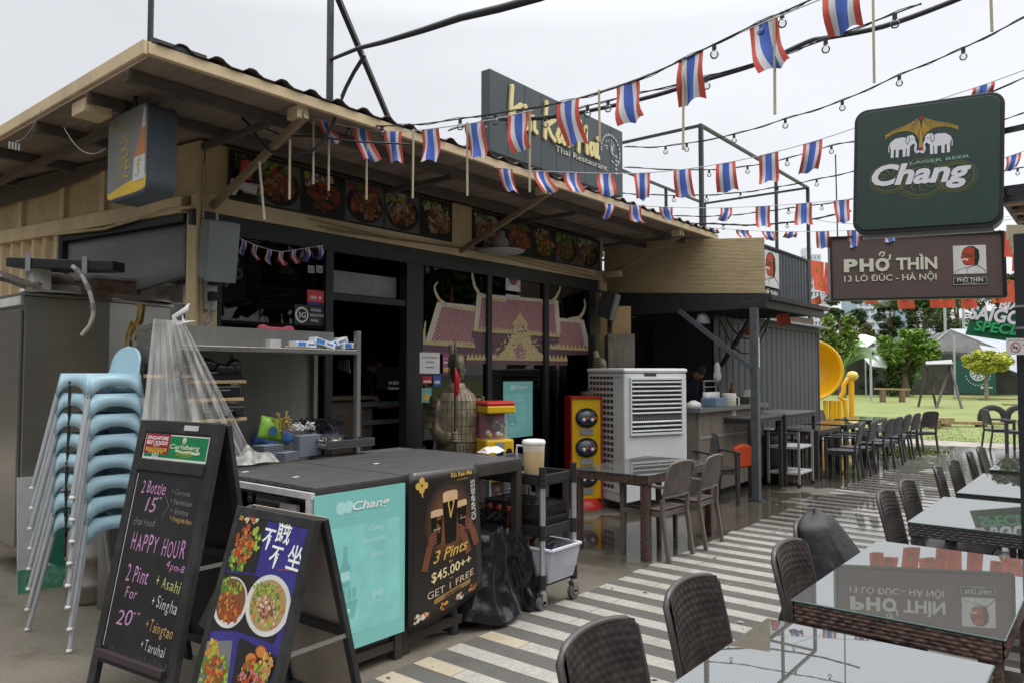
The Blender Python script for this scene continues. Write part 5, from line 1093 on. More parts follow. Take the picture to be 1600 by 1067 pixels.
# leaning print board, keg and steel bin behind the stack
t = thing('leaning_board', 'white board with green pattern leaning behind the high chairs', 'board', (0, 0, 0)); o_ = G(27, 928); u_ = (G(150, 905)-o_).normalized()
fr = Fr(o_, u_, Vector((0, 0, 1))-u_.cross(Vector((0, 0, 1)))*.10); Wb = (G(138, 910)-o_).length; t.location = o_
mb = MB(); fr.rect(mb, 0, 0, Wb, .86, 0, -.012); mb.build('panel', mat('board_white', (.45, .47, .47), .4, dirt=.3), t, bevel=.002)
mb = MB(); fr.rect(mb, .0, .0, Wb, .17, .001); mb.build('green_band', mat('band_green', (.07, .25, .15), .4, var=.4, scale=18), t)
mb = MB(); fr.disc(mb, Wb*.78, .40, .26, .0014, 26); mb.build('green_disc', mat('disc_green', (.02, .14, .09), .35), t)
mb = MB()
for cx in (.15, .42, .62):
    for r_ in (.05, .035): 
        for k in range(16): q = k*2*pi/16; fr.stroke(mb, [(cx*Wb*1.2+r_*cos(q), .085+r_*sin(q)), (cx*Wb*1.2+(r_+.010)*cos(q), .085+(r_+.010)*sin(q))], .003, .0016)
mb.build('white_pattern', mat('pat_white', (.4, .5, .45), .4), t)
c = G(146, 935); one('beer_keg', MB().lathe(c, [(0, 0), (.17, 0), (.18, .03), (.18, .10), (.195, .12), (.195, .15), (.18, .17), (.18, .30), (.195, .32), (.195, .35), (.18, .37), (.17, .50), (.14, .54), (0, .54)], 28), mat('keg_steel', (.36, .33, .29), .45, metal=.6, dirt=.4), 'dull steel beer keg standing behind the high chairs', 'keg')
c = G(182, 945); one('steel_bin', MB().lathe(c, [(0, 0), (.12, 0), (.125, .01), (.125, .62), (.115, .63), (0, .63)], 28), INOXP, 'slim brushed steel bin between the high chairs and chalkboard', 'bin')
# tall steel fridge at the far left -------------------------------------------
t = thing('steel_cabinet', 'tall stainless steel kitchen cabinet at the left edge', 'cabinet', (-7.3, 2.2, 0))
cx1, cy0 = -6.98, 1.93; zt = 2.30; cy1 = 2.72
FS = mat('fridge_steel', (.40, .385, .35), .28, metal=.8, var=.05, scale=2, stretch=(1, 1, 5), dirt=.25, dirtcol=(.2, .16, .1), bump=.05, bscale=3)
pc0 = PD(40, 457, 6.1); cx1 = pc0.x; cy0 = pc0.y; zt = pc0.z; cy1 = PX(189, 470, cx1).y
MB().b2((cx1-.9, cy0, .20), (cx1, cy1, zt-.03)).build('body', FS, t, bevel=.006)
MB().b2((cx1-.92, cy0-.02, zt-.028), (cx1+.03, cy1+.25, zt)).build('top', INOX, t, bevel=.004)
MB().b2((cx1-.9, cy0-.025, zt-.10), (cx1-.02, cy0-.002, zt-.03)).build('front_strip', mat('strip_pale', (.6, .62, .6), .4), t)
for x in (cx1-.84, cx1-.06):
    for y in (cy0+.06, cy1-.06): MB().tube([(x, y, 0), (x, y, .2)], .03, 10).build('leg', INOXP, t)
MB().b2((cx1-.86, cy0-.03, .25), (cx1-.03, cy0-.004, zt-.14)).build('door', FS, t, bevel=.006)
# what lies on top of it
t = thing('bracket_shelf', 'black floating shelf with two metal brackets lying on the steel cabinet', 'shelf board', (-6.9, 2.1, 2.5))
sb0 = PD(9, 410, 5.9); sb1 = PD(176, 416, 5.75); dd = (sb1-sb0).normalized(); nn = Vector((-dd.y, dd.x, 0))
def plt(u, v): q = sb0.lerp(sb1, u); return q+nn*(.0+.32*v*(1-.55*u*u))
top_ = [plt(i/12, 0) for i in range(13)]+[plt(1-i/12, 1) for i in range(13)]
top_ = [q-Vector((0, 0, .035)) for q in top_]; MB().slab(top_, Vector((0, 0, .075))).build('shelf', BP, t, bevel=.006)
for f in (.22, .75): q = sb0.lerp(sb1, f)-nn*.008; MB().box(q+Vector((0, 0, .0)), (.045, .006, .135), rz=atan2(dd.y, dd.x)).build('bracket', mat('bracket_zinc', (.32, .34, .36), .4, metal=.4), t)
zc = zt
c = PD(88, 450, 6.35); c.z = zc; one('wok', MB().lathe(c, [(.22, .045), (.21, .07), (.17, .12), (.11, .17), (.05, .19), (0, .192)], 36), mat('wok_metal', (.30, .24, .21), .4, metal=.5, dirt=.4, dirtcol=(.3, .3, .3), scale=3), 'upturned dark wok resting on the steel cabinet', 'wok', solid=.004)
one('pan', MB().lathe(c, [(.27, .0), (.265, .02), (.20, .08)], 36), mat('alu_rim', (.68, .70, .74), .4, metal=.4), 'pale aluminium pan under the upturned wok', 'pan', solid=.004)
c = PD(20, 438, 5.9); c.z = zc; mb = MB(); mb.grid(lambda u, v: c+Vector(((v-.5)*.35, (u-.5)*.30, .11+.03*sin(4*u+2*v)-.25*(v-.5)**2)), 10, 6); one('foil_tray', mb, mat('foil_brown', (.20, .18, .16), .35, metal=.4), 'bent dull metal tray at the left edge of the cabinet top', 'tray', solid=.006)
c = PD(58, 432, 6.0); one('white_tub', MB().b2((c.x-.08, c.y-.06, zc), (c.x+.08, c.y+.08, zc+.18)), mat('tub_white', (.55, .53, .48), .5), 'small white tub behind the wok', 'tub', bevel=.008)
c = PD(160, 445, 6.35); t = thing('storage_tub', 'clear storage tub with red packets on the right of the cabinet top', 'storage box', c)
MB().b2((c.x-.2, c.y-.14, zc), (c.x+.2, c.y+.22, zc+.12)).build('tub', mat('tub_amber', (.16, .10, .07), .3, alpha=.8, var=.5, scale=14), t, bevel=.02); MB().b2((c.x-.22, c.y-.16, zc+.121), (c.x+.22, c.y+.24, zc+.14)).build('lid', mat('tub_lid', (.3, .28, .25), .3, alpha=.5), t)
mb = MB()
pts = [PD(x, y, 5.55+.0*i) for i, (x, y) in enumerate([(113, 416), (122, 424), (130, 434), (137, 448), (142, 462), (146, 478), (146, 494), (140, 510), (128, 524)])]
t = thing('hose', 'pale grey hose with taped joints hanging in front of the cabinet', 'hose', pts[0]); MB().tube(pts, .016, 10).build('hose', mat('hose_grey', (.45, .44, .40), .5, dirt=.3), t)
mb = MB()
for k in (1, 3, 5): d = (pts[k+1]-pts[k]).normalized(); mb.tube([pts[k]-d*.02, pts[k]+d*.03], .021, 10)
mb.build('tape_band', mat('hose_band', (.2, .2, .19), .5), t)
# statues ----------------------------------------------------------------------
STN = bpy.data.materials.new('aged_bronze_clay'); STN.use_nodes = True; t_ = STN.node_tree; b_ = t_.nodes['Principled BSDF']; b_.inputs['Roughness'].default_value = .48; b_.inputs['Metallic'].default_value = .25
def L3(*a): t_.links.new(*a)
tcn = t_.nodes.new('ShaderNodeTexCoord'); n1 = t_.nodes.new('ShaderNodeTexNoise'); n1.inputs['Scale'].default_value = 6; n1.inputs['Detail'].default_value = 8; L3(tcn.outputs['Object'], n1.inputs[0])
cr = t_.nodes.new('ShaderNodeValToRGB'); cr.color_ramp.elements[0].position = .35; cr.color_ramp.elements[0].color = (.045, .038, .026, 1); cr.color_ramp.elements[1].position = .68; cr.color_ramp.elements[1].color = (.22, .18, .115, 1); L3(n1.outputs[0], cr.inputs[0]); L3(cr.outputs[0], b_.inputs['Base Color'])
n2 = t_.nodes.new('ShaderNodeTexNoise'); n2.inputs['Scale'].default_value = 45; L3(tcn.outputs['Object'], n2.inputs[0]); bp = t_.nodes.new('ShaderNodeBump'); bp.inputs['Strength'].default_value = .35; bp.inputs['Distance'].default_value = .01; L3(n2.outputs[0], bp.inputs['Height']); L3(bp.outputs[0], b_.inputs['Normal'])
STNL = mat('rubbed_clay', (.25, .21, .14), .5, metal=.15, var=.35, scale=10, bump=.3)
def skin(name, chain, m, parent, sub=2):
    verts = []; edges = []; rad = []
    for pts in chain:
        base = None
        for i, (p, r) in enumerate(pts):
            p = Vector(p); hit = next((k for k, q in enumerate(verts) if (q-p).length < 1e-5), None)
            if hit is None: verts.append(p); rad.append(r if isinstance(r, tuple) else (r, r)); hit = len(verts)-1
            if base is not None: edges.append((base, hit))
            base = hit
    me = bpy.data.meshes.new(name); me.from_pydata(verts, edges, []); me.update(); o = bpy.data.objects.new(name, me); COL.objects.link(o)
    md = o.modifiers.new('skin', 'SKIN'); sd = me.skin_vertices[0].data
    for i, r in enumerate(rad): sd[i].radius = r; sd[i].use_root = (i == 0)
    if sub: ms = o.modifiers.new('round', 'SUBSURF'); ms.levels = sub; ms.render_levels = sub
    bpy.context.view_layer.update(); me2 = bpy.data.meshes.new_from_object(o.evaluated_get(bpy.context.evaluated_depsgraph_get()))
    bpy.data.objects.remove(o); bpy.data.meshes.remove(me); me2.materials.clear(); me2.materials.append(m)
    for p in me2.polygons: p.use_smooth = True; p.material_index = 0
    o = bpy.data.objects.new(name, me2); COL.objects.link(o); o.parent = parent; return o
# statue faces +x in its own frame, 1.95 m with plinth
def statue():
    t = thing('warrior_statue', 'clay warrior statue holding a red tasselled spear beside the door', 'statue', (0, 0, 0), 'clay warrior statues at the front')
    mb = MB()      # robe skirt, flaring
    def body(u, v):
        q = 2*pi*u; z = .10+v*1.42
        prof = [(0, .27), (.12, .285), (.35, .27), (.52, .265), (.66, .25), (.8, .275), (.92, .25), (.975, .17), (1, .09)]
        for (a, ra), (b, rb) in zip(prof, prof[1:]):
            if a <= v <= b: r_ = ra+(rb-ra)*(v-a)/(b-a); break
        fold = 0 if v > .5 else .014*sin(q*9+2*sin(q*2))*(1-v/.5); wv_ = 1.12 if v > .55 else 1.0
        return Vector(((r_+fold)*cos(q)*.82, (r_+fold)*sin(q)*wv_, z))
    mb.grid(body, 60, 46); mb.build('robe', STN, t)
    MB().lathe((0, 0, 0), [(0, .1), (.34, .1), (.36, .08), (.36, 0)], 24).build('plinth', STN, t)
    # armour plates on breast, belly and shoulders as lamellae in rows
    def plates(fz0, fz1, q0, q1, nr, nc, dr, m, name):
        mb = MB(); 
        for r_ in range(nr):
            for c_ in range(nc):
                f0, f1 = (r_+.02)/nr, (r_+1.04)/nr; g0, g1 = (c_+.03)/nc, (c_+.97)/nc
                P_ = lambda f, g, d: (lambda bb: bb+Vector((bb.x, bb.y, 0)).normalized()*d)(body((q0+(q1-q0)*g)/(2*pi) % 1.0, fz0+(fz1-fz0)*f))
                a = [P_(f0, g0, .004), P_(f0, g1, .004), P_(f1, g1, .004), P_(f1, g0, .004)]; b = [P_(f0+.03/nr, g0+.06/nc, dr), P_(f0+.03/nr, g1-.06/nc, dr), P_(f1-.12/nr, g1-.06/nc, dr*.7), P_(f1-.12/nr, g0+.06/nc, dr*.7)]
                mb.add(a+b, [(4, 5, 6, 7), (0, 1, 5, 4), (1, 2, 6, 5), (2, 3, 7, 6), (3, 0, 4, 7)])
        mb.build(name, m, t)
    plates(.30, .60, -1.5, 1.5, 8, 17, .013, STN, 'belly_armour'); plates(.61, .95, -1.35, 1.35, 6, 12, .016, STNL, 'breast_armour'); plates(.45, .88, 1.9, 4.3, 8, 9, .02, STN, 'back_armour')
    # arms with hands: the right grips the spear, the left hangs half closed
    for s in (-1, 1):
        sh = (0, s*.27, 1.40)
        if s == -1: ch = [[(sh, (.115, .11)), ((.03, -.33, 1.24), (.115, .11)), ((.07, -.34, 1.06), (.10, .095)), ((.20, -.27, 1.00), (.085, .08)), ((.30, -.20, 1.02), (.065, .06)), ((.33, -.16, 1.03), (.05, .045))]]
        else: ch = [[(sh, (.115, .11)), ((.02, .38, 1.22), (.11, .105)), ((.07, .42, 1.02), (.10, .09)), ((.20, .40, .90), (.08, .075)), ((.30, .36, .86), (.065, .06)), ((.34, .34, .85), (.05, .04))]]
        skin('arm', ch, STN, t)
        mb = MB()
        for k in range(4):
            if s == -1: z = 1.00+.024*k; mb.tube([(.33, -.17, z), (.385, -.175, z), (.41, -.145, z), (.39, -.115, z), (.355, -.115, z)], [.015, .014, .013, .012, .011], 7)
            else: y = .30+.026*k; mb.tube([(.34, y, .86), (.39, y, .86), (.415, y, .835), (.405, y, .805), (.38, y, .80)], [.015, .014, .013, .012, .011], 7)
        if s == -1: mb.tube([(.33, -.17, 1.05), (.36, -.145, 1.10), (.39, -.125, 1.10)], [.017, .015, .012], 7)
        else: mb.tube([(.34, .30, .87), (.36, .275, .84), (.385, .275, .82)], [.017, .015, .012], 7)
        mb.build('fingers', STNL, t)
        mb = MB()      # shoulder guard rows
        for r_ in range(5):
            for c_ in range(5):
                q = s*(pi/2)+(-1.0+c_*.5)*.9; z = 1.42-.062*r_; rr = .142+.012*r_; cc = Vector((.01+.012*r_, s*(.29+.022*r_), z-.03))
                d = Vector((cos(q), sin(q), .15)); p_ = cc+Vector((d.x*rr, d.y*rr*.75, 0)); mb.box(p_, (.016, .066, .056), M=Matrix.Rotation(q, 3, 'Z') @ Matrix.Rotation(-.2, 3, 'Y'))
        mb.build('shoulder_guard', STN, t, bevel=.004)
    MB().lathe((0, 0, 1.47), [(.135, 0), (.12, .04), (.10, .075), (.085, .08)], 24, sq=(.95, 1.1)).build('collar', STNL, t)
    # head with features
    def wide(mb):
        mb.v = [Vector((v.x*1.12, v.y*1.22, v.z)) for v in mb.v]; return mb
    def head(u, v):
        q = 2*pi*u; f = pi*v; z = 1.69-.135*cos(f)*1.05; r_ = .098*sin(f)**.72
        fx = cos(q); x = r_*fx*1.08; y = r_*sin(q)*.92
        front = max(0, fx)**3
        if front > 0:
            d = 0; zz = z
            ay = abs(sin(q))
            d += .028*math.exp(-((zz-1.665)/.03)**2)*math.exp(-(ay/.16)**2)      # nose
            d += .012*math.exp(-((zz-1.695)/.012)**2)*math.exp(-((ay-.35)/.25)**2)  # brow
            d -= .012*math.exp(-((zz-1.675)/.012)**2)*math.exp(-((ay-.38)/.15)**2)  # eye sockets
            d += .010*math.exp(-((zz-1.628)/.007)**2)*math.exp(-(ay/.25)**2)      # lips
            d += .014*math.exp(-((zz-1.59)/.02)**2)*math.exp(-(ay/.3)**2)        # chin
            x += d
        return Vector((x+.01, y, z))
    hd = wide(MB().grid(head, 44, 36)).build('head', STN, t)
    wide(MB().lathe((-.02, 0, 1.73), [(.107, -.03), (.108, .02), (.10, .07), (.07, .105), (0, .12)], 24)).build('hair', STN, t)
    wide(MB().tube([(-.03, -.03, 1.80), (-.035, -.05, 1.87), (-.04, -.06, 1.93)], [.04, .045, .038], 12)).build('top_knot', STNL, t)
    mb = MB(); 
    for s in (-1, 1): mb.lathe((0.0, s*.095, 1.66), [(0, -.03), (.014, -.02), (.018, .01), (.012, .035), (0, .04)], 8); mb.box((.098, s*.036, 1.677), (.012, .030, .008)); mb.bar((.108, s*.004, 1.645), (.098, s*.055, 1.632), .010)
    mb.tube([(.105, 0, 1.60), (.10, 0, 1.56), (.09, 0, 1.53)], [.014, .012, .003], 6); wide(mb).build('face_detail', STNL, t)
    return t
st1 = statue()
sp = thing('spear', 'dark spear with a red tassel held by the near warrior statue', 'spear', (0, 0, 0))
sl = (.37, -.145)
MB().tube([(sl[0], sl[1], .12), (sl[0], sl[1], 1.82)], .014, 8).build('shaft', BLACKM, sp); MB().tube([(sl[0], sl[1], 1.82), (sl[0], sl[1], 1.86), (sl[0], sl[1], 1.99)], [.012, .022, .002], 6).build('blade', STN, sp)
mb = MB()
for k in range(26): q = k*2.4; r_ = .03*R.random(); mb.tube([(sl[0]+.01, sl[1], 1.70), (sl[0]+.03+r_*cos(q), sl[1]+r_*sin(q)+.01, 1.62), (sl[0]+.035+r_*1.4*cos(q), sl[1]+r_*1.4*sin(q)+.02, 1.42+.05*R.random())], [.008, .011, .005], 5)
mb.build('tassel', mat('tassel_red', (.60, .02, .03), .7), sp)
def place(o, px, x, rz): o.location = (x, PX(px, 600, x).y, 0); o.rotation_euler.z = rz
st2 = dup(st1, label='clay warrior statue half hidden behind the air cooler')
place(st1, 714, -5.18, -.55); place(st2, 938, -5.2, -.45)
st1.scale = st2.scale = sp.scale = (.80, .68, 1); sp.location = st1.location; sp.rotation_euler = st1.rotation_euler
# capsule machines -----------------------------------------------------------------
YE = mat('machine_yellow', (.72, .45, .015), .35, var=.06); RE = mat('machine_red', (.50, .028, .02), .35, var=.06); DOM = mat('dome_dark', (.10, .12, .13), .12, var=.5, scale=14)
def capsule(x, y, z0, t, w_=.30, d_=.28, h=.66):
    # one head: yellow box, clear curved window with toys, red cap
    mb = MB().b2((x-d_/2, y-w_/2, z0), (x+d_/2, y+w_/2, z0+h*.42)); mb.build('machine_body', YE, t, bevel=.02)
    def win(u, v): q = -pi/2+pi*u; return Vector((x-.04+(d_*.62)*cos(q), y+w_/2*sin(q)*1.06, z0+h*.42+v*h*.40))
    MB().grid(win, 16, 4).build('window', mat('clear_curve', (.42, .45, .47), .08, alpha=.25, var=.2), t)
    MB().b2((x-d_/2, y-w_/2+.02, z0+h*.42), (x-.05, y+w_/2-.02, z0+h*.82)).build('display_back', mat('display_red', (.35, .03, .06), .4), t)
    for k in range(14): MB().lathe((x+.02+R.uniform(-.05, .06), y+R.uniform(-.1, .1), z0+h*.42+R.random()*.14), [(0, 0), (.022, .008), (.026, .025), (.018, .045), (0, .05)], 8).build('capsule', (PAL[BLU], WHITEP, DOM, PAL[YEL])[k % 4], t)
    MB().b2((x-d_/2, y-w_/2, z0+h*.82), (x+d_/2+.03, y+w_/2, z0+h*.93)).build('collar', YE, t, bevel=.012)
    MB().b2((x-d_/2-.005, y-w_/2-.005, z0+h*.93), (x+d_/2+.02, y+w_/2+.005, z0+h)).build('cap', RE, t, bevel=.02)
    MB().b2((x+d_/2+.001, y-.05, z0+h*.08), (x+d_/2+.006, y+.04, z0+h*.38)).build('crank_plate', mat('plate_grey', (.40, .42, .45), .3, metal=.4), t)
    MB().tube([(x+d_/2, y-.01, z0+h*.22), (x+d_/2+.03, y-.01, z0+h*.22)], .03, 12).build('crank', BLACKF, t)
    mb = MB(); fr = Fr((x+d_/2+.002, y+.055, z0+h*.1), (0, 1, 0), (0, 0, 1)); fr.poly(mb, [(0, 0), (.075, 0), (.075, .07), (.06, .11), (.0375, .12), (.015, .11), (0, .07)], 0, .004); mb.build('chute', BLACKF, t)
t = thing('capsule_machine', 'yellow and red capsule toy machine behind the near warrior statue', 'vending machine', (-4.75, 0, 0), 'capsule toy machines at the front')
yc = PX(773, 640, -4.85).y; t.location = (-4.85, yc, 0); zt = PX(770, 626, -4.85).z
capsule(-4.85, yc, zt-.64, t, h=.64); capsule(-4.85, yc, zt-1.30, t, h=.64); MB().lathe((-4.85, yc, 0), [(0, .09), (.14, .09), (.17, .06), (.22, .04), (.22, 0)], 20).build('foot', RE, t); t.rotation_euler.z = -.45
t = thing('capsule_machine', 'red sided yellow capsule machine standing beside the air cooler', 'vending machine', (-4.9, 0, 0), 'capsule toy machines at the front')
xc = -5.3; ya = PX(886, 700, xc).y; yb = ya+.40; t.location = (xc, ya, 0); zt = PX(884, 619, xc).z
rot = .0
MB().b2((xc-.24, ya, .10), (xc+.10, ya+.02, zt)).build('side_panel', RE, t, bevel=.006); MB().b2((xc-.24, yb-.02, .10), (xc+.10, yb, zt)).build('side_panel', RE, t, bevel=.006)
MB().b2((xc-.24, ya+.021, .12), (xc+.085, yb-.021, zt-.02)).build('cabinet', YE, t, bevel=.004); MB().b2((xc-.24, ya+.021, zt-.019), (xc+.11, yb-.021, zt)).build('top', RE, t)
for z in (zt-.26, zt-.62, zt-.98):
    mb = MB(); fr = Fr((xc+.086, ya+.20, z), (0, 1, 0), (0, 0, 1)); fr.disc(mb, 0, 0, .14, .001, 28, .12, .012); mb.build('window_ring', BLACKF, t)
    MB().lathe((xc+.08, ya+.20, z), [(0, -.10), (.105, -.07), (.125, 0), (.105, .07), (0, .10)], 20, sq=(.45, 1)).build('dome', DOM, t)
    for k in range(6): MB().lathe((xc+.14, ya+.12+.035*k, z-.06+.015*(k % 3)), [(0, 0), (.02, .008), (.024, .024), (.016, .042), (0, .046)], 8).build('capsule', (PAL[BLU], WHITEP, PAL[CHI])[k % 3], t)
    MB().box((xc+.092, ya+.20, z-.17), (.012, .16, .07)).build('coin_plate', mat('plate_grey', (.4, .42, .45)), t)
MB().lathe((xc-.02, ya+.20, 0), [(0, .12), (.17, .12), (.19, .08), (.22, .05), (.23, 0)], 26).build('foot', RE, t); t.rotation_euler.z = -.72; t.location.y += .04
# evaporative air cooler -------------------------------------------------------------
AC = mat('cooler_grey', (.68, .70, .71), .45, var=.05, dirt=.2, dirtcol=(.38, .37, .34)); ACD = mat('cooler_vent_dark', (.05, .052, .055), .5)
c0 = G(984, 800); c1_ = G(1072, 797); c2_ = G(927, 781)
uu = (PD(1074, 700, 9.35)-PD(976, 700, 8.9)); uu.z = 0; Wc = uu.length; uu.normalize(); nrm = uu.cross(Vector((0, 0, 1))); dep = .78
o0 = PD(976, 700, 8.9); o0.z = 0
t = thing('air_cooler', 'pale grey evaporative air cooler on wheels with louvred front', 'air cooler', o0)
HC = PD(1000, 575, 9.1).z
def cbox(mb, a0, a1, d0, d1, z0, z1): p = [o0+uu*a0-nrm*d0, o0+uu*a1-nrm*d0, o0+uu*a1-nrm*d1, o0+uu*a0-nrm*d1]; return mb.slab([q+Vector((0, 0, z0)) for q in p], Vector((0, 0, z1-z0)))
cbox(MB(), 0, Wc, 0, dep, .10, HC-.06).build('body', AC, t, bevel=.02)
cbox(MB(), -.012, Wc+.012, -.012, dep+.012, HC-.058, HC).build('top', AC, t, bevel=.025)
fr = Fr(o0, uu, (0, 0, 1)); gx0, gx1, gz0, gz1 = .025, Wc-.10, .93, HC-.14
gx0 = Wc*.10; 
mb = MB(); fr.rect(mb, gx0, gz0, gx1, gz1, .002, .003); mb.build('vent_recess', ACD, t)
mb = MB(); 
for (a0, b0, a1, b1) in ((gx0-.02, gz0-.03, gx1+.02, gz0), (gx0-.02, gz1, gx1+.02, gz1+.03), (gx0-.02, gz0, gx0, gz1), (gx1, gz0, gx1+.02, gz1)): fr.rect(mb, a0, b0, a1, b1, .001, .028)
mb.build('vent_frame', AC, t, bevel=.004)
nl = 12
for k in range(nl):
    z = gz0+(k+.5)*(gz1-gz0)/nl
    if k == 3: continue
    mb = MB(); p = fr.p(gx0+.006, z, .018); q = fr.p(gx1-.006, z, .018); mb.bar(p, q, .030, .010, up=(nrm*.5+Vector((0, 0, 1)))); mb.build('louvre', AC, t)
mb = MB(); z = gz0+3.5*(gz1-gz0)/nl
for k in range(26): a_ = gx0+.02+(gx1-gx0-.04)*k/25; fr.rect(mb, a_-.004, z-.03, a_+.004, z+.03, .006, .006)
mb.build('vane_row', mat('vane_grey', (.25, .26, .27), .5), t)
mb = MB(); fr.rect(mb, gx0+.2, gz1+.045, gx0+.38, gz1+.075, .002, .003); mb.build('control_strip', ACD, t)
mb = MB(); fr.rect(mb, .30, .60, .42, .68, .001, .004); mb.build('filler_flap', AC, t, bevel=.002); mb = MB(); fr.rect(mb, .34, .635, .38, .643, .006); mb.build('flap_mark', ACD, t)
fs = Fr(o0-nrm*dep, nrm, (0, 0, 1)); 
for r_ in range(19):
    mb = MB()
    for k in range(7): a_ = .06+.072*k; z = .28+r_*.072; 
    for k in range(7): a_ = .055+.074*k; z = .26+r_*.073; fs.rect(mb, a_, z, a_+.056, z+.042, .001, .002)
    mb.build('intake_slot', ACD, t)
mb = MB(); fs.rect(mb, .03, .22, dep-.03, .235, .002, .006); fs.rect(mb, .03, HC-.10, dep-.03, HC-.085, .002, .006); mb.build('intake_frame', AC, t)
for a_ in (.06, Wc-.06):
    for d_ in (.06, dep-.06): q = o0+uu*a_-nrm*d_; MB().tube([q-uu*.02+Vector((0, 0, .05)), q+uu*.02+Vector((0, 0, .05))], .05, 12).build('wheel', BP, t)
# seated worker and items inside -------------------------------------------------------
# ================================================================== TABLES AND CHAIRS
def wicker(name, c1, c2, sc=1., rough=.45):
    if name in MATS: return MATS[name]
    m = bpy.data.materials.new(name); m.use_nodes = True; t = m.node_tree; b = t.nodes['Principled BSDF']; n = t.nodes.new; l = t.links.new
    tc = n('ShaderNodeTexCoord'); no = n('ShaderNodeTexNoise'); no.inputs['Scale'].default_value = 55*sc; no.inputs['Detail'].default_value = 3; l(tc.outputs['Object'], no.inputs[0])
    mp = n('ShaderNodeMapping'); mp.inputs['Scale'].default_value = (1, 1, 1); l(tc.outputs['Object'], mp.inputs[0])
    cr = n('ShaderNodeValToRGB'); cr.color_ramp.elements[0].position = .35; cr.color_ramp.elements[0].color = (*c1, 1); cr.color_ramp.elements[1].position = .65; cr.color_ramp.elements[1].color = (*c2, 1)
    l(no.outputs[0], cr.inputs[0]); l(cr.outputs[0], b.inputs['Base Color']); b.inputs['Roughness'].default_value = rough
    MATS[name] = m; return m
TAUPE = wicker('taupe_plastic', (.105, .083, .074), (.155, .128, .115), .2, .55); TAUPES = mat('taupe_frame', (.14, .115, .105), .5, var=.08)
DARKW = wicker('dark_weave', (.026, .021, .020), (.048, .039, .037), .2, .36); DARKF = mat('dark_chair_frame', (.060, .048, .048), .38, var=.08)
DKW2 = wicker('charcoal_weave', (.035, .033, .035), (.055, .052, .055), .2, .5); DKF2 = mat('charcoal_frame', (.055, .052, .055), .5, var=.08)
GRW = wicker('grey_weave', (.10, .095, .095), (.15, .14, .14), .2, .5); GRF = mat('grey_chair_frame', (.14, .135, .135), .5, var=.08)
def make_chair(kind, label, group, W, Fm, arms, gap, curve, detail=(44, 52), zt=.85):
    t = thing('chair', label, 'chair', (0, 0, 0), group)
    hw = .215
    z0 = .47 if not gap else .56
    def bkx(z): return -.205-(z-.45)*.20
    def bpanel(side):
        def fn(u, v):
            y = (2*u-1)*(hw-.018); z = z0+(zt-z0)*v*(1) + .022*(1-(2*u-1)**2)*v
            x = bkx(z)-curve*(1-(2*u-1)**2)
            rows = 15; cols = 11; r_ = int(v*rows-1e-6); ph = .5 if r_ % 2 else 0
            wv = abs(sin(pi*(u*cols+ph)))*abs(sin(pi*v*rows)); e_ = 1 if .02 < u < .98 and .02 < v < .98 else 0
            return Vector((x+side*(.007+.0055*wv*e_), y, z))
        return fn
    mb = MB(); mb.grid(bpanel(1), *detail); mb.grid(bpanel(-1), *detail); bk_ = mb.build('backrest', W, t)
    # rim round the back
    mb = MB(); pts = [(bkx(z), -hw, z) for z in (z0-.05, z0+.1, (z0+zt)/2, zt-.03)]
    topz = [Vector((bkx(zt+.012*(1-g*g))-curve*(1-g*g), g*hw, zt-.015+.03*(1-g*g)**.7 if abs(g) < 1 else zt-.03)) for g in [-1+.2*i for i in range(11)]]
    lft = [Vector(p) for p in pts[:-1]]; rgt = [Vector((p.x, -p.y, p.z)) for p in lft][::-1]
    mb.tube(lft+topz+rgt, .0125, 8); mb.build('back_frame', Fm, bk_)
    if gap: mb = MB(); mb.tube([Vector((bkx(z0)-curve*(1-g*g), g*hw, z0-.005)) for g in [-1+.25*i for i in range(9)]], .014, 6); mb.build('lower_rail', Fm, t)
    # seat
    def st_(u, v):
        x = -.21+.44*u; y = (2*v-1)*.215; cols = 12; ph = .5 if int(v*12-1e-6) % 2 else 0; wv = abs(sin(pi*(u*cols+ph)))*abs(sin(pi*v*12)); return Vector((x, y, .445-.012*sin(pi*u)*sin(pi*v)+.003*wv))
    mb = MB(); mb.grid(st_, 24, 24); mb.b2((-.21, -.215, .385), (.23, .215, .432)); mb.build('seat', W, t)
    for s in (-1, 1):
        MB().add([(.19, s*.19-.022, 0), (.225, s*.19-.022, 0), (.225, s*.19+.022, 0), (.19, s*.19+.022, 0), (.185, s*.19-.027, .64 if arms else .40), (.235, s*.19-.027, .64 if arms else .40), (.235, s*.19+.027, .64 if arms else .40), (.185, s*.19+.027, .64 if arms else .40)],
                 [(3, 2, 1, 0), (4, 5, 6, 7), (0, 1, 5, 4), (1, 2, 6, 5), (2, 3, 7, 6), (3, 0, 4, 7)]).build('leg', Fm, t, bevel=.005)
        xb = bkx(z0-.04)
        pl = [(-.275, s*.205, 0), (-.215, s*.21, .40), (xb, s*hw, z0-.02)]
        MB().bar(pl[0], pl[1], .036, .034, up=(1, 0, 0)).bar(pl[1], pl[2], .036, .034, up=(1, 0, 0)).build('leg', Fm, t, bevel=.004)
        if arms: MB().bar((bkx(.64)-.0, s*.225, .65), (.245, s*.20, .65), .048, .024).build('armrest', Fm, t, bevel=.005)
    return t
GXF = bpy.data.materials.new('glass_table_top'); GXF.use_nodes = True; t_ = GXF.node_tree; b_ = t_.nodes['Principled BSDF']
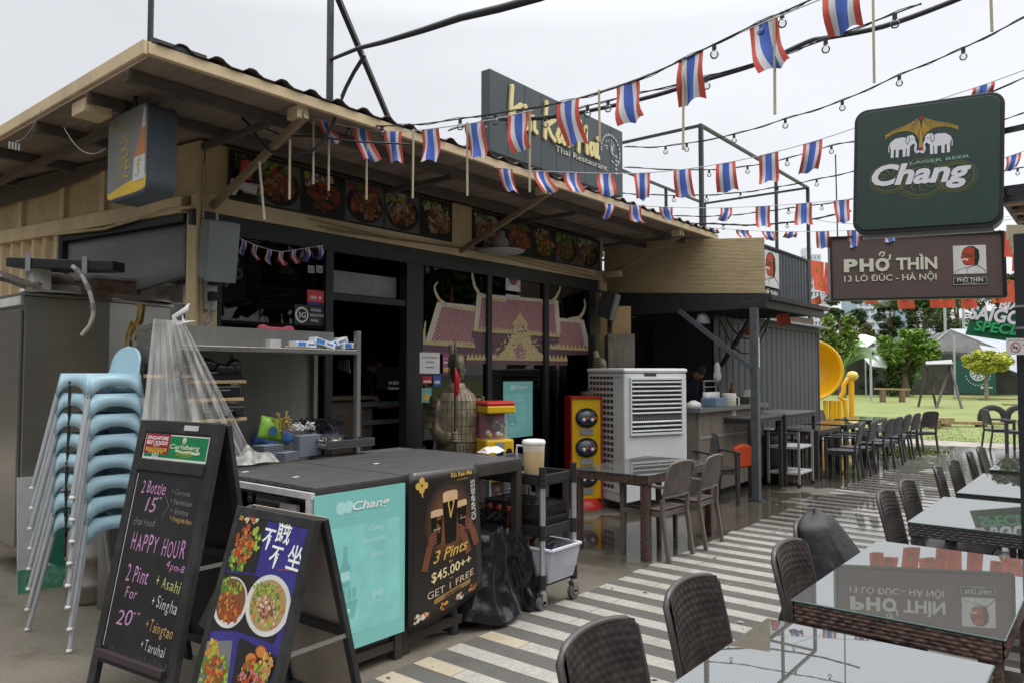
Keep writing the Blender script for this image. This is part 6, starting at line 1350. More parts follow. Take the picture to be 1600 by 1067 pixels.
# clear greenish glass over a dark woven top: dark weave below, strong mirror of the sky above
gg = t_.nodes.new('ShaderNodeNewGeometry'); ck = t_.nodes.new('ShaderNodeTexChecker'); ck.inputs['Scale'].default_value = 130; ck.inputs['Color1'].default_value = (.03, .027, .025, 1); ck.inputs['Color2'].default_value = (.14, .14, .13, 1); t_.links.new(gg.outputs['Position'], ck.inputs[0]); t_.links.new(ck.outputs[0], b_.inputs['Base Color'])
sm = t_.nodes.new('ShaderNodeTexNoise'); sm.inputs['Scale'].default_value = 3.5; sm.inputs['Detail'].default_value = 8; sm.inputs['Roughness'].default_value = .75; t_.links.new(gg.outputs['Position'], sm.inputs[0]); sr = t_.nodes.new('ShaderNodeMapRange')
for i_, v_ in enumerate((.5, .85, .008, .045)): sr.inputs[i_+1].default_value = v_
t_.links.new(sm.outputs[0], sr.inputs[0]); t_.links.new(sr.outputs[0], b_.inputs['Roughness']); b_.inputs['IOR'].default_value = 4.6; b_.inputs['Specular Tint'].default_value = (.93, .98, 1, 1)
GED = mat('glass_edge_green', (.10, .16, .15), .15, var=.05)
WKB = wicker('brown_wicker', (.035, .022, .018), (.14, .085, .07), .9, .4); WKD = wicker('charcoal_wicker', (.03, .028, .028), (.075, .068, .066), .9, .4)
def table(x0, x1, y0, y1, label, group, W=WKB, detail=True, z=.75):
    t = thing('dining_table', label, 'table', ((x0+x1)/2, (y0+y1)/2, 0), group)
    MB().b2((x0, y0, z-.0075), (x1, y1, z-.001)).build('glass_rim', GED, t, bevel=.002)
    MB().b2((x0+.003, y0+.003, z-.004), (x1-.003, y1-.003, z)).build('glass_top', GXF, t)
    e = .012; za, zb = z-.085, z-.010
    # woven apron: bumpy strands running along each side
    def apron(p, q, nrm):
        p = Vector(p); q = Vector(q); L_ = (q-p).length; nu = max(8, int(L_/.011)) if detail else 6
        def fn(u, v):
            rows = 5; r_ = int(v*rows-1e-6); ph = .5*(r_ % 2); wv = abs(sin(pi*(u*L_/.045+ph)))*abs(sin(pi*v*rows)); return p.lerp(q, u)+Vector((0, 0, za+(zb-za)*v))+Vector(nrm)*(.004+.006*wv)
        MB().grid(fn, nu, 20 if detail else 2).build('woven_apron', W, t)
    apron((x0+e, y0+e, 0), (x1-e, y0+e, 0), (0, -1, 0)); apron((x0+e, y1-e, 0), (x0+e, y0+e, 0), (-1, 0, 0)); apron((x1-e, y0+e, 0), (x1-e, y1-e, 0), (1, 0, 0)); apron((x1-e, y1-e, 0), (x0+e, y1-e, 0), (0, 1, 0))
    MB().b2((x0+e, y0+e, za), (x1-e, y1-e, zb)).build('woven_top', W, t)
    for x in (x0+.05, x1-.05):
        for y in (y0+.05, y1-.05):
            def leg(u, v, x=x, y=y):
                k = int(u*4-1e-9); f = u*4-k; c_ = [(-1, -1), (1, -1), (1, 1), (-1, 1), (-1, -1)]; a = Vector((*c_[k], 0)); b = Vector((*c_[k+1], 0)); p = a.lerp(b, f)*.033
                rows = 46; r_ = int(v*rows-1e-6); wv = abs(sin(pi*v*rows))*(.4+.6*abs(sin(pi*(f*2+.5*(r_ % 2))))); return Vector((x, y, 0))+p*(1+.09*wv)+Vector((0, 0, za*v))
            if detail: MB().grid(leg, 16, 92).build('leg', W, t)
            else: MB().b2((x-.033, y-.033, 0), (x+.033, y+.033, za)).build('leg', W, t)
    return t
gR = 'glass topped tables in the right hand row'
table(-1.04, -.33, 1.42, 2.76, 'nearest glass topped wicker table at the bottom right of the picture', gR)
table(-1.05, -.33, 3.04, 4.40, 'glass topped table mirroring the brown noodle sign and red flags', gR)
table(-1.04, -.33, 5.06, 6.25, 'third glass topped table from the camera, mirroring the green beer sign', gR, WKD)
table(-1.0, -.33, 6.52, 7.92, 'fourth glass topped table from the camera in the right row', gR, WKD, False)
table(-1.0, -.33, 8.27, 9.5, 'fifth glass topped table in the right row, mirroring the trees', gR, WKD, False)
table(-4.06, -3.25, 5.86, 7.27, 'brown wicker glass table in front of the air cooler', None)
pr = make_chair('dark', 'dark woven chair, nearest to the camera at the bottom of the picture', 'dark woven chairs along the right tables', DARKW, DARKF, False, False, .035)
pr.location = (-.98, 1.98, 0); pr.rotation_euler.z = .0
for x, y, rz, lb in ((-0.99, 2.64, 0, 'second dark woven chair from the camera, beside the nearest table'), (-0.92, 3.50, .0, 'dark woven chair in front of the draped black chair'),
                     (-0.94, 5.40, 0, 'front one of the two dark chairs at the third table'), (-0.94, 6.02, 0, 'rear one of the two dark chairs at the third table'),
                     (-0.92, 7.12, .1, 'front dark chair at the fourth table'), (-0.90, 7.68, 0, 'rear dark chair at the fourth table'),
                     (-0.90, 8.66, .1, 'front dark chair at the fifth table'), (-0.89, 9.25, 0, 'rear dark chair at the fifth table'),
                     (-.48, 3.45, pi, 'dark chair tucked in on the far side of the second table'), (-.16, 5.4, pi, 'dark chair tucked in on the far side of the third table')):
    dup(pr, (x, y, 0), rz, lb)
dup(pr, (-1.04, 4.14, 0), 0, 'dark chair under the black cloth drape')
# black cloth over a chair
cc = Vector((-1.30, 4.15, 0))
def cloth(u, v):
    q = 2*pi*u; g = min(1, (v/.07)**.5) if v < .07 else 1; nz = mnoise.noise(Vector((cos(q)*2.6, sin(q)*2.6, v*2.2)))+.5*mnoise.noise(Vector((cos(q)*7, sin(q)*7, v*3)))
    fx_ = (.05+.24*min(1, v/.35)) if cos(q) > 0 else (.05+.16*v); ry = .19+.06*v; k = 1+v*(.10*sin(q*9+5*nz)+.07*sin(q*19+9*v+6*nz)+.34*nz)
    z = .93*(1-v)-.03*abs(sin(q))*(1-v)
    return cc+Vector((fx_*cos(q)*g*k, ry*sin(q)*g*k, max(.02, z+.012*g)))
mb = MB().grid(cloth, 110, 44)
BCL = mat('black_cloth', (.016, .017, .019), .6, var=.1, bump=.8, bscale=14)
one('black_drape', mb, BCL, 'black cloth drape hung over a chair beside the second table', 'cloth')
# taupe armchairs at the front table
pt = make_chair('taupe', 'nearer taupe armchair at the wicker table before the air cooler', 'taupe armchairs at the front wicker table', TAUPE, TAUPES, True, True, .012)
pt.location = (-3.36, 6.18, 0); pt.rotation_euler.z = pi-.06
dup(pt, (-3.34, 6.80, 0), pi+.05, 'farther taupe armchair at the wicker table before the air cooler')
tg = dup(pt, (-.50, 2.50, 0), pi, 'grey armchair at the lower right corner of the picture'); 
# charcoal armchairs
pk = make_chair('charcoal', 'charcoal armchair between the near statue and the service cart', 'charcoal armchairs by the shopfront', DKW2, DKF2, True, True, .012, (24, 28))
def onx(px, x): return PX(px, 700, x).y
pk.location = (-4.30, onx(838, -4.30), 0); pk.rotation_euler.z = .1
dup(pk, (-4.75, onx(800, -4.75), 0), .3, 'charcoal armchair just right of the capsule machine')
dup(pk, (-4.05, 9.05, 0), -.6, 'dark armchair with an orange bag on its seat beside the black post')
t = thing('orange_bag', 'bright orange bag lying on a dark chair behind the black post', 'bag', (0, 0, 0)); c = PD(1161, 712, 9.95); t.location = c
MB().slab([c+RGT*x_+Vector((0, 0, z_)) for x_, z_ in ((-.12, .10), (-.06, -.16), (.12, -.14), (.14, .13), (.02, .16))], FWD*.12).build('bag', bevel=.025, mats=mat('orange_cloth', (.72, .09, .02), .7, bump=.4), parent=t)
# far left rows of charcoal chairs and tables
rows = 'charcoal armchairs along the far tables'
ft = 'dark glass tables along the container'
YT = ((12.15, 13.35), (13.75, 14.95), (15.4, 16.6))
for k, (a, b) in enumerate(YT): table(-4.42, -3.72, a, b, ('nearest', 'middle', 'farthest')[k]+' of the three dark glass tables beside the black container', ft, WKD, False)
lab = ['first', 'second', 'third', 'fourth', 'fifth', 'sixth']
for k, y in enumerate((12.45, 13.1, 14.1, 14.7, 15.7, 16.3)):
    dup(pk, (-3.42+R.uniform(-.04, .04), y, 0), pi+R.uniform(-.1, .1), lab[k]+' charcoal chair from the camera on the path side of the far tables', rows)
    dup(pk, (-4.72+R.uniform(-.03, .03), y+.05, 0), R.uniform(-.1, .1), lab[k]+' charcoal chair from the camera on the container side of the far tables', rows)
dup(pk, (-3.30, 17.35, 0), pi-.5, 'charcoal chair standing alone at the far end of the container tables', rows)
gr_ = dup(pk, (-.1, 0, 0), 0, 'dark chair at the right edge beyond the black post', rows)
q = G(1562, 702); gr_.location = (q.x, q.y, 0); gr_.rotation_euler.z = .5
q = G(1586, 706); dup(pk, (q.x+.15, q.y, 0), 2.6, 'dark chair at the very right edge of the terrace', rows)
q = G(1597, 700); table(q.x, q.x+.8, q.y-.3, q.y+.8, 'dark table at the right edge beyond the black post', None, WKD, False)
# bar height tables and the bar -----------------------------------------------------------
bar_t = 'tall dark tables before the bar'
def high_table(x0, x1, y0, y1, z, label):
    t = thing('bar_table', label, 'table', ((x0+x1)/2, (y0+y1)/2, 0), bar_t)
    MB().b2((x0, y0, z-.03), (x1, y1, z)).build('tabletop', mat('bar_top', (.075, .078, .085), .45, var=.3, scale=40), t, bevel=.004)
    MB().b2((x0+.01, y0+.01, z-.08), (x1-.01, y1-.01, z-.032)).build('apron', BROWNF, t)
    for x in (x0+.03, x1-.03):
        for y in (y0+.03, y1-.03): MB().b2((x-.025, y-.025, 0), (x+.025, y+.025, z-.081)).build('leg', BROWNF, t)
ha = G(1107, 651, 1.05); hb = G(1219, 647, 1.05)
high_table(hb.x-.62, hb.x+.02, ha.y+.1, hb.y+.05, 1.05, 'tall dark table with the white drink jug on it')
high_table(hb.x-.60, hb.x+.04, hb.y+.12, hb.y+1.5, 1.05, 'second tall dark table behind the black post')
t = thing('drink_jug', 'white translucent jug standing on the tall table by the bar', 'jug', (0, 0, 0)); c = Vector((hb.x-.42, 0, 1.05)); c.y = PX(1139, 640, c.x).y; t.location = c
MB().lathe(c, [(0, 0), (.085, 0), (.09, .01), (.098, .21), (.098, .215)], 24).build('drink', mat('oat_drink', (.66, .60, .48), .4, var=.05), t)
MB().lathe(c, [(.098, .21), (.10, .30), (.09, .315), (0, .32)], 24).build('lid', mat('lid_white', (.72, .72, .69), .4), t)
MB().tube([c+RGT*.09+Vector((0, 0, .27)), c+RGT*.14+Vector((0, 0, .25)), c+RGT*.14+Vector((0, 0, .1)), c+RGT*.09+Vector((0, 0, .07))], .012, 6).build('handle', mat('lid_white', (.7, .7, .7)), t)
# bar counter
t = thing('bar_counter', 'grey wood fronted bar counter under the bamboo awning', 'counter', (-4.3, 9.8, 0))
b0 = PX(1068, 641, -4.15); b1_ = PX(1215, 630, -4.15); zb = 1.20
MB().b2((-4.75, 8.85, zb-.06), (-4.15, 11.2, zb)).build('countertop', mat('bar_grey', (.11, .112, .118), .35, var=.15), t, bevel=.006)
for k in range(6): MB().b2((-4.25, 8.95+k*.37, .1), (-4.215, 8.95+k*.37+.362, zb-.065)).build('panel', mat('greyed_wood', (.20, .165, .14), .6, var=.25, scale=4, stretch=(1, 6, .6)), t, bevel=.002)
MB().b2((-4.213, 8.95, .80), (-4.205, 11.15, .83)).build('trim_strip', mat('trim_pale', (.3, .27, .24), .5), t)
MB().b2((-4.75, 8.93, .1), (-4.25, 8.95, zb-.065)).build('end_panel', mat('greyed_wood', (.2, .165, .14)), t)
def onbar(px, x=-4.35): q = PX(px, 620, x); return Vector((x, q.y, zb))
c = onbar(1100); t = thing('coffee_grinder', 'chrome bar tap and glass rack beside the bartender', 'bar equipment', c)
MB().b2((c.x-.1, c.y-.05, zb), (c.x+.1, c.y+.42, zb+.05)).build('base', BLACKF, t); mb = MB()
for dy in (0, .38): mb.tube([(c.x, c.y+dy, zb), (c.x, c.y+dy, zb+.34)], .012, 6)
mb.tube([(c.x, c.y-.02, zb+.34), (c.x, c.y+.4, zb+.34)], .012, 6).tube([(c.x, c.y, zb+.26), (c.x, c.y+.4, zb+.26)], .008, 6); mb.build('rail', INOXP, t)
for k in range(4): MB().lathe((c.x+.02, c.y+.03+.1*k, zb+.05), [(0, 0), (.03, 0), (.05, .06), (.05, .14), (0, .14)], 12).build('bowl', mat('crock_white', (.6, .6, .58), .3), t)
c = onbar(1121); t = thing('tap_figure', 'black and white tap handle standing tall on the bar', 'tap', c); MB().lathe(c, [(0, 0), (.06, 0), (.05, .12), (.035, .3), (.02, .33)], 10).build('column', BLACKF, t); MB().lathe(c+Vector((0, 0, .33)), [(.02, 0), (.05, .03), (.055, .09), (.04, .15), (.045, .2), (.02, .26), (0, .27)], 12).build('handle', mat('crock_white', (.6, .6, .58)), t)
c = onbar(1116, -4.25); one('blue_tub', MB().b2((c.x-.12, c.y-.16, zb), (c.x+.1, c.y+.2, zb+.12)), mat('tub_blue', (.16, .24, .36), .35, alpha=.8), 'translucent blue tub on the bar counter', 'tub', bevel=.01)
c = onbar(1169, -4.3); t = thing('caddy', 'dark slotted caddy of cutlery on the bar counter', 'caddy', c); MB().b2((c.x-.1, c.y-.2, zb), (c.x+.1, c.y+.22, zb+.10)).build('tray', mat('caddy_olive', (.08, .085, .06), .5), t); mb = MB()
for k in range(26): y = c.y+R.uniform(-.18, .2); mb.tube([(c.x, y, zb+.09), (c.x+.02, y+R.uniform(-.05, .05), zb+.20)], .007, 5)
mb.build('cutlery', mat('crock_white', (.6, .6, .58)), t)
c = onbar(1144, -4.5); one('bottle', MB().lathe(c, [(0, 0), (.045, 0), (.045, .18), (.02, .24), (.02, .30), (0, .3)], 10), PAL[BRO], 'brown bottle standing behind the caddy on the bar', 'bottle')
c = onbar(1084, -4.28); mb = MB(); mb.lathe(c, [(0, 0), (.10, .0), (.09, .06), (.04, .09), (0, .1)], 12); one('white_cloth', mb, mat('crock_white', (.6, .6, .58)), 'crumpled white cloth on the bar before the bartender', 'cloth')
# people ------------------------------------------------------------------------------
def person(label, loc, rz, shirt, skinc, bend, reach, seated=False, look=.5):
    t = thing('person', label, 'person', (0, 0, 0)); SK = mat('skin_%s' % label[:6].strip().replace(' ', '_'), skinc, .55, var=.08); HR = mat('hair_black', (.012, .01, .01), .6)
    hip = Vector((0, 0, .95)); chest = hip+Vector((sin(bend)*.42, 0, cos(bend)*.42)); neck = hip+Vector((sin(bend)*.58, 0, cos(bend)*.58)); hd = neck+Vector((.05+sin(bend)*.06, 0, .13))
    skin('torso', [[(hip, (.15, .11)), (hip.lerp(chest, .5), (.14, .11)), (chest, (.17, .12)), (neck, (.07, .065)), (hd-Vector((.02, 0, .03)), (.05, .05))], [(hip, (.15, .11)), (hip+Vector((0, .1, -.1)), (.10, .10)), (Vector((.03, .1, .5)), (.075, .075)), (Vector((-.02, .1, .08)), (.05, .05))], [(hip, (.15, .11)), (hip+Vector((0, -.1, -.1)), (.10, .10)), (Vector((.03, -.1, .5)), (.075, .075)), (Vector((-.02, -.1, .08)), (.05, .05))]], shirt, t)
    for s in (-1, 1):
        sh = chest+Vector((.02, s*.17, .07)); el = sh+Vector((.10, s*.08, -.27)); wr = Vector((sh.x+reach, s*.12, el.z+.02 if reach > .3 else el.z-.1))
        skin('sleeve', [[(sh, (.065, .065)), (sh.lerp(el, .6), (.055, .055))]], shirt, t); skin('arm', [[(sh.lerp(el, .5), (.045, .045)), (el, (.042, .042)), (wr, (.027, .027))]], SK, t)
        mb = MB(); d = (wr-el).normalized(); mb.tube([wr-d*.02, wr+d*.04, wr+d*.085], [.026, .038, .034], 8)
        for k in range(4): b = wr+d*.08+Vector((0, (k-1.5)*.018, 0)); mb.tube([b, b+d*.035, b+d*.06+Vector((0, 0, -.02))], [.010, .009, .007], 6)
        mb.tube([wr+d*.03+Vector((0, -s*.03, 0)), wr+d*.06+Vector((0, -s*.055, .0)), wr+d*.085+Vector((0, -s*.06, -.01))], [.012, .010, .008], 6); mb.build('hand', SK, t)
        mb = MB().b2((-.06, s*.1-.045, 0), (.20, s*.1+.045, .07)); mb.build('shoe', BLACKF, t, bevel=.02)
    M_ = Matrix.Rotation(look, 3, 'Y')
    def hf(u, v):
        q = 2*pi*u; f = pi*v; p = Vector((.088*sin(f)**.8*cos(q)*1.08, .078*sin(f)**.8*sin(q), -.115*cos(f)))
        if cos(q) > 0:
            ay = abs(sin(q)); p.x += cos(q)**3*(.022*math.exp(-((p.z+.01)/.025)**2)*math.exp(-(ay/.18)**2)-.01*math.exp(-((p.z-.018)/.014)**2)*math.exp(-((ay-.38)/.16)**2)+.008*math.exp(-((p.z+.05)/.008)**2)*math.exp(-(ay/.3)**2))
        return hd+M_ @ p
    MB().grid(hf, 28, 24).build('head', SK, t)
    def hr(u, v): q = pi*.5+pi*1.0*u+(-.25+.5*0); q = pi*(.42+1.16*u); f = pi*(.42+.58*v) if v > 0 else pi*.42; return hd+M_ @ (Vector((.094*sin(f)**.8*cos(q)*1.06-.004, .085*sin(f)**.8*sin(q), -.122*cos(f))))
    MB().grid(lambda u, v: hd+M_ @ Vector((.096*sin(pi*(.60+.4*v))**.8*cos(2*pi*u)*1.05-.006, .084*sin(pi*(.60+.4*v))**.8*sin(2*pi*u), -.124*cos(pi*(.60+.4*v)))), 24, 8).grid(hr, 18, 14).build('hair', HR, t)
    mb = MB()
    for s in (-1, 1): mb.lathe(hd+M_ @ Vector((-.0, s*.08, 0)), [(0, -.02), (.011, -.01), (.013, .012), (0, .026)], 8)
    mb.build('ear', SK, t)
    t.location = loc; t.rotation_euler.z = rz; return t
NAVY = mat('navy_shirt', (.012, .014, .022), .8, var=.1)
pe = PX(1084, 600, -4.98); person('bartender in a dark shirt bending over the bar with head down', (-5.18, pe.y-.05, .08), -.35, NAVY, (.34, .18, .11), .55, .42, look=.8)
pe = PX(566, 600, -7.55); pp = person('worker in a black shirt holding a hand out behind the dark indoor counter', (-6.98, PX(560, 600, -6.95).y, .10), 1.0, NAVY, (.34, .18, .11), .25, .42, look=.4)
pe = PX(604, 570, -6.6); one('screen', MB().b2((-6.63, pe.y-.12, 1.45), (-6.60, pe.y+.2, 1.72)), mat('screen_dim', (.06, .065, .075), .2), 'dim till screen on the indoor counter', 'screen', bevel=.005)
fr = Fr((FX-.02, PX(617, 605, FX).y, PX(617, 600, FX).z), (0, 1, 0), (0, 0, 1)); t = thing('door_note', 'faint white lettering on the doorway glass edge reading TIP BOX Thank you', 'sign', fr.o)
text('TIP BOX', fr, 0, 0, .03, mat('faint_white', (.35, .35, .35), .6), t, w=.14); text('Thank you', fr, 0, -.05, .03, mat('faint_white', (.3, .3, .3)), t, w=.15)
# trolley and stools at the bar --------------------------------------------------------
t = thing('steel_trolley', 'small steel trolley with white shelves beside the tall tables', 'trolley', (0, 0, 0)); q = G(1236, 756); t.location = (q.x, q.y, 0)
w2, d2 = .22, .30
for z in (.18, .55): MB().b2((q.x-w2, q.y-d2, z), (q.x+w2, q.y+d2, z+.035)).build('shelf', mat('shelf_pale', (.50, .51, .54), .35), t, bevel=.005)
for sx in (-1, 1):
    for sy in (-1, 1): MB().b2((q.x+sx*w2-.015, q.y+sy*d2-.015, .06), (q.x+sx*w2+.015, q.y+sy*d2+.015, .80)).build('post', mat('post_tan', (.36, .33, .28), .4, metal=.3), t); MB().lathe((q.x+sx*w2, q.y+sy*d2, 0), [(0, 0), (.025, 0), (.03, .03), (.025, .06), (0, .06)], 8).build('caster', BLACKF, t)
mb = MB(); mb.tube([(q.x-w2, q.y-d2, .78), (q.x+w2, q.y-d2, .78)], .01, 6).tube([(q.x-w2, q.y+d2, .78), (q.x+w2, q.y+d2, .78)], .01, 6); mb.build('rail', INOXP, t)
q = G(1200, 752); t = thing('grey_bin', 'ribbed dark plastic bin standing behind the black post', 'bin', q); MB().lathe(q, [(0, 0), (.20, 0), (.24, .62), (.26, .64), (.26, .70), (.2, .72), (0, .72)], 20).build('bin', mat('bin_grey', (.045, .048, .052), .5), t)
q2 = G(1195, 735); t = thing('round_stool_table', 'low round black table under the tall tables', 'table', q2); MB().lathe(q2, [(0, .68), (.35, .68), (.36, .70), (.35, .72), (0, .72)], 24).lathe(q2, [(0, 0), (.2, 0), (.05, .04), (.035, .1), (.035, .68)], 14).build('table', BLACKM, t)
# ================================================================== BAR KIOSK WITH BAMBOO SCREEN, BLACK CONTAINER
BMB = mat('bamboo_blind', (.55, .43, .25), .7, var=.22, scale=5, stretch=(1, 1, 9), dirt=.3, dirtcol=(.22, .15, .08))
t = thing('bar_kiosk', 'open bar kiosk under a black steel roof with a bamboo blind front', 'kiosk', (-3.6, 9.6, 0)); ky = 9.62; kx = -3.60
xl = -6.05
def kz(px, py): return PY(px, py, ky).z
zb0, zb1 = kz(943, 458), kz(1198, 458); zt0, zt1 = kz(943, 378), kz(1202, 370)
ZBK = zb1
n = 40
for i in range(n):      # bamboo slats laid one over another, a little uneven
    f0, f1 = i/n, (i+1)/n; dy = R.uniform(0, .006)
    p = lambda x, f: (zb0+(zt0-zb0)*f) if x == xl else (zb1+(zt1-zb1)*f)
    MB().slab([(xl, ky-dy, p(xl, f0)), (kx, ky-dy, p(kx, f0)), (kx, ky-dy, p(kx, f1)-.004), (xl, ky-dy, p(xl, f1)-.004)], (0, .012, 0)).build('bamboo_slat', BMB, t)
MB().slab([(xl, ky+.02, zb0), (kx, ky+.02, zb1), (kx, ky+.02, zt1), (xl, ky+.02, zt0)], (0, .01, 0)).build('backing', mat('backing_tan', (.2, .14, .08), .8), t)
ZK = 2.62
MB().slab([(xl, ky-.02, ZK-.04), (kx, ky-.02, ZK-.04), (kx, ky-.02, zb1-.002), (xl, ky-.02, zb0-.002)], (0, .03, 0)).build('fascia', BLACKM, t)
MB().b2((xl, ky-.03, ZK-.13), (kx+.04, ky+.05, ZK-.03)).build('front_beam', BLACKM, t, bevel=.004)
MB().b2((kx-.04, ky+.052, ZK-.13), (kx+.04, 12.0, ZK-.03)).build('side_beam', BLACKM, t, bevel=.004)
MB().b2((xl, ky, ZK-.028), (kx+.10, 12.05, ZK+.03)).build('roof_deck', BLACKM, t)
for k in range(9): MB().b2((xl+.02, ky+.15+k*.27, ZK-.10), (kx-.05, ky+.19+k*.27, ZK-.03)).build('joist', BLACKM, t)
MB().b2((-3.76, 9.51, 0), (-3.665, 9.60, ZK-.131)).build('post', STEELD, t, bevel=.004)
MB().b2((-3.80, 9.47, 0), (-3.62, 9.64, .012)).build('base_plate', BLACKM, t)
MB().b2((-3.66, 9.545, 1.72), (-3.655, 9.575, 2.1)).build('white_tape', PAL[WHI], t)
MB().bar((-4.75, 9.5, 2.50), (-3.74, 9.53, 1.70), .06).build('brace', STEELD, t); MB().bar((-3.72, 9.62, 2.45), (-4.9, 11.2, 1.75), .05).build('brace', BLACKM, t)
MB().tube(hang((-4.3, 9.9, 2.5), (-3.9, 10.6, 2.45), .35), .012, 6).tube(hang((-4.5, 10.2, 2.5), (-4.0, 10.9, 2.45), .55), .010, 6).build('cable_loop', BLACKM, t)
MB().b2((-6.05, 9.9, 0), (-5.95, 12.0, ZK-.14)).b2((-6.0, 12.2, 0), (-4.95, 12.25, ZK-.1)).build('back_wall', mat('kiosk_dark', (.02, .02, .022), .7), t)
MB().b2((-5.93, 9.0, .9), (-5.6, 11.5, .94)).build('back_counter', INOXP, t)
for k in range(12): MB().lathe((-5.8, 9.2+k*.18, .94), [(0, 0), (.04, 0), (.04, .15), (.015, .22), (.015, .28), (0, .28)], 8).build('bottle', (PAL[BRO], PAL[LEA], PAL[GRY], DOM)[k % 4], t)
MB().lathe((-4.5, 9.7, 2.32), [(.09, 0), (.10, .03), (.07, .12), (.03, .16), (0, .16)], 14).build('lamp_shade', mat('shade_grey', (.3, .3, .29), .5), t)
# timber menu board and cupboard behind the cooler
q = PD(968, 560, 10.2); t2 = thing('wood_cupboard', 'narrow worn wooden cupboard behind the air cooler', 'cupboard', (q.x, q.y, 0))
zt_ = PD(968, 523, 10.2).z; MB().box((q.x, q.y, zt_/2), (.36, .36, zt_), rz=YAW).build('body', mat('cup_wood', (.17, .14, .115), .7, var=.3, stretch=(6, 6, 1), dirt=.4), t2, bevel=.006); MB().box((q.x, q.y, zt_*.97), (.37, .37, .012), rz=YAW).build('top', mat('cup_wood', (.2, .2, .2)), t2)
zt2 = zt_; one('picture_stand', MB().box((q.x, q.y+.05, zt_+.20), (.26, .03, .38), rz=YAW), PAL[TAN], 'small picture stand on top of the wooden cupboard', 'picture', bevel=.004)
# upper side panels with poster on the kiosk roof
t = thing('roof_screen', 'dark corrugated screen standing on the kiosk roof with a portrait poster', 'screen', (-3.7, 10.5, ZK)); zu = PX(1230, 398, -3.7).z; z0_ = ZK+.04
ya, yb = ky+.12, PX(1264, 430, -3.7).y
mb = MB(); y = ya
while y < yb-.1: mb.quad((-3.70, y, z0_), (-3.70, y+.05, z0_), (-3.70, y+.05, zu), (-3.70, y, zu)).quad((-3.70, y+.05, z0_), (-3.715, y+.075, z0_), (-3.715, y+.075, zu), (-3.70, y+.05, zu)).quad((-3.715, y+.075, z0_), (-3.715, y+.105, z0_), (-3.715, y+.105, zu), (-3.715, y+.075, zu)).quad((-3.715, y+.105, z0_), (-3.70, y+.13, z0_), (-3.70, y+.13, zu), (-3.715, y+.105, zu)); y += .13
mb.build('corrugated_sheet', STEELD, t); MB().b2((-3.74, yb-.05, z0_), (-3.69, yb, zu+.02)).b2((-3.74, ya, zu), (-3.69, yb-.05, zu+.03)).build('frame', BLACKM, t)
a0, a1 = ya-.02, PX(1216, 430, -3.69).y; zz0 = PX(1200, 476, -3.69).z; zz1 = PX(1203, 398, -3.69).z
fr = Fr((-3.685, a0, z0_), (0, 1, 0), (0, 0, 1)); Wp = a1-a0; Hp = zu-z0_-.02
def portrait(fr, x0, y0, W_, H_, t, c, strip=True):
    """flat two-tone portrait print of an elderly man with moustache and collared coat"""
    mb = MB().use(WHI); fr.rect(mb, x0, y0, x0+W_, y0+H_, c, -.002)
    X = lambda u: x0+u*W_; Y = lambda v: y0+v*H_
    P = lambda pts: [(X(a), Y(b)) for a, b in pts]
    mb.use(DAR); fr.poly(mb, P([(.38, .30), (.74, .30), (.80, .60), (.78, .84), (.62, .97), (.46, .97), (.32, .88), (.26, .72), (.25, .52), (.30, .36)]), c+.001)
    mb.use(CHI); fr.poly(mb, P([(.36, .33), (.62, .31), (.68, .5), (.64, .7), (.66, .86), (.56, .94), (.44, .94), (.33, .86), (.27, .70), (.22, .56), (.28, .50), (.29, .38)]), c+.0018)
    mb.use(DAR); fr.stroke(mb, P([(.27, .66), (.42, .68), (.42, .60), (.29, .60)]), .02*W_, c+.0026); fr.stroke(mb, P([(.46, .68), (.60, .68), (.60, .60), (.47, .60), (.46, .68)]), .02*W_, c+.0026); fr.stroke(mb, P([(.26, .72), (.40, .75)]), .02*W_, c+.0026)
    fr.poly(mb, P([(.62, .50), (.70, .66), (.66, .72), (.76, .74), (.80, .55), (.74, .32)]), c+.0022)
    mb.use(WHI); fr.poly(mb, P([(.24, .50), (.33, .55), (.46, .52), (.44, .46), (.34, .50), (.24, .45)]), c+.0028)
    mb.use(GRY); fr.poly(mb, P([(.02, .0), (.98, .0), (.97, .12), (.72, .32), (.40, .24), (.22, .18), (.06, .10)]), c+.0016)
    mb.use(WHI); fr.poly(mb, P([(.04, .0), (.96, .0), (.94, .10), (.72, .28), (.40, .22), (.24, .16), (.08, .08)]), c+.0020)
    mb.use(DAR); fr.stroke(mb, P([(.36, .24), (.40, .12), (.46, .22), (.72, .30), (.96, .12)]), .012*W_, c+.0026); fr.stroke(mb, P([(.40, .12), (.40, .0)]), .012*W_, c+.0026)
    mb.build('portrait_print', PAL, t)
portrait(fr, .01, .22*Hp, Wp, Hp*.74, t, .004); mb = MB(); fr.rect(mb, .01, .02, Wp, .19*Hp, .004, -.002); mb.build('caption_plate', BLACKF, t); text('PHỞ THÌN', fr, Wp*.5, .07*Hp, .08*Hp, WHITEP, t, c=.005, w=Wp*.8, bold=.02)
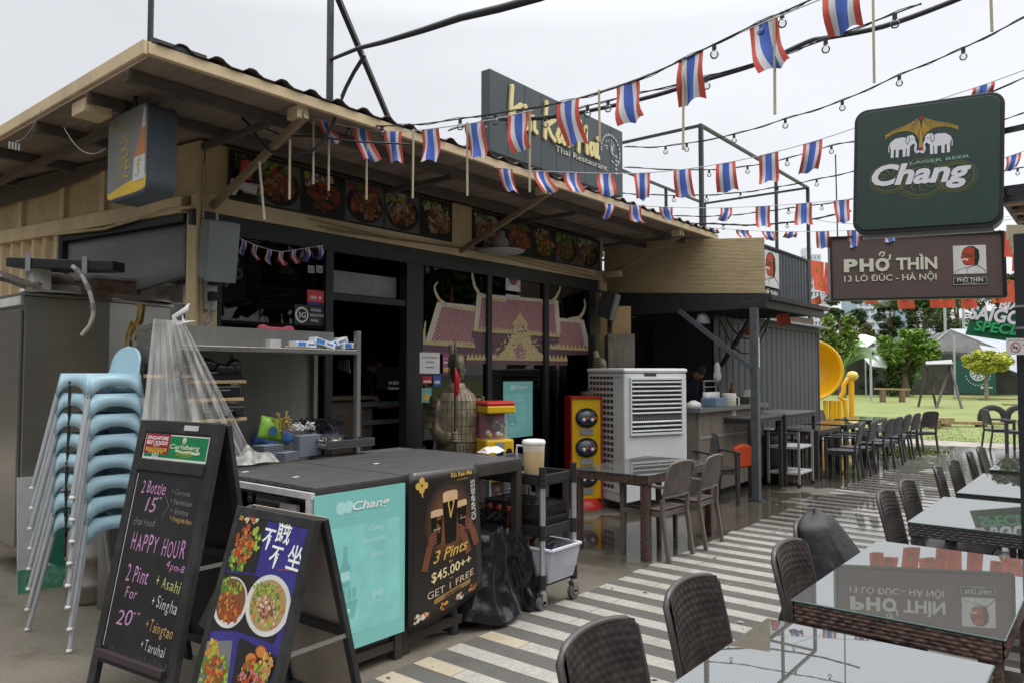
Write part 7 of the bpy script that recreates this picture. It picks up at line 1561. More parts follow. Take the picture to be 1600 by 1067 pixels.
# black container -------------------------------------------------------------------------
t = thing('black_container', 'black corrugated shipping container behind the far tables', 'container', (-4.9, 13, 0)); bx = -4.9; by0 = 10.95; by1 = PX(1279, 560, bx).y; zc_ = PX(1200, 503, bx).z
CBK = mat('container_charcoal', (.060, .064, .070), .62, var=.16, scale=6, dirt=.35, dirtcol=(.10, .10, .10), stretch=(1, 1, .3))
mb = MB(); y = by0; pts = []
while y < by1-.06:
    for dy, x in ((0, 0), (.12, 0), (.15, -.011), (.22, -.011), (.25, 0)): pts.append((min(y+dy, by1), x))
    y += .25
for (a, c), (b, d) in zip(pts, pts[1:]):
    if b > a: mb.quad((bx+c, a, .12), (bx+d, b, .12), (bx+d, b, zc_-.1), (bx+c, a, zc_-.1))
mb.build('corrugated_side', CBK, t)
MB().b2((bx-2.4, by0, 0), (bx-.04, by1, zc_-.02)).build('box', CBK, t)
MB().b2((bx-.05, by0, zc_-.099), (bx+.02, by1+.01, zc_)).build('top_rail', CBK, t, bevel=.004); MB().b2((bx-.05, by0, 0), (bx+.02, by1, .119)).build('bottom_rail', CBK, t)
MB().b2((bx-.08, by1-.04, .12), (bx+.015, by1+.012, zc_-.1)).build('corner_post', CBK, t)
MB().b2((bx-2.4, by0-.1, zc_+.003), (bx+.16, by1+.25, zc_+.035)).build('roof_sheet', mat('roof_zinc', (.26, .27, .28), .45, metal=.3, dirt=.3), t, bevel=.003)
MB().b2((bx-1.2, by0+.3, zc_+.04), (bx+.1, by1-.6, zc_+.16)).build('roof_plank', mat('rusty_brown', (.10, .055, .04), .8, var=.4), t)
# steel frame standing on the container
t = thing('roof_frame', 'thin black steel pergola frame rising above the black container', 'frame', (bx, 12, zc_)); xa = -5.0
A = PX(1095, 195, xa); B = PX(1262, 292, xa); zf = (A.z+B.z)/2
for y, r_ in ((A.y, .03), (B.y, .03), ((A.y+B.y)/2+.7, .025)):
    for x in (xa, xa-2.3):
        MB().b2((x-r_, y-r_, zc_+.04), (x+r_, y+r_, zf-.045)).build('post', BLACKM, t)
for x in (xa, xa-2.3): MB().b2((x-.025, A.y-.03, zf-.044), (x+.025, B.y+.03, zf)).build('rail', BLACKM, t)
for y in (A.y, B.y): MB().b2((xa-2.27, y-.022, zf-.042), (xa-.027, y+.022, zf-.002)).build('rail', BLACKM, t)
MB().bar((xa-2.2, A.y-.0, zc_+1.0), (xa, A.y, zc_+1.0), .035).build('rail', BLACKM, t)
# steel posts, brace and curved pipe above the restaurant roof
t = thing('roof_mast', 'black steel mast with crossing braces rising from the eave', 'mast', (EX, 2.6, 3.6))
m0 = PX(515, 157, EX-.04); m1 = PX(516, -120, EX-.04); m0.z = ZE+.13
MB().bar(m0, (m0.x, m0.y, 7.2), .036).build('post', BLACKM, t)
b0 = PX(609, 190, EX-.3); b1_ = PD(530, 2, 5.3); MB().bar(b0, b0+(b1_-b0)*1.5, .036).build('brace', BLACKM, t)
pts = [PD(516, 94, (m0-CAM).dot(FWD)), PD(560, 76, 5.2), PD(600, 66, 5.0), PD(660, 48, 4.85), PD(720, 28, 4.7), PD(780, 14, 4.5), PD(845, -4, 4.3), PD(960, -45, 4.0)]
MB().tube(pts, [.013, .015, .017, .021, .024, .025, .025, .025], 10).build('curved_pipe', BLACKM, t)
MB().tube([PD(534, 152, 5.4), PD(541, 136, 5.4), PD(553, 113, 5.35), PD(570, 86, 5.25)], .014, 8).build('cable', BLACKM, t)
t = thing('roof_mast', 'thin black pole rising from the near left roof corner', 'mast', (EX-.02, EY0+.03, ZE)); MB().tube([(EX-.03, EY0+.03, ZE+.05), (EX-.03, EY0+.03, 7)], .018, 8).build('pole', BLACKM, t)
# rim of junk signs seen under the roof sign
q0 = PX(700, 215, EX-.6); q1 = PX(760, 240, EX-.6)
# ================================================================== SIGNS AND POST ON THE RIGHT
t = thing('awning_post', 'black square awning post near the right edge covered with taped notices', 'post', (-.42, 4.62, 0))
pb = G(1597, 1090); pb = Vector((-.385, 4.62, 0)); PZ = 2.36
MB().b2((pb.x-.035, pb.y-.035, 0), (pb.x+.035, pb.y+.035, PZ)).build('post', mat('post_black', (.02, .022, .025), .4, dirt=.2), t, bevel=.004)
for z in (1.87, 1.98): MB().b2((pb.x-.037, pb.y-.037, z), (pb.x+.037, pb.y+.037, z+.012)).build('tape_band', PAL[GRY], t)
q = PD(1588, 543, 3.78); fr = Fr(PD(1573, 554, 3.76), RGT, (0, 0, 1)); tn = thing('no_smoking_sign', 'small white no smoking notice fixed to the black post', 'sign', fr.o)
mb = MB(); fr.rect(mb, 0, 0, .16, .082, 0, -.003); mb.build('plate', PAL[WHI], tn)
mb = MB(); k_ = [(.045+.024*cos(i*.393), .036+.024*sin(i*.393)) for i in range(17)]; fr.stroke(mb, k_, .004, .001); fr.stroke(mb, [(.029, .052), (.061, .020)], .004, .001); mb.build('ring_print', PAL[CHI], tn)
mb = MB(); fr.rect(mb, .03, .033, .058, .039, .0008); mb.build('cigarette_print', BLACKF, tn); text('NO SMOKING', fr, .115, .045, .010, PAL[CHI], tn, w=.07); text('NO SMOKING IN THIS AREA', fr, .08, .068, .006, BLACKF, tn, w=.14)
# awning roof with pale timber battens at the upper right
t = thing('timber_awning', 'edge of a black awning roof with pale timber battens at the upper right', 'awning', (0, 4.8, 2.5))
za = 2.60
MB().bar(PD(1578, 300, 5.6), PD(1720, 285, 4.9), .05).build('edge_bar', BLACKM, t); 
e0 = PD(1580, 303, 5.6); zz = e0.z
for k in range(7):
    z = zz-.03-.0*k; y = e0.y+.10+k*.42; MB().b2((e0.x-.05+.0*k, y, z-.03), (e0.x+2.4, y+.10, z)).build('batten', mat('pale_batten', (.40, .28, .16), .7, var=.2), t)
MB().b2((e0.x-.08, e0.y, zz-.028), (e0.x-.04, e0.y+3.4, zz+.04)).build('side_rail', BLACKM, t)
MB().b2((e0.x-.09, e0.y-.02, zz+.042), (e0.x+2.4, e0.y+3.4, zz+.06)).build('roof_sheet', BLACKM, t)
# square green lightbox
DL, DR = 5.6, 5.08
TL, TR = PD(1328, 180, DL), PD(1562, 142, DR); BL_, BR_ = PD(1332, 367, DL), PD(1568, 357, DR)
u = ((TR-TL)+(BR_-BL_))/2; Wg = u.length*1.0; v = ((TL-BL_)+(TR-BR_))/2; Hg = v.length
fr = Fr(BL_, u, v); 
t = thing('green_lightbox', 'large square dark green beer lightbox with two white elephants', 'lightbox', fr.p(Wg/2, 0))
GBX = mat('lightbox_green', (.048, .075, .066), .25, var=.08, scale=2); GBC = mat('lightbox_rim', (.030, .035, .040), .4, var=.1)
mb = MB(); rbox(fr, Wg, Hg, .20, .09, mb); mb.build('case', GBC, t, bevel=.008)
mb = MB(); fr.rrect(mb, .025, .025, Wg-.025, Hg-.025, .075, .002, .012, n=6); mb.build('face', GBX, t, bevel=.004)
LBW = mat('logo_white', (.74, .75, .80), .35, var=.03); LBG = mat('logo_gold', (.46, .30, .06), .4, var=.1); LBD = mat('logo_olive', (.17, .17, .05), .4); LBR = mat('logo_red', (.40, .02, .03), .4)
def ob(px, py): q = plane(px, py, fr.o, fr.n)-fr.o; return q.dot(fr.u), q.dot(fr.v)
def ox(f, g): return f*Wg, g*Hg
c0 = .016
def ring(cx, cy, rx, ry, w_, c, m, nm='ring_print'):
    mb = MB(); pts = [(cx+rx*cos(i*2*pi/36), cy+ry*sin(i*2*pi/36)) for i in range(37)]; fr.stroke(mb, pts, w_, c); mb.build(nm, m, t)
for (px, py), r_ in (((1390, 280), .125), ((1441, 280), .165), ((1494, 277), .125)):
    a, b = ob(px, py)
    for rr in (1, .86, .8): ring(a, b, r_*rr*1.05, r_*rr*.88, .004, c0, LBD)
    mb = MB()
    for k in range(40): q = k*2*pi/40; fr.stroke(mb, [(a+r_*.9*cos(q), b+r_*.77*sin(q)), (a+r_*.96*cos(q+.06), b+r_*.83*sin(q+.06))], .004, c0)
    for k in range(9): q = k*2*pi/9; fr.stroke(mb, [(a+r_*.2*cos(q), b+r_*.2*sin(q)), (a+r_*.6*cos(q+.4), b+r_*.5*sin(q+.4)), (a+r_*.68*cos(q+.8), b+r_*.55*sin(q+.8))], .005, c0)
    mb.build('filigree_print', LBD, t)
cx, cy = ob(1439, 232)
for s in (-1, 1):      # palm fountain
    mb = MB()
    for k in range(7):
        f = k/6; rc_ = .045+.185*f; Hh = .215-.06*f; B = ((0, .03), (s*rc_*.12, Hh*1.25), (s*rc_, Hh*.86-.02*f)); pts = [(cx+(1-g)**2*B[0][0]+2*g*(1-g)*B[1][0]+g*g*B[2][0], cy+(1-g)**2*B[0][1]+2*g*(1-g)*B[1][1]+g*g*B[2][1]) for g in [i/9 for i in range(10)]]
        fr.stroke(mb, pts, .0085, c0+.0005)
    for k in range(12):
        g = k/11; x = cx+s*(.07+.155*g); y = cy+.175-.05*g*g; fr.stroke(mb, [(x, y), (x+s*.004, y-.03)], .006, c0+.0003)
    mb.build('palm_print', LBG, t)
mb = MB(); fr.poly(mb, [(cx-.012, cy-.01), (cx+.012, cy-.01), (cx+.006, cy+.12), (cx-.006, cy+.12)], c0+.0006); mb.build('palm_print', LBG, t)
mb = MB(); fr.disc(mb, cx, cy+.215, .013, c0+.001, 10); fr.disc(mb, cx, cy-.01, .014, c0+.001, 10); fr.rect(mb, cx-.02, cy-.04, cx+.02, cy-.022, c0+.001); mb.build('red_print', LBR, t)
def elephant(cx, cy, s, sc):
    mb = MB(); P = lambda pts: [(cx+s*a*sc, cy+b*sc) for a, b in pts]
    fr.poly(mb, P([(-.9, .55), (-.5, .85), (.1, .9), (.5, .75), (.5, -.1), (.1, -.2), (-.5, -.15), (-.9, .0)])[::s], c0+.0010)
    fr.poly(mb, P([(.3, .5), (.45, .95), (.85, 1.0), (1.05, .75), (1.0, .3), (.75, .05), (.4, .1)])[::s], c0+.0013)
    for x in (-.85, -.45, .1, .42): fr.poly(mb, P([(x, .1), (x+.26, .1), (x+.22, -.85), (x+.0, -.85)])[::s], c0+.0011)
    fr.stroke(mb, P([(.95, .5), (1.12, .1), (1.08, -.35), (1.2, -.6), (1.35, -.5)]), .2*sc, c0+.0016); fr.stroke(mb, P([(-.88, .5), (-1.02, .1), (-1.0, -.3)]), .07*sc, c0+.001)
    mb.build('elephant_print', LBW, t)
    mb = MB(); fr.stroke(mb, P([(.42, .85), (.32, .45), (.5, .2), (.62, .5), (.6, .85)]), .05*sc, c0+.0021); fr.disc(mb, cx+s*.82*sc, cy+.62*sc, .05*sc, c0+.0021, 8); fr.stroke(mb, P([(.85, .15), (1.05, -.02)]), .06*sc, c0+.0021); mb.build('elephant_line', GBX, t)
ex, ey = ob(1409, 232); elephant(ex, ey, 1, .082); ex, ey = ob(1467, 226); elephant(ex, ey, -1, .082)
a, b = ob(1468, 252); text('LAGER BEER', fr, a, b-.005, .022, mat('logo_teal', (.25, .45, .40), .4), t, c=c0+.001, w=.37, rot=.02, bold=.01)
a0_, b0_ = ob(1362, 290); a1_, b1_ = ob(1517, 283)
text('Chang', fr, (a0_+a1_)/2, (b0_+b1_)/2+.0, .150, LBW, t, c=c0+.002, w=(a1_-a0_), bold=.035, shear=.22, rot=atan2(b1_-b0_, a1_-a0_)*.6)
MB().bar(fr.p(Wg-.02, Hg*.72, -.1), PD(1640, 190, 4.9), .035).build('bracket', BLACKM, t); MB().bar(fr.p(Wg-.02, Hg*.2, -.1), PD(1640, 306, 4.9), .035).build('bracket', BLACKM, t)
MB().bar(fr.p(.06, -.012, -.08), fr.p(Wg-.06, -.012, -.08), .05, .03).build('bottom_channel', mat('channel_grey', (.3, .31, .32), .4), t)
# brown noodle sign
DP = 11.3; TL, TR = PD(1299, 377, DP), PD(1565, 364, 10.9); BL_, BR_ = PD(1301, 468, DP), PD(1568, 466, 10.9)
u = ((TR-TL)+(BR_-BL_))/2; Wp_ = u.length; v = ((TL-BL_)+(TR-BR_))/2; Hp_ = v.length; fr = Fr(BL_, u, v)
t = thing('noodle_sign', 'brown hanging signboard with cream lettering and a portrait print', 'sign', fr.p(Wp_/2, 0))
BRS = mat('sign_brown', (.105, .072, .065), .5, var=.06, scale=2); LC = mat('letter_cream', (.62, .62, .50), .4, var=.03)
mb = MB(); fr.rect(mb, 0, 0, Wp_, Hp_, 0, -.10); mb.build('panel', BRS, t)
mb = MB(); 
for r_ in ((-.03, -.03, Wp_+.03, .0), (-.03, Hp_, Wp_+.03, Hp_+.025), (-.03, 0, 0, Hp_), (Wp_, 0, Wp_+.04, Hp_)): fr.rect(mb, *r_, -.11, .14)
mb.build('frame', BLACKF, t)
def ob(px, py): q = plane(px, py, fr.o, fr.n)-fr.o; return q.dot(fr.u), q.dot(fr.v)
a0_, b0_ = ob(1318, 425); a1_, _ = ob(1392, 425); a2_, b2_ = ob(1400, 422); a3_, _ = ob(1464, 420); hh = .20
wo = (a1_-a0_)/3
for k, ch in enumerate('PHO'): text(ch, fr, a0_+wo*(k+.46), b0_, hh*.92, LC, t, c=.004, w=wo*.88, bold=.05, ext=.012)
mb = MB(); xo = a0_+wo*2.46; zo = b0_+hh; fr.stroke(mb, [(xo-.04, zo+.03), (xo-.02, zo+.075), (xo+.03, zo+.07), (xo+.03, zo+.04), (xo, zo+.01)], .022, .0165); mb.build('accent', LC, t); mb = MB(); fr.stroke(mb, [(xo+.06, zo-.05), (xo+.105, zo-.03), (xo+.11, zo+.03)], .028, .0165); mb.build('accent', LC, t)
text('THÌN', fr, (a2_+a3_)/2, b2_, .18, LC, t, c=.004, w=a3_-a2_, bold=.03, ext=.012)
a4_, b4_ = ob(1319, 441); a5_, _ = ob(1463, 437); text('13 LÒ ĐÚC - HÀ NỘI', fr, (a4_+a5_)/2, b4_, .095, LC, t, c=.004, w=a5_-a4_, bold=.008, ext=.008)
pa, pb_ = ob(1490, 429); pc_, pd_ = ob(1540, 383); portrait(fr, pa, pb_, pc_-pa, pd_-pb_, t, .004)
qa, qb = ob(1488, 447); qc, qd = ob(1543, 432); mb = MB(); fr.rect(mb, qa, qb, qc, qd, .006, -.004); mb.build('caption_plate', mat('plate_ink', (.03, .032, .045), .4), t); mb = MB()
e = .012
for r_ in ((qa+e, qb+e, qc-e, qb+e+.005), (qa+e, qd-e-.005, qc-e, qd-e), (qa+e, qb+e, qa+e+.005, qd-e), (qc-e-.005, qb+e, qc-e, qd-e)): fr.rect(mb, *r_, .007)
mb.build('caption_line', LC, t); text('PHỞ THÌN', fr, (qa+qc)/2, qb+.055, .055, LC, t, c=.0072, w=(qc-qa)*.72, bold=.015); text('13 LÒ ĐÚC', fr, (qa+qc)/2, qb+.022, .02, LC, t, c=.0072, w=(qc-qa)*.4)
for px in (1310, 1555): q = ob(px, 370); MB().tube([fr.p(q[0], Hp_, -.05), fr.p(q[0], Hp_+1.3, -.05)], .01, 6).build('hanger', BLACKM, t)
# green Saigon sign
DS = 13.6; BL_, BR_ = PD(1508, 523, DS), PD(1604, 527, 13.0); TL, TR = PD(1524, 484, DS), PD(1620, 496, 13.0)
u = (BR_-BL_); v = (TL-BL_); fr = Fr(BL_, u, (0, 0, 1)); t = thing('beer_sign', 'green beer sign with white lettering tilted behind the black post', 'sign', BL_); Ws = u.length*1.05; sk = v.dot(fr.u)*.9; Hs = v.dot(fr.v)
mb = MB(); fr.poly(mb, [(0, 0), (Ws, -.12), (Ws+sk, Hs-.12), (sk, Hs)], 0, -.08); mb.build('panel', mat('sign_green', (.015, .14, .06), .35), t, bevel=.006)
text('BIA', fr, .66*Ws, Hs*1.02, .15, LBW, t, c=.03, bold=.03, shear=.15, rot=-.10, ext=.02); text('SAIGON', fr, .56*Ws, Hs*.52, .24, LBW, t, c=.03, w=Ws*1.05, bold=.035, shear=.1, rot=-.11, ext=.02)
text('SPECIAL', fr, .60*Ws, Hs*.10, .18, mat('bright_green', (.04, .38, .14), .4), t, c=.03, w=Ws*.92, bold=.035, shear=.1, rot=-.09, ext=.02)
mb = MB()      # orange dragon swirl above
pts = [(.35+.16*g*cos(g*5), Hs*1.35+.14*g*sin(g*5)) for g in [i/12 for i in range(5, 25)]]
fr.stroke(mb, [(a_*.8+.35, b_+.12) for a_, b_ in pts], .06, .0); fr.stroke(mb, [(.55, Hs*1.1), (.62, Hs*1.5), (.8, Hs*1.7), (1.0, Hs*1.6)], .06, .0); k = len(mb.v); mb2 = MB(); mb2.v = mb.v+[v_-fr.n*.04 for v_ in mb.v]; mb2.f = mb.f+[[i, j, j+k, i+k] for f in mb.f for i, j in zip(f, f[1:]+f[:1])]; mb2.m = [0]*len(mb2.f); mb2.sm = [False]*len(mb2.f); mb2.build('dragon_emblem', mat('dragon_orange', (.62, .16, .05), .5), t)
MB().tube([fr.p(Ws*.9, -.3, -.1), fr.p(Ws*.9, 2.6, -.1)], .03, 8).build('pole', BLACKM, t)
# ================================================================== BUNTING AND FESTOON LIGHTS
TR_ = [mat('flag_red', (.62, .10, .07), .75, var=.08), mat('flag_white', (.68, .68, .70), .75, var=.05), mat('flag_blue', (.075, .14, .52), .75, var=.08)]
CORD = mat('cord_black', (.02, .02, .022), .5); CORDW = mat('cord_white', (.6, .6, .62), .6); STICK = mat('bamboo_stick', (.46, .41, .28), .6, var=.15)
def stripe(u):
    return 0 if u < .16 or u > .84 else (1 if u < .33 or u > .67 else 2)
def flag_mesh(top0, top1, h, sk=0., fold=0., rg=None):
    top0 = Vector(top0); top1 = Vector(top1); d = top1-top0; nrm = d.cross(Vector((0, 0, 1))).normalized(); ph = rg.random()*6
    def fn(u, v):
        q = top0.lerp(top1, u)+Vector((0, 0, -h*v)); q += d.normalized()*sk*v*v*h*.5+d*(fold*(.5-u)*v)
        return q+nrm*(.030*sin(u*7+ph+v*3)*v+.03*sin(v*4+ph)*v)+Vector((0, 0, .012*sin(u*9+ph)*v))
    return MB().grid(fn, 12, 6, True, mi=lambda u, v: stripe(u))
def bulb(t, p, lit=False, s=1.):
    s *= .82
    MB().tube([p+Vector((0, 0, .0)), p-Vector((0, 0, .045*s))], .016*s, 8).build('socket', CORD, t)
    MB().lathe(p-Vector((0, 0, .105*s)), [(0, 0), (.020*s, .006*s), (.031*s, .025*s), (.029*s, .042*s), (.014*s, .060*s)], 14).build('bulb', BULB, t)
BULB = glass('bulb_glass', (.90, .92, .92), 1.45)
def interp(pts, f):
    k = f*(len(pts)-1); i = min(int(k), len(pts)-2); return pts[i].lerp(pts[i+1], k-i)
def curve_px(cps, n=50):     # smooth curve through (px, py, depth)
    P = [PD(*c) for c in cps]; out_ = []
    for i in range(len(P)-1):
        p0, p1, p2, p3 = P[max(i-1, 0)], P[i], P[i+1], P[min(i+2, len(P)-1)]; m = max(2, n//(len(P)-1))
        for k in range(m):
            s = k/m; out_.append(.5*((2*p1)+(p2-p0)*s+(2*p0-5*p1+4*p2-p3)*s*s+(3*p1-p0-3*p2+p3)*s**3))
    out_.append(P[-1]); return out_
def at_px(curve, px):
    best = min(range(len(curve)-1), key=lambda i: abs(proj(curve[i])[0]-px)); a = proj(curve[best])[0]
    j = best+1 if (proj(curve[best+1])[0]-a)*(px-a) > 0 or best == 0 else best-1; b = proj(curve[j])[0]; f = 0 if b == a else max(0, min(1, (px-a)/(b-a))); return curve[best].lerp(curve[j], f)
_inv = _rot.transposed()
def proj(p): q = _inv @ (Vector(p)-CAM); return 800+F*q.x/-q.z, 533.5-F*q.y/-q.z
def bunting(label, cps, flags, cord=CORDW, sticks=(), r=.004, grp='strings of small striped flags'):
    cv = curve_px(cps); t = thing('flag_bunting', label, 'bunting', cv[len(cv)//2], grp); MB().tube(cv, r, 5).build('cord', cord, t); rg_ = random.Random(len(flags)*7+int(cps[0][0]))
    for (px, wpx, hpx, sk) in flags:
        a = at_px(cv, px-wpx/2); b = at_px(cv, px+wpx/2); D = (a-CAM).dot(FWD); flag_mesh(a, b, hpx*D/F*rg_.uniform(.93, 1.05), sk+rg_.uniform(-.12, .12), rg_.uniform(-.22, .25), rg_).build('flag', TR_, t)
    for (px, hpx, *dd) in sticks:
        a = at_px(cv, px); D = (a-CAM).dot(FWD); L_ = hpx*D/F; MB().tube([a+Vector((0, 0, .01)), a+Vector((rg_.uniform(-.008, .008), 0, -L_))], .0085, 6).build('stick', STICK, t)
    return cv, t
cv1, t1 = bunting('longest string of striped flags sweeping up from the eave to the top right', [(490, 186, 5.5), (600, 206, 5.75), (725, 195, 5.5), (850, 168, 5.1), (1000, 122, 4.6), (1165, 48, 4.15), (1300, -8, 3.8), (1420, -60, 3.6)],
    [(509, 22, 34, .8), (566, 26, 48, .7), (614, 28, 52, .25), (672, 27, 56, 0), (741, 31, 60, .35), (810, 34, 66, .2), (888, 35, 68, .15), (981, 36, 68, .4), (1080, 38, 68, -.05), (1193, 44, 80, .45), (1315, 60, 66, .1)],
    sticks=((453, 105), (514, 110), (573, 112), (646, 108), (730, 115), (828, 130), (936, 82), (1068, 145), (1210, 155)))
MB().tube([PD(405, 253, 5.3), PD(413, 344, 5.3)], .009, 6).build('stick', STICK, t1); MB().tube([PD(453, 218, 5.35), PD(452, 312, 5.35)], .009, 6).build('stick', STICK, t1)
for px, a, b, D in ((1364, -10, 130, 3.9), (1548, -10, 50, 3.6)): MB().tube([PD(px, a, D), PD(px+2, b, D)], .007, 6).build('stick', STICK, t1)
bunting('second string of striped flags crossing in front of the roof sign', [(772, 262, 6.6), (850, 268, 6.6), (1000, 271, 6.7), (1134, 255, 6.5), (1270, 222, 6.2), (1400, 178, 6.0), (1540, 132, 5.8), (1640, 95, 5.6)],
    [(790, 22, 34, .6), (845, 24, 32, .9), (893, 26, 34, .45), (946, 27, 38, .2), (1003, 26, 42, 0), (1066, 27, 44, .1), (1134, 30, 46, .2), (1201, 30, 48, .05), (1270, 30, 48, -.35), (1537, 34, 20, -.6)])
bunting('third string of striped flags level above the bamboo blind', [(940, 318, 8.2), (1040, 324, 8.4), (1135, 325, 8.5), (1256, 318, 8.4), (1400, 300, 8.2), (1590, 240, 7.8), (1660, 210, 7.6)],
    [(952, 16, 22, -.3), (992, 18, 24, .6), (1040, 22, 20, .9), (1135, 18, 20, -.7), (1192, 23, 33, 0), (1256, 25, 34, 0), (1315, 25, 36, 0), (1584, 24, 24, -.5)])
bunting('far low string of striped flags at the level of the container frame', [(1060, 352, 11.5), (1200, 362, 11.5), (1340, 360, 11.2), (1480, 352, 11), (1600, 335, 10.8)],
    [(1084, 18, 6, .5), (1112, 20, 8, .6), (1160, 20, 12, .8), (1200, 20, 14, .8), (1236, 18, 9, -.5), (1285, 21, 26, .1), (1334, 22, 26, 0), (1390, 22, 20, .3), (1436, 20, 8, 0)])
# added flags outside the left window, standing in for its reflection of the bunting
cvi = [Vector((-6.05, yat(355)+0, 0))]
P1, P2, P3 = PX(366, 368, -5.6), PX(440, 394, -5.6), PX(505, 384, -5.6)
t = thing('flag_bunting', 'small striped flags added before the left window to imitate reflected bunting', 'bunting', P2, 'strings of small striped flags'); pts = [P1.lerp(P2, i/8) - Vector((0, 0, .02*4*(i/8)*(1-i/8))) for i in range(9)]+[P2.lerp(P3, i/6) for i in range(1, 7)]; MB().tube(pts, .003, 4).build('cord', CORDW, t); rgi = random.Random(3)
for px in (381, 399, 421, 440, 460, 480, 500): a = at_px(pts, px-4); b = at_px(pts, px+4); flag_mesh(a, b+Vector((0, .0, 0)), .115, .1, 0, rgi).build('flag', TR_, t)
# festoon light strings
def lights(label, cps, bulbs, r=.006, grp='black festoon cords with clear bulbs', s=1.):
    cv = curve_px(cps); t = thing('festoon_lights', label, 'string lights', cv[len(cv)//2], grp); MB().tube(cv, r, 5).build('cord', CORD, t)
    cv2 = [p+Vector((.0, .0, .012*sin(i*1.1))) for i, p in enumerate(cv)]; MB().tube(cv2, r*.6, 4).build('cord', CORD, t)
    for px in bulbs: bulb(t, at_px(cv, px), s=s)
    return cv, t
lights('festoon cord running beside the longest flag string with bulbs at the sign', [(545, 196, 5.7), (640, 196, 5.6), (760, 180, 5.3), (880, 160, 5.0), (1000, 124, 4.6), (1165, 46, 4.15), (1290, -10, 3.9)], (545, 597, 719, 774, 1116, 1190, 1222), r=.005)
lights('festoon cord with close spaced bulbs crossing the roof sign', [(700, 205, 5.9), (757, 190, 5.8), (860, 182, 5.6), (940, 160, 5.3), (1060, 132, 4.9), (1190, 96, 4.6), (1290, 62, 4.4), (1440, 6, 4.1)], (757, 815, 852, 918, 950, 1104, 1290, 1398), r=.005)
lights('festoon cord rising right above the pergola frame', [(975, 230, 9), (1040, 229, 8.8), (1140, 212, 8), (1225, 187, 7.4), (1310, 160, 6.8), (1405, 118, 6.3), (1500, 78, 5.8), (1600, 28, 5.4), (1650, 0, 5.2)], (1040, 1073, 1147, 1227, 1316, 1405, 1505), s=1.15)
lights('festoon cord passing behind the green lightbox at its upper half', [(975, 262, 9.5), (1100, 266, 9.3), (1200, 255, 9), (1300, 228, 8.4), (1400, 205, 8), (1600, 122, 7), (1650, 100, 6.8)], (1068, 1108, 1168, 1230, 1299), s=1.1)
lights('festoon cord reaching the middle of the green lightbox', [(960, 302, 10), (1060, 306, 9.8), (1160, 301, 9.6), (1275, 281, 9.2), (1400, 250, 8.8), (1600, 176, 8)], (1005, 1053, 1104, 1157, 1215, 1276), s=1.05)
lights('festoon cord level with the lower part of the green lightbox', [(1000, 336, 10.6), (1120, 338, 10.6), (1232, 326, 10.3), (1330, 312, 10), (1600, 262, 9)], (1020, 1134, 1232, 1284, 1590))
lights('lowest thick festoon cord over the container roof', [(1040, 350, 11), (1110, 350, 11), (1180, 352, 11), (1262, 344, 10.8), (1330, 330, 10.6)], (1078, 1130, 1230), r=.012)
for k, cps in enumerate(([(1330, 168, 5.2), (1450, 130, 5.2), (1600, 90, 5)],)): pass
# thick black conduit crossing behind the flags
t = thing('black_conduit', 'thick black conduit sweeping up to the right behind the flags', 'cable', PD(1000, 150, 5))
cvc = curve_px([(760, 186, 6.2), (860, 184, 6.0), (1000, 156, 5.6), (1100, 126, 5.3), (1190, 98, 5.1), (1262, 66, 5.0), (1290, 60, 4.95), (1380, 42, 4.7), (1490, 2, 4.5), (1560, -30, 4.4)]); MB().tube(cvc, .017, 8).build('conduit', BLACKM, t)
# red star bunting beyond
RF = mat('flag_vermilion', (.72, .12, .06), .75, var=.06); STAR = mat('star_ochre', (.42, .24, .03), .7)
def red_bunting(label, cps, flags):
    cv = curve_px(cps); t = thing('flag_bunting', label, 'bunting', cv[len(cv)//2], 'strings of red star flags'); MB().tube(cv, .004, 4).build('cord', CORD, t); rg_ = random.Random(int(cps[0][0]))
    for px, wpx, hpx in flags:
        a = at_px(cv, px-wpx/2); b = at_px(cv, px+wpx/2); D = (a-CAM).dot(FWD); h = hpx*D/F; d = (b-a); nrm = d.cross(Vector((0, 0, 1))).normalized(); ph = rg_.random()*6; sk = rg_.uniform(-.15, .15)
        fn = lambda u, v: a.lerp(b, u)+Vector((0, 0, -h*v))+d*sk*v+nrm*(.03*sin(u*5+ph)*v)
        f_ = MB().grid(fn, 6, 5).build('flag', RF, t)
        mb = MB(); c = fn(.5, .5); s = min(d.length, h)*.27; off = nrm*(-.02 if nrm.dot(CAM-c) < 0 else .02); dd = d.normalized(); pts = [c+off+dd*(s*(1 if i % 2 == 0 else .4)*sin(i*pi/5))+Vector((0, 0, s*(1 if i % 2 == 0 else .4)*cos(i*pi/5))) for i in range(10)]
        mb.add([c+off]+pts, [(0, i+1, (i+1) % 10+1) for i in range(10)]); mb.build('star', STAR, t)
red_bunting('string of red star flags behind the kiosk roof running to the brown sign', [(1196, 395, 15), (1250, 404, 15.5), (1300, 412, 16), (1360, 415, 16)], [(1208, 18, 20), (1246, 26, 24), (1276, 22, 26), (1296, 14, 24)])
red_bunting('second string of red star flags tangled left of the brown sign', [(1200, 425, 17), (1250, 428, 17.5), (1300, 436, 18), (1380, 440, 18)], [(1262, 14, 18), (1280, 20, 22), (1298, 14, 26)])
red_bunting('two low red star flags hanging before the container roof', [(1155, 500, 11.4), (1172, 503, 11.3), (1222, 490, 11.2), (1282, 462, 11.5)], [(1171, 16, 22), (1222, 19, 20), (1278, 20, 14)])
red_bunting('row of red star flags behind the lower edge of the brown sign', [(1330, 445, 12.3), (1420, 447, 12.4), (1500, 447, 12.3), (1620, 440, 12)], [(1362, 22, 30), (1378, 26, 22), (1411, 26, 36), (1440, 26, 20), (1460, 20, 34), (1481, 22, 34), (1511, 24, 36), (1547, 26, 20), (1572, 26, 30)])
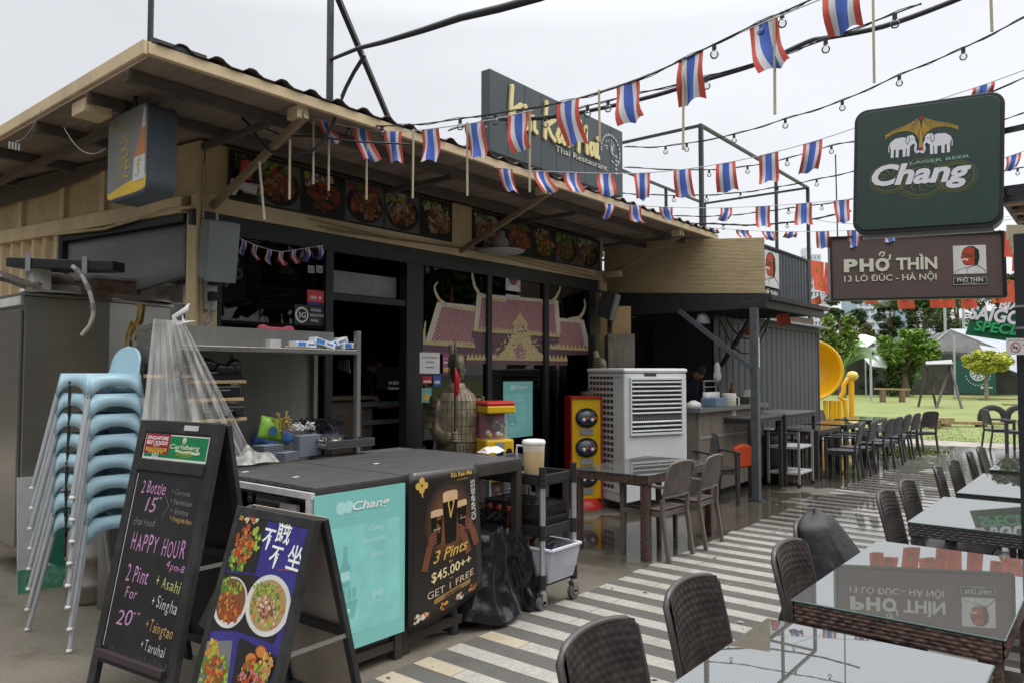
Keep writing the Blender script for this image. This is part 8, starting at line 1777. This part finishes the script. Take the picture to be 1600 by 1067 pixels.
red_bunting('red star flags bunched beside the right awning post', [(1560, 360, 9), (1585, 365, 9), (1620, 372, 9)], [(1578, 16, 40), (1590, 14, 60)])
red_bunting('high string of red star flags hidden behind the brown sign, mirrored in the glass table', [(1230, 330, 13), (1300, 348, 13), (1420, 352, 13), (1520, 350, 12.5), (1600, 340, 12)], [(1380, 24, 30), (1440, 24, 30), (1500, 24, 30), (1550, 24, 30)][:0])
mb = MB()
for k in range(12): px = 1574+k*2.6; q0 = PD(px, 352, 4.3); mb.tube([q0, q0+Vector((0, 0, -.08-.12*R.random()))], .006, 5)
one('stick_bundle', mb, STICK, 'bundle of pale flag sticks hanging from the awning by the post', 'sticks')
# ================================================================== BACKGROUND: LAWN FURNITURE, TREES, TENTS, TOWERS
def GD(px, D): q = PD(px, 600, D); return Vector((q.x, q.y, 0))
def zpx(py, D): return CAM_H+(582-py)*D/F
SY = mat('slide_yellow', (.80, .42, .01), .3, var=.04, coat=.2)
t = thing('yellow_slide', 'bright yellow playground dish and tube on legs beyond the container', 'play equipment', GD(1300, 27)); D = 27; c = PD(1270, 578, D)
ax = (RGT*.80-FWD*-.15+Vector((0, 0, .05))).normalized(); axd = (RGT*.50+FWD*.86).normalized()
M_ = axd.to_track_quat('Z', 'Y').to_matrix(); r0 = 45*D/F
MB().lathe(c-axd*.45, [(0, .95), (r0*.5, .85), (r0*.85, .45), (r0*.97, .0), (r0*1.03, .0), (r0*1.03, .12), (r0*.97, .55), (r0*.75, 1.0), (r0*.3, 1.2)], 40, M=M_).build('dish', SY, t); MB().lathe(c+axd*.42, [(0, .03), (.07, .02), (.07, -.05)], 12, M=M_).build('hub', BLACKM, t)
for px in (1290, 1299, 1305, 1312): q = PD(px, 640, D-.3); MB().tube([(q.x, q.y, 0), (q.x, q.y, zpx(625, D))], .09, 8).build('leg', SY, t)
t = thing('yellow_climber', 'bent yellow play post with a round knob beside the slide', 'play equipment', GD(1326, 28)); D = 28; q = lambda px, py: PD(px, py, D)
MB().tube([q(1313, 621), q(1318, 612), q(1319, 600), q(1324, 592), q(1331, 587)], .09, 8).build('arm', SY, t); MB().tube([q(1330, 588), Vector((q(1330, 600).x, q(1330, 600).y, 0))], .10, 8).build('leg', SY, t); MB().tube([q(1313, 621), q(1320, 626), Vector((q(1321, 600).x, q(1321, 600).y, 0))], .09, 8).build('leg', SY, t)
MB().lathe(q(1332, 587)+Vector((0, 0, -.18)), [(0, 0), (.16, .05), (.22, .18), (.16, .32), (0, .37)], 14).build('knob', mat('knob_yellow', (.72, .5, .12), .4), t)
BARK = mat('pale_log', (.34, .25, .14), .85, var=.3, stretch=(1, 1, 3)); BARKD = mat('log_brown', (.20, .14, .085), .9, var=.35)
def bench(px0, px1, py, ph, D, label, posts):
    a, b = PD(px0, py, D), PD(px1, py+(px1-px0)*.02, D); t = thing('log_bench', label, 'bench', a, 'rough log benches on the lawn'); MB().bar(a, b, .30, .09).build('plank', BARK, t)
    for f in posts: q = a.lerp(b, f); MB().tube([(q.x, q.y, 0), (q.x, q.y, q.z-.046)], .17, 10).build('stump', BARKD, t)
bench(1367, 1421, 607, 8, 42, 'pale log bench at the foot of the broad tree', (.22, .78))
bench(1427, 1487, 653.5, 8, 22.3, 'left of the two low log benches at the lawn edge', (.1, .55)); bench(1464, 1565, 659, 8, 23.0, 'right of the two low log benches at the lawn edge', (.12, .68))
bench(1490, 1600, 621, 8, 46, 'long low log rail before the fence at the right', (.4, .9)); bench(1568, 1600, 631, 8, 38, 'short log bench at the right edge of the lawn', (.3, .9))
TY = mat('tyre_black', (.03, .03, .03), .8, var=.2)
for px, lb in ((1551, 'left of the two half buried tyres on the lawn'), (1592, 'right of the two half buried tyres behind the post')):
    q = PD(px, 652, 24.5); MB_ = MB(); Mt = (FWD*.9+RGT*.3).normalized().to_track_quat('Z', 'Y').to_matrix(); MB_.lathe((q.x, q.y, .18), [(.26, -.12), (.40, -.13), (.43, -.06), (.43, .06), (.40, .13), (.26, .12), (.24, 0), (.26, -.12)], 26, M=Mt); one('tyre', MB_, TY, lb, 'tyre', 'tyres on the lawn')
# swing seat
t = thing('garden_swing', 'brown metal garden swing seat on the lawn', 'swing', GD(1466, 36)); D = 36; SWB = mat('swing_brown', (.075, .055, .05), .5)
tl, tr = PD(1449, 571, D), PD(1485, 570, D); 
for px0, pxa, pxb in ((1449, 1434, 1462), (1485, 1462, 1502)):
    top = PD(px0, 571, D); a = G(pxa, 625 if pxa < 1450 else 630); b = G(pxb, 630 if pxb > 1490 else 624)
    a = GD(pxa, D-1.0 if pxa > 1450 else D+.3); b = GD(pxb, D-1.4 if pxb > 1490 else D+1.0); MB().bar(top, a, .09).build('leg', SWB, t); MB().bar(top, b, .09).build('leg', SWB, t)
MB().bar(tl, tr, .09).build('top_bar', SWB, t); sa, sb = PD(1453, 612, D), PD(1483, 612, D); MB().bar(sa, sb, .5, .06).build('seat', SWB, t)
mb = MB(); 
for k in range(13): f = k/12; a = sa.lerp(sb, f); mb.bar(a, a+Vector((0, 0, .55+.12*sin(f*pi*3)))+FWD*.1, .03)
mb.bar(sa+Vector((0, 0, .55))+FWD*.1, sb+Vector((0, 0, .55))+FWD*.1, .05); mb.build('seat_back', SWB, t)
for a, b in ((tl, sa), (tr, sb)): MB().bar(a, b, .04).build('hanger', SWB, t)
MB().slab([PD(1446, 566, D+.4), PD(1487, 563, D+.4), PD(1489, 569, D-.4), PD(1447, 570, D-.4)], Vector((0, 0, .05))).build('canopy', mat('canopy_grey', (.30, .31, .31), .8), t)
# fence and banner at the back of the lawn
FD = 56; MESH = mat('mesh_fence', (.055, .06, .052), .9, var=.35, scale=1.2); FP = mat('fence_pole', (.42, .46, .47), .5, metal=.3)
t = thing('mesh_fence', 'dark green shade mesh fence along the back of the lawn', 'fence', GD(1450, FD)); 
for k in range(9):
    a, b = GD(1260+k*44, FD+.3), GD(1260+(k+1)*44, FD+.3); MB().slab([a, b, b+Vector((0, 0, 2.9+.2*sin(k*2))), a+Vector((0, 0, 2.9+.2*sin(k*2-2)))], FWD*.05).build('mesh_panel', MESH, t)
for px, pt, dd in ((1361, 543, 44), (1492, 524, 50)): q = GD(px, dd); MB().tube([q, Vector((q.x, q.y, zpx(pt, dd)))], .07, 8).build('pole', FP, t)
t = thing('green_banner', 'dark green banner with a white fruit slice print hung on the back fence', 'banner', GD(1530, 50)); fr = Fr(PD(1494, 613, 50), RGT, (0, 0, 1)); Wb = (1556-1494)*50/F; Hb = (613-563)*50/F
mb = MB(); fr.poly(mb, [(0, 0), (Wb, -.1), (Wb, Hb-.05), (0, Hb)], 0, .04); mb.build('cloth', mat('banner_green', (.012, .075, .065), .6, var=.1, scale=.6), t)
def arcpts(cx, cy, r, a0, a1, n=18): return [(cx+r*cos(a0+(a1-a0)*i/n), cy+r*sin(a0+(a1-a0)*i/n)) for i in range(n+1)]
mb = MB(); cx, cy = Wb*.55, Hb*.62; fr.stroke(mb, arcpts(cx, cy, .50, 0, 2*pi), .10, .05)
for k in range(8): q = k*pi/4; fr.poly(mb, [(cx+.10*cos(q), cy+.10*sin(q)), (cx+.42*cos(q-.3), cy+.42*sin(q-.3)), (cx+.42*cos(q+.3), cy+.42*sin(q+.3))], .05)
mb2 = MB()
for k in range(15): q = pi*1.1+k*.21; fr.stroke(mb2, [(cx+.85*cos(q)-.03, cy+.85*sin(q)), (cx+.85*cos(q)+.03, cy+.85*sin(q)+.05)], .05, .05)
mb.build('slice_print', mat('banner_white', (.55, .6, .58), .6), t); mb2.build('lettering', mat('banner_white', (.5, .5, .5)), t); mb = MB(); fr.disc(mb, cx+.25, .35, .1, .05, 10); fr.rect(mb, cx+.42, .30, cx+.95, .38, .05); mb.build('logo_print', mat('banner_white', (.5, .5, .5)), t)
# netted greenhouse tents
NET = mat('shade_net', (.13, .13, .125), .9, var=.3, scale=.8); TW = mat('tent_white', (.50, .51, .50), .7, var=.12, scale=1); TS = mat('tent_slate', (.26, .29, .34), .6, var=.15, scale=.9)
t = thing('greenhouse_tent', 'large grey netted greenhouse tent with a peaked ridge at the right', 'tent', GD(1520, 66)); D = 64
pk_ = PD(1486, 515, D); l0 = PD(1448, 545, D); r0_ = PD(1600, 560, D-6); gl = Vector((l0.x, l0.y, 0)); gr = Vector((r0_.x, r0_.y, 0)); back = FWD*14+RGT*6
MB().add([gl, l0, pk_, r0_, gr], [(0, 1, 2, 3, 4)]).build('front_net', NET, t)
MB().slab([pk_, r0_, r0_+RGT*8+Vector((0, 0, -.6)), pk_+RGT*14+FWD*2+Vector((0, 0, .2))], Vector((0, 0, .05))).build('roof_net', TS, t); MB().slab([l0, pk_, pk_+back*.3, l0+back*.3-RGT*2], Vector((0, 0, .05))).build('roof_net', NET, t)
MB().tube([l0, pk_, r0_], .08, 6).build('edge_pole', FP, t)
for f in (.3, .6): q = pk_.lerp(r0_, f); MB().tube([Vector((q.x, q.y, 0)), q], .06, 6).build('upright', FP, t)
MB().slab([PD(1530, 540, D-7), PD(1602, 552, D-8), PD(1602, 587, D-12), PD(1545, 566, D-12)], Vector((0, 0, .05))).build('side_sheet', TS, t)
t = thing('greenhouse_tent', 'white sheeted tent roof between the two green trees', 'tent', GD(1340, 60)); D = 58
P_ = [PD(1300, 522, D), PD(1352, 524, D+4), PD(1372, 530, D+2), PD(1352, 545, D-4)]; MB().slab(P_, Vector((0, 0, .06))).build('roof_sheet', TW, t); MB().slab([PD(1300, 522, D), PD(1352, 545, D-4), PD(1362, 556, D-4), PD(1300, 560, D)], FWD*.1).build('side_net', NET, t)
for p in P_: MB().tube([Vector((p.x, p.y, 0)), p], .06, 6).build('upright', FP, t)
t = thing('greenhouse_tent', 'small white awning sheet behind the broad tree', 'tent', GD(1372, 52)); MB().slab([PD(1350, 560, 53), PD(1385, 552, 53), PD(1386, 575, 52), PD(1360, 572, 52)], Vector((0, 0, .05))).build('sheet', TW, t)
# far tall poles
for px, pt, lb in ((1479, 470, 'left of the two tall pale poles behind the tents'), (1508, 473, 'right of the two tall pale poles behind the tents')):
    q = GD(px, 78); q0 = Vector((q.x, q.y, 0)); one('tall_pole', MB().tube([q0, Vector((q.x, q.y, zpx(pt-4, 78)+1.5))], .13, 8), FP, lb, 'pole', 'tall poles behind the tents')
# trees -------------------------------------------------------------------------------------
def leafmats(n, c): return [mat(n+'_dark', tuple(v*.62 for v in c), .65, var=.2), mat(n, c, .6, var=.2), mat(n+'_light', tuple(min(1, v*1.5) for v in c), .6, var=.2)]
def tree(name, label, px, D, top, bot, wpx, col, trunk=.15, n=2600, leaf=.22, clumps=14, base=None, flat=1., grp=None, limbs=6, droop=0., seed=0, cat='tree', bare=.0, trunkcol=(.14, .105, .075)):
    rg_ = random.Random(seed+int(px)); c = GD(px, D); t = thing(name, label, cat, c, grp); zt_ = zpx(top, D); zb_ = max(.2, zpx(bot, D)); W_ = wpx*D/F
    TB = mat('bark_%.2f' % trunkcol[0], trunkcol, .9, var=.3); mb = MB(); cz = (zt_+zb_)/2; H2 = (zt_-zb_)/2
    mb.tube([c, c+Vector((.1*trunk, 0, zb_*.5)), c+Vector((0, 0, zb_+H2*.5))], [trunk, trunk*.8, trunk*.5], 8)
    cl = []
    for k in range(clumps):
        a = rg_.random()*2*pi; e_ = rg_.uniform(-1, 1); r_ = sqrt(max(0, 1-e_*e_*.8))*rg_.uniform(.45, .92)
        p = c+Vector((W_/2*r_*cos(a)*.85, W_/2*r_*sin(a)*.85, cz+H2*e_*.75)); cl.append((p, rg_.uniform(.20, .36)*min(W_/2, H2*1.4)))
    for k in range(limbs): p, r_ = cl[k % len(cl)]; s = c+Vector((0, 0, zb_+rg_.uniform(-.1, .5)*H2)); mb.tube([s, s.lerp(p, .5)+Vector((0, 0, .1*H2)), p], [trunk*.5, trunk*.32, trunk*.12], 6)
    mb.build('trunk', TB, t)
    col = (col[0]*.9, col[1]*.8, col[2]); lm = leafmats(name+'_leaf_%.2f_%.2f' % (col[0], col[1]), col); mb = MB(); V = []; Fc = []; Mi = []
    for i in range(n):
        p, r_ = cl[rg_.randrange(len(cl))]; d = Vector((rg_.gauss(0, 1), rg_.gauss(0, 1), rg_.gauss(0, 1))).normalized(); q = p+Vector((d.x*r_, d.y*r_, d.z*r_*flat*.8))*(rg_.random()**.4)
        if droop and rg_.random() < .5: q.z -= droop*rg_.random()
        s = leaf*rg_.uniform(.5, 1.3); u_ = Vector((rg_.gauss(0, 1), rg_.gauss(0, 1), rg_.gauss(0, .5))).normalized()*s; w_ = Vector((rg_.gauss(0, 1), rg_.gauss(0, 1), rg_.gauss(0, .7))).normalized()*s*.55
        b = len(V); V += [q-u_*.5, q+w_*.5, q+u_*.5, q-w_*.5]; Fc.append([b, b+1, b+2, b+3]); Mi.append(rg_.choice((0, 1, 1, 2)))
    mb.v = V; mb.f = Fc; mb.m = Mi; mb.sm = [False]*len(Fc); mb.build('crown', lm, t); return t
tree('broad_tree', 'broad bright green feathery tree at the middle of the far lawn', 1413, 52, 506, 580, 108, (.15, .30, .03), .35, 9000, .30, 26, flat=.55, droop=.9, limbs=10)
tree('round_shrub', 'dark creeper covered mass under the broad green tree', 1408, 52.5, 545, 608, 70, (.06, .12, .02), .3, 5200, .26, 18, droop=1.2, cat='shrub')
tree('yellow_tree', 'small round yellow green tree in front of the banner', 1541, 46, 545, 584, 92, (.52, .62, .08), .13, 11000, .20, 44, flat=.85, limbs=9, trunkcol=(.3, .25, .18))
tree('bamboo_tree', 'light green drooping tree beside the container roof', 1312, 46, 480, 545, 66, (.17, .29, .05), .12, 4600, .28, 16, droop=1.0)
tree('tall_dark_tree', 'tall dark tree rising behind the brown sign left end', 1320, 92, 430, 560, 76, (.045, .08, .025), .5, 5200, .55, 20)
tree('dark_tree', 'dark tree in front of the white tower', 1392, 95, 466, 530, 52, (.05, .085, .03), .4, 3800, .5, 14)
tree('bushy_tree', 'olive bushy tree between the tower and the white tent', 1352, 80, 505, 560, 50, (.10, .12, .03), .3, 2600, .4, 12)
tree('wide_tree', 'mid green wooded crown behind the tall poles', 1500, 105, 440, 560, 120, (.07, .12, .03), .5, 6000, .6, 26)
tree('wide_tree', 'green crown filling the gap right of the brown sign', 1585, 100, 410, 560, 90, (.07, .13, .03), .5, 5200, .6, 22)
tree('wide_tree', 'dark hedge like crown behind the netted tent', 1450, 110, 480, 570, 90, (.035, .07, .016), .5, 4200, .6, 18)
tree('low_tree', 'low green growth behind the yellow slide', 1335, 60, 560, 612, 60, (.05, .09, .018), .2, 3200, .35, 14)
tree('low_tree', 'reddish leaved shrub beside the yellow slide', 1300, 58, 525, 570, 46, (.16, .13, .05), .2, 2200, .3, 10)
tree('fence_shrub', 'dark green shrubs along the back fence left part', 1355, 57, 570, 615, 70, (.03, .06, .012), .15, 3600, .32, 14, cat='shrub'); tree('fence_shrub', 'dark green shrubs along the back fence right part', 1570, 60, 575, 615, 70, (.03, .055, .014), .15, 2600, .32, 12, cat='shrub')
# bare branching tree against the tower
c = GD(1440, 90); t = thing('bare_tree', 'dark tree with spreading bare limbs in front of the white tower', 'tree', c); mb = MB(); rb = random.Random(5)
def limb(p, d, L_, r_, k):
    q = p+d*L_; mb.tube([p, p.lerp(q, .5)+Vector((0, 0, .1*L_)), q], [r_, r_*.8, r_*.6], 6)
    if k:
        for j in range(3 if k > 2 else 2): limb(q, (d+RGT*rb.uniform(-.8, .8)+FWD*rb.uniform(-.3, .3)+Vector((0, 0, rb.uniform(-.1, .45)))).normalized(), L_*.72, r_*.6, k-1)
limb(Vector((c.x, c.y, 0)), Vector((0, 0, 1)), zpx(520, 90), .32, 0); limb(PD(1440, 520, 90), (Vector((0, 0, 1))+RGT*.5).normalized(), 2.6, .24, 4); limb(PD(1440, 520, 90), (Vector((0, 0, 1))-RGT*.7).normalized(), 2.4, .20, 3); mb.build('trunk', mat('bark_0.06', (.05, .04, .035), .9), t)
mb = MB()
for i in range(1500): q = PD(1440+rb.gauss(0, 26), 470+rb.gauss(0, 10), 90+rb.uniform(-1, 1)); u_ = Vector((rb.gauss(0, 1), rb.gauss(0, 1), rb.gauss(0, 1)))*.22; w_ = Vector((rb.gauss(0, 1), rb.gauss(0, 1), rb.gauss(0, 1)))*.14; mb.quad(q-u_, q+w_, q+u_, q-w_)
mb.build('crown', leafmats('bare_leaf', (.05, .09, .02))[1], t)
# banana like leaves beside the slide
t = thing('banana_plant', 'banana plant with long arching leaves beside the yellow slide', 'plant', GD(1330, 50)); c = PD(1318, 575, 50); BL2 = leafmats('banana_leaf', (.10, .21, .04))
for k, (dx, dz) in enumerate(((2.2, .3), (2.6, -.5), (1.6, 1.0), (-1.4, 1.5), (-.6, 2.0), (1.0, 1.7), (2.9, .0))):
    def lf(u, v, dx=dx, dz=dz): p = c+RGT*dx*u+Vector((0, 0, dz*u+1.1*sin(pi*u*.9)))+FWD*(.3*k-.9)*u; w_ = .34*sin(pi*min(1, u*.95+.05)); return p+Vector((0, 0, (v-.5)*w_))+FWD*(v-.5)*w_
    MB().grid(lf, 12, 2).build('leaf', BL2[k % 3], t)
MB().tube([Vector((c.x, c.y, 0)), c], .16, 8).build('stem', mat('stem_green', (.12, .16, .05), .6), t)
# distant towers
TWM = mat('tower_white', (.62, .65, .67), .7, var=.05, scale=.2); TWG = mat('tower_glass', (.30, .42, .48), .2, var=.2, scale=.3)
def tower(px0, px1, top, D, label, floor=3.0, stepb=0):
    a, b = GD(px0, D), GD(px1, D); zt_ = zpx(top, D); t = thing('apartment_tower', label, 'building', a, 'distant pale apartment towers'); u_ = (b-a).normalized(); Wt = (b-a).length; dep = FWD*16
    MB().slab([a, b, b+dep, a+dep], Vector((0, 0, zt_))).build('wall', TWG, t); nf = int(zt_/floor); z = zt_-nf*floor
    for k in range(max(0, nf-26), nf): zz_ = zt_-(nf-k)*floor; MB().slab([a-FWD*.9-u_*.3, b-FWD*.9+u_*.3, b, a], Vector((0, 0, 1.15))).build('balcony_band', TWM, t).location.z += zz_
    for j in range(5): p = a+u_*Wt*j/4; MB().slab([p-FWD*.7-u_*.35, p-FWD*.7+u_*.35, p+u_*.35, p-u_*.35], Vector((0, 0, zt_+.3))).build('pier', TWM, t)
    MB().slab([a+u_*Wt*.2+FWD*2, a+u_*Wt*.6+FWD*2, a+u_*Wt*.6+FWD*8, a+u_*Wt*.2+FWD*8], Vector((0, 0, 3.5))).build('roof_house', TWM, t).location.z += zt_
tower(1342, 1378, 462, 330, 'blue glazed apartment block behind the dark tree'); tower(1380, 1412, 452, 360, 'white apartment block rising just below the brown sign'); tower(1428, 1462, 440, 340, 'right pale apartment block with stepped white balconies')
tower(1262, 1284, 398, 300, 'tall glazed tower showing above the container by the red flags'); tower(1285, 1300, 424, 310, 'narrow glazed tower left of the brown sign')
# ================================================================== UNSEEN SURROUNDINGS ADDED TO DARKEN THE WINDOW REFLECTIONS (behind and beside the camera)
t = thing('unseen_stall', 'unseen dark stall walls and awnings added around the camera to darken window reflections', 'stall', (6.5, 3, 0))
MB().b2((5.6, -7, 0), (8.2, 13, 2.7)).build('wall', mat('stall_dark', (.06, .055, .05), .7, var=.3), t)
MB().b2((-16, -11, 0), (5, -9, 3.0)).build('wall', mat('stall_dark', (.06, .055, .05)), t); MB().b2((-16.4, -11.2, 3.003), (5.3, -8, 3.08)).build('awning', mat('stall_roof', (.1, .085, .07)), t)
MB().b2((-21, -11, 0), (-20.8, 1.5, 6.0)).build('wall', mat('stall_dark', (.06, .055, .05)), t)  # tall unseen wall added to keep bright sky out of the flank glass
MB().b2((3.9, -7, 2.72), (8.4, 13, 2.8)).build('awning', mat('stall_roof', (.10, .085, .07), .8), t)
for y in (-6, -2, 2, 6, 10): MB().b2((3.95, y, 0), (4.03, y+.08, 2.718)).build('post', BLACKM, t)
mb = MB(); rg_ = random.Random(4); G3 = lambda: Vector((rg_.gauss(0, 1), rg_.gauss(0, 1), rg_.gauss(0, 1))).normalized()  # unseen trees, added out of view so the glass mirrors less sky
for k in range(21):
    c = Vector((-24-rg_.random()*3, 1-4.4*(k-16), 0)) if k > 15 else Vector((12+rg_.uniform(0, 4), -9+4.4*k, 0)) if k < 11 else Vector((6-5.2*(k-11), -15-rg_.random()*2, 0))
    mb.use(3).tube([c, c+Vector((.2, 0, 4)), c+Vector((0, .3, 8))], [.3, .25, .12], 8)
    for i in range(1300):
        d = G3(); q = c+Vector((d.x*3.2, d.y*3.2, d.z*3.4))*(rg_.random()**.35)+Vector((0, 0, 7.0)); u_ = G3()*.42; w_ = G3()*.28; mb.use(i % 3).quad(q-u_, q+w_, q+u_, q-w_)
tag(mb.build('unseen_tree_belt', leafmats('rain_leaf', (.05, .09, .02))+[BARKD]), 'unseen belt of dark trees added across the path and behind the camera for darker reflections', 'trees', kind='stuff')
# dry leaves and scraps lying about the path
mb = MB(); rl = random.Random(8)
for k in range(170):
    x = PX0-1.2+rl.random()*3.2; y = 1.5+rl.random()**1.3*13; s = rl.uniform(.008, .028); a_ = rl.random()*6.3; d = Vector((cos(a_), sin(a_), 0)); e_ = Vector((-d.y, d.x, 0)); c = Vector((x, y, .008))
    mb.use(k % 3).add([c-d*s, c-e_*s*.4+Vector((0, 0, .003)), c+d*s, c+e_*s*.4+Vector((0, 0, .005))], [(0, 1, 2, 3)])
tag(mb.build('leaf_litter', [mat('dry_leaf', (.16, .09, .04), .8), mat('dark_leaf', (.05, .04, .025), .8), mat('paper_scrap', (.4, .38, .33), .8)]), 'small dry leaves and scraps scattered over the striped path', 'litter', kind='stuff')
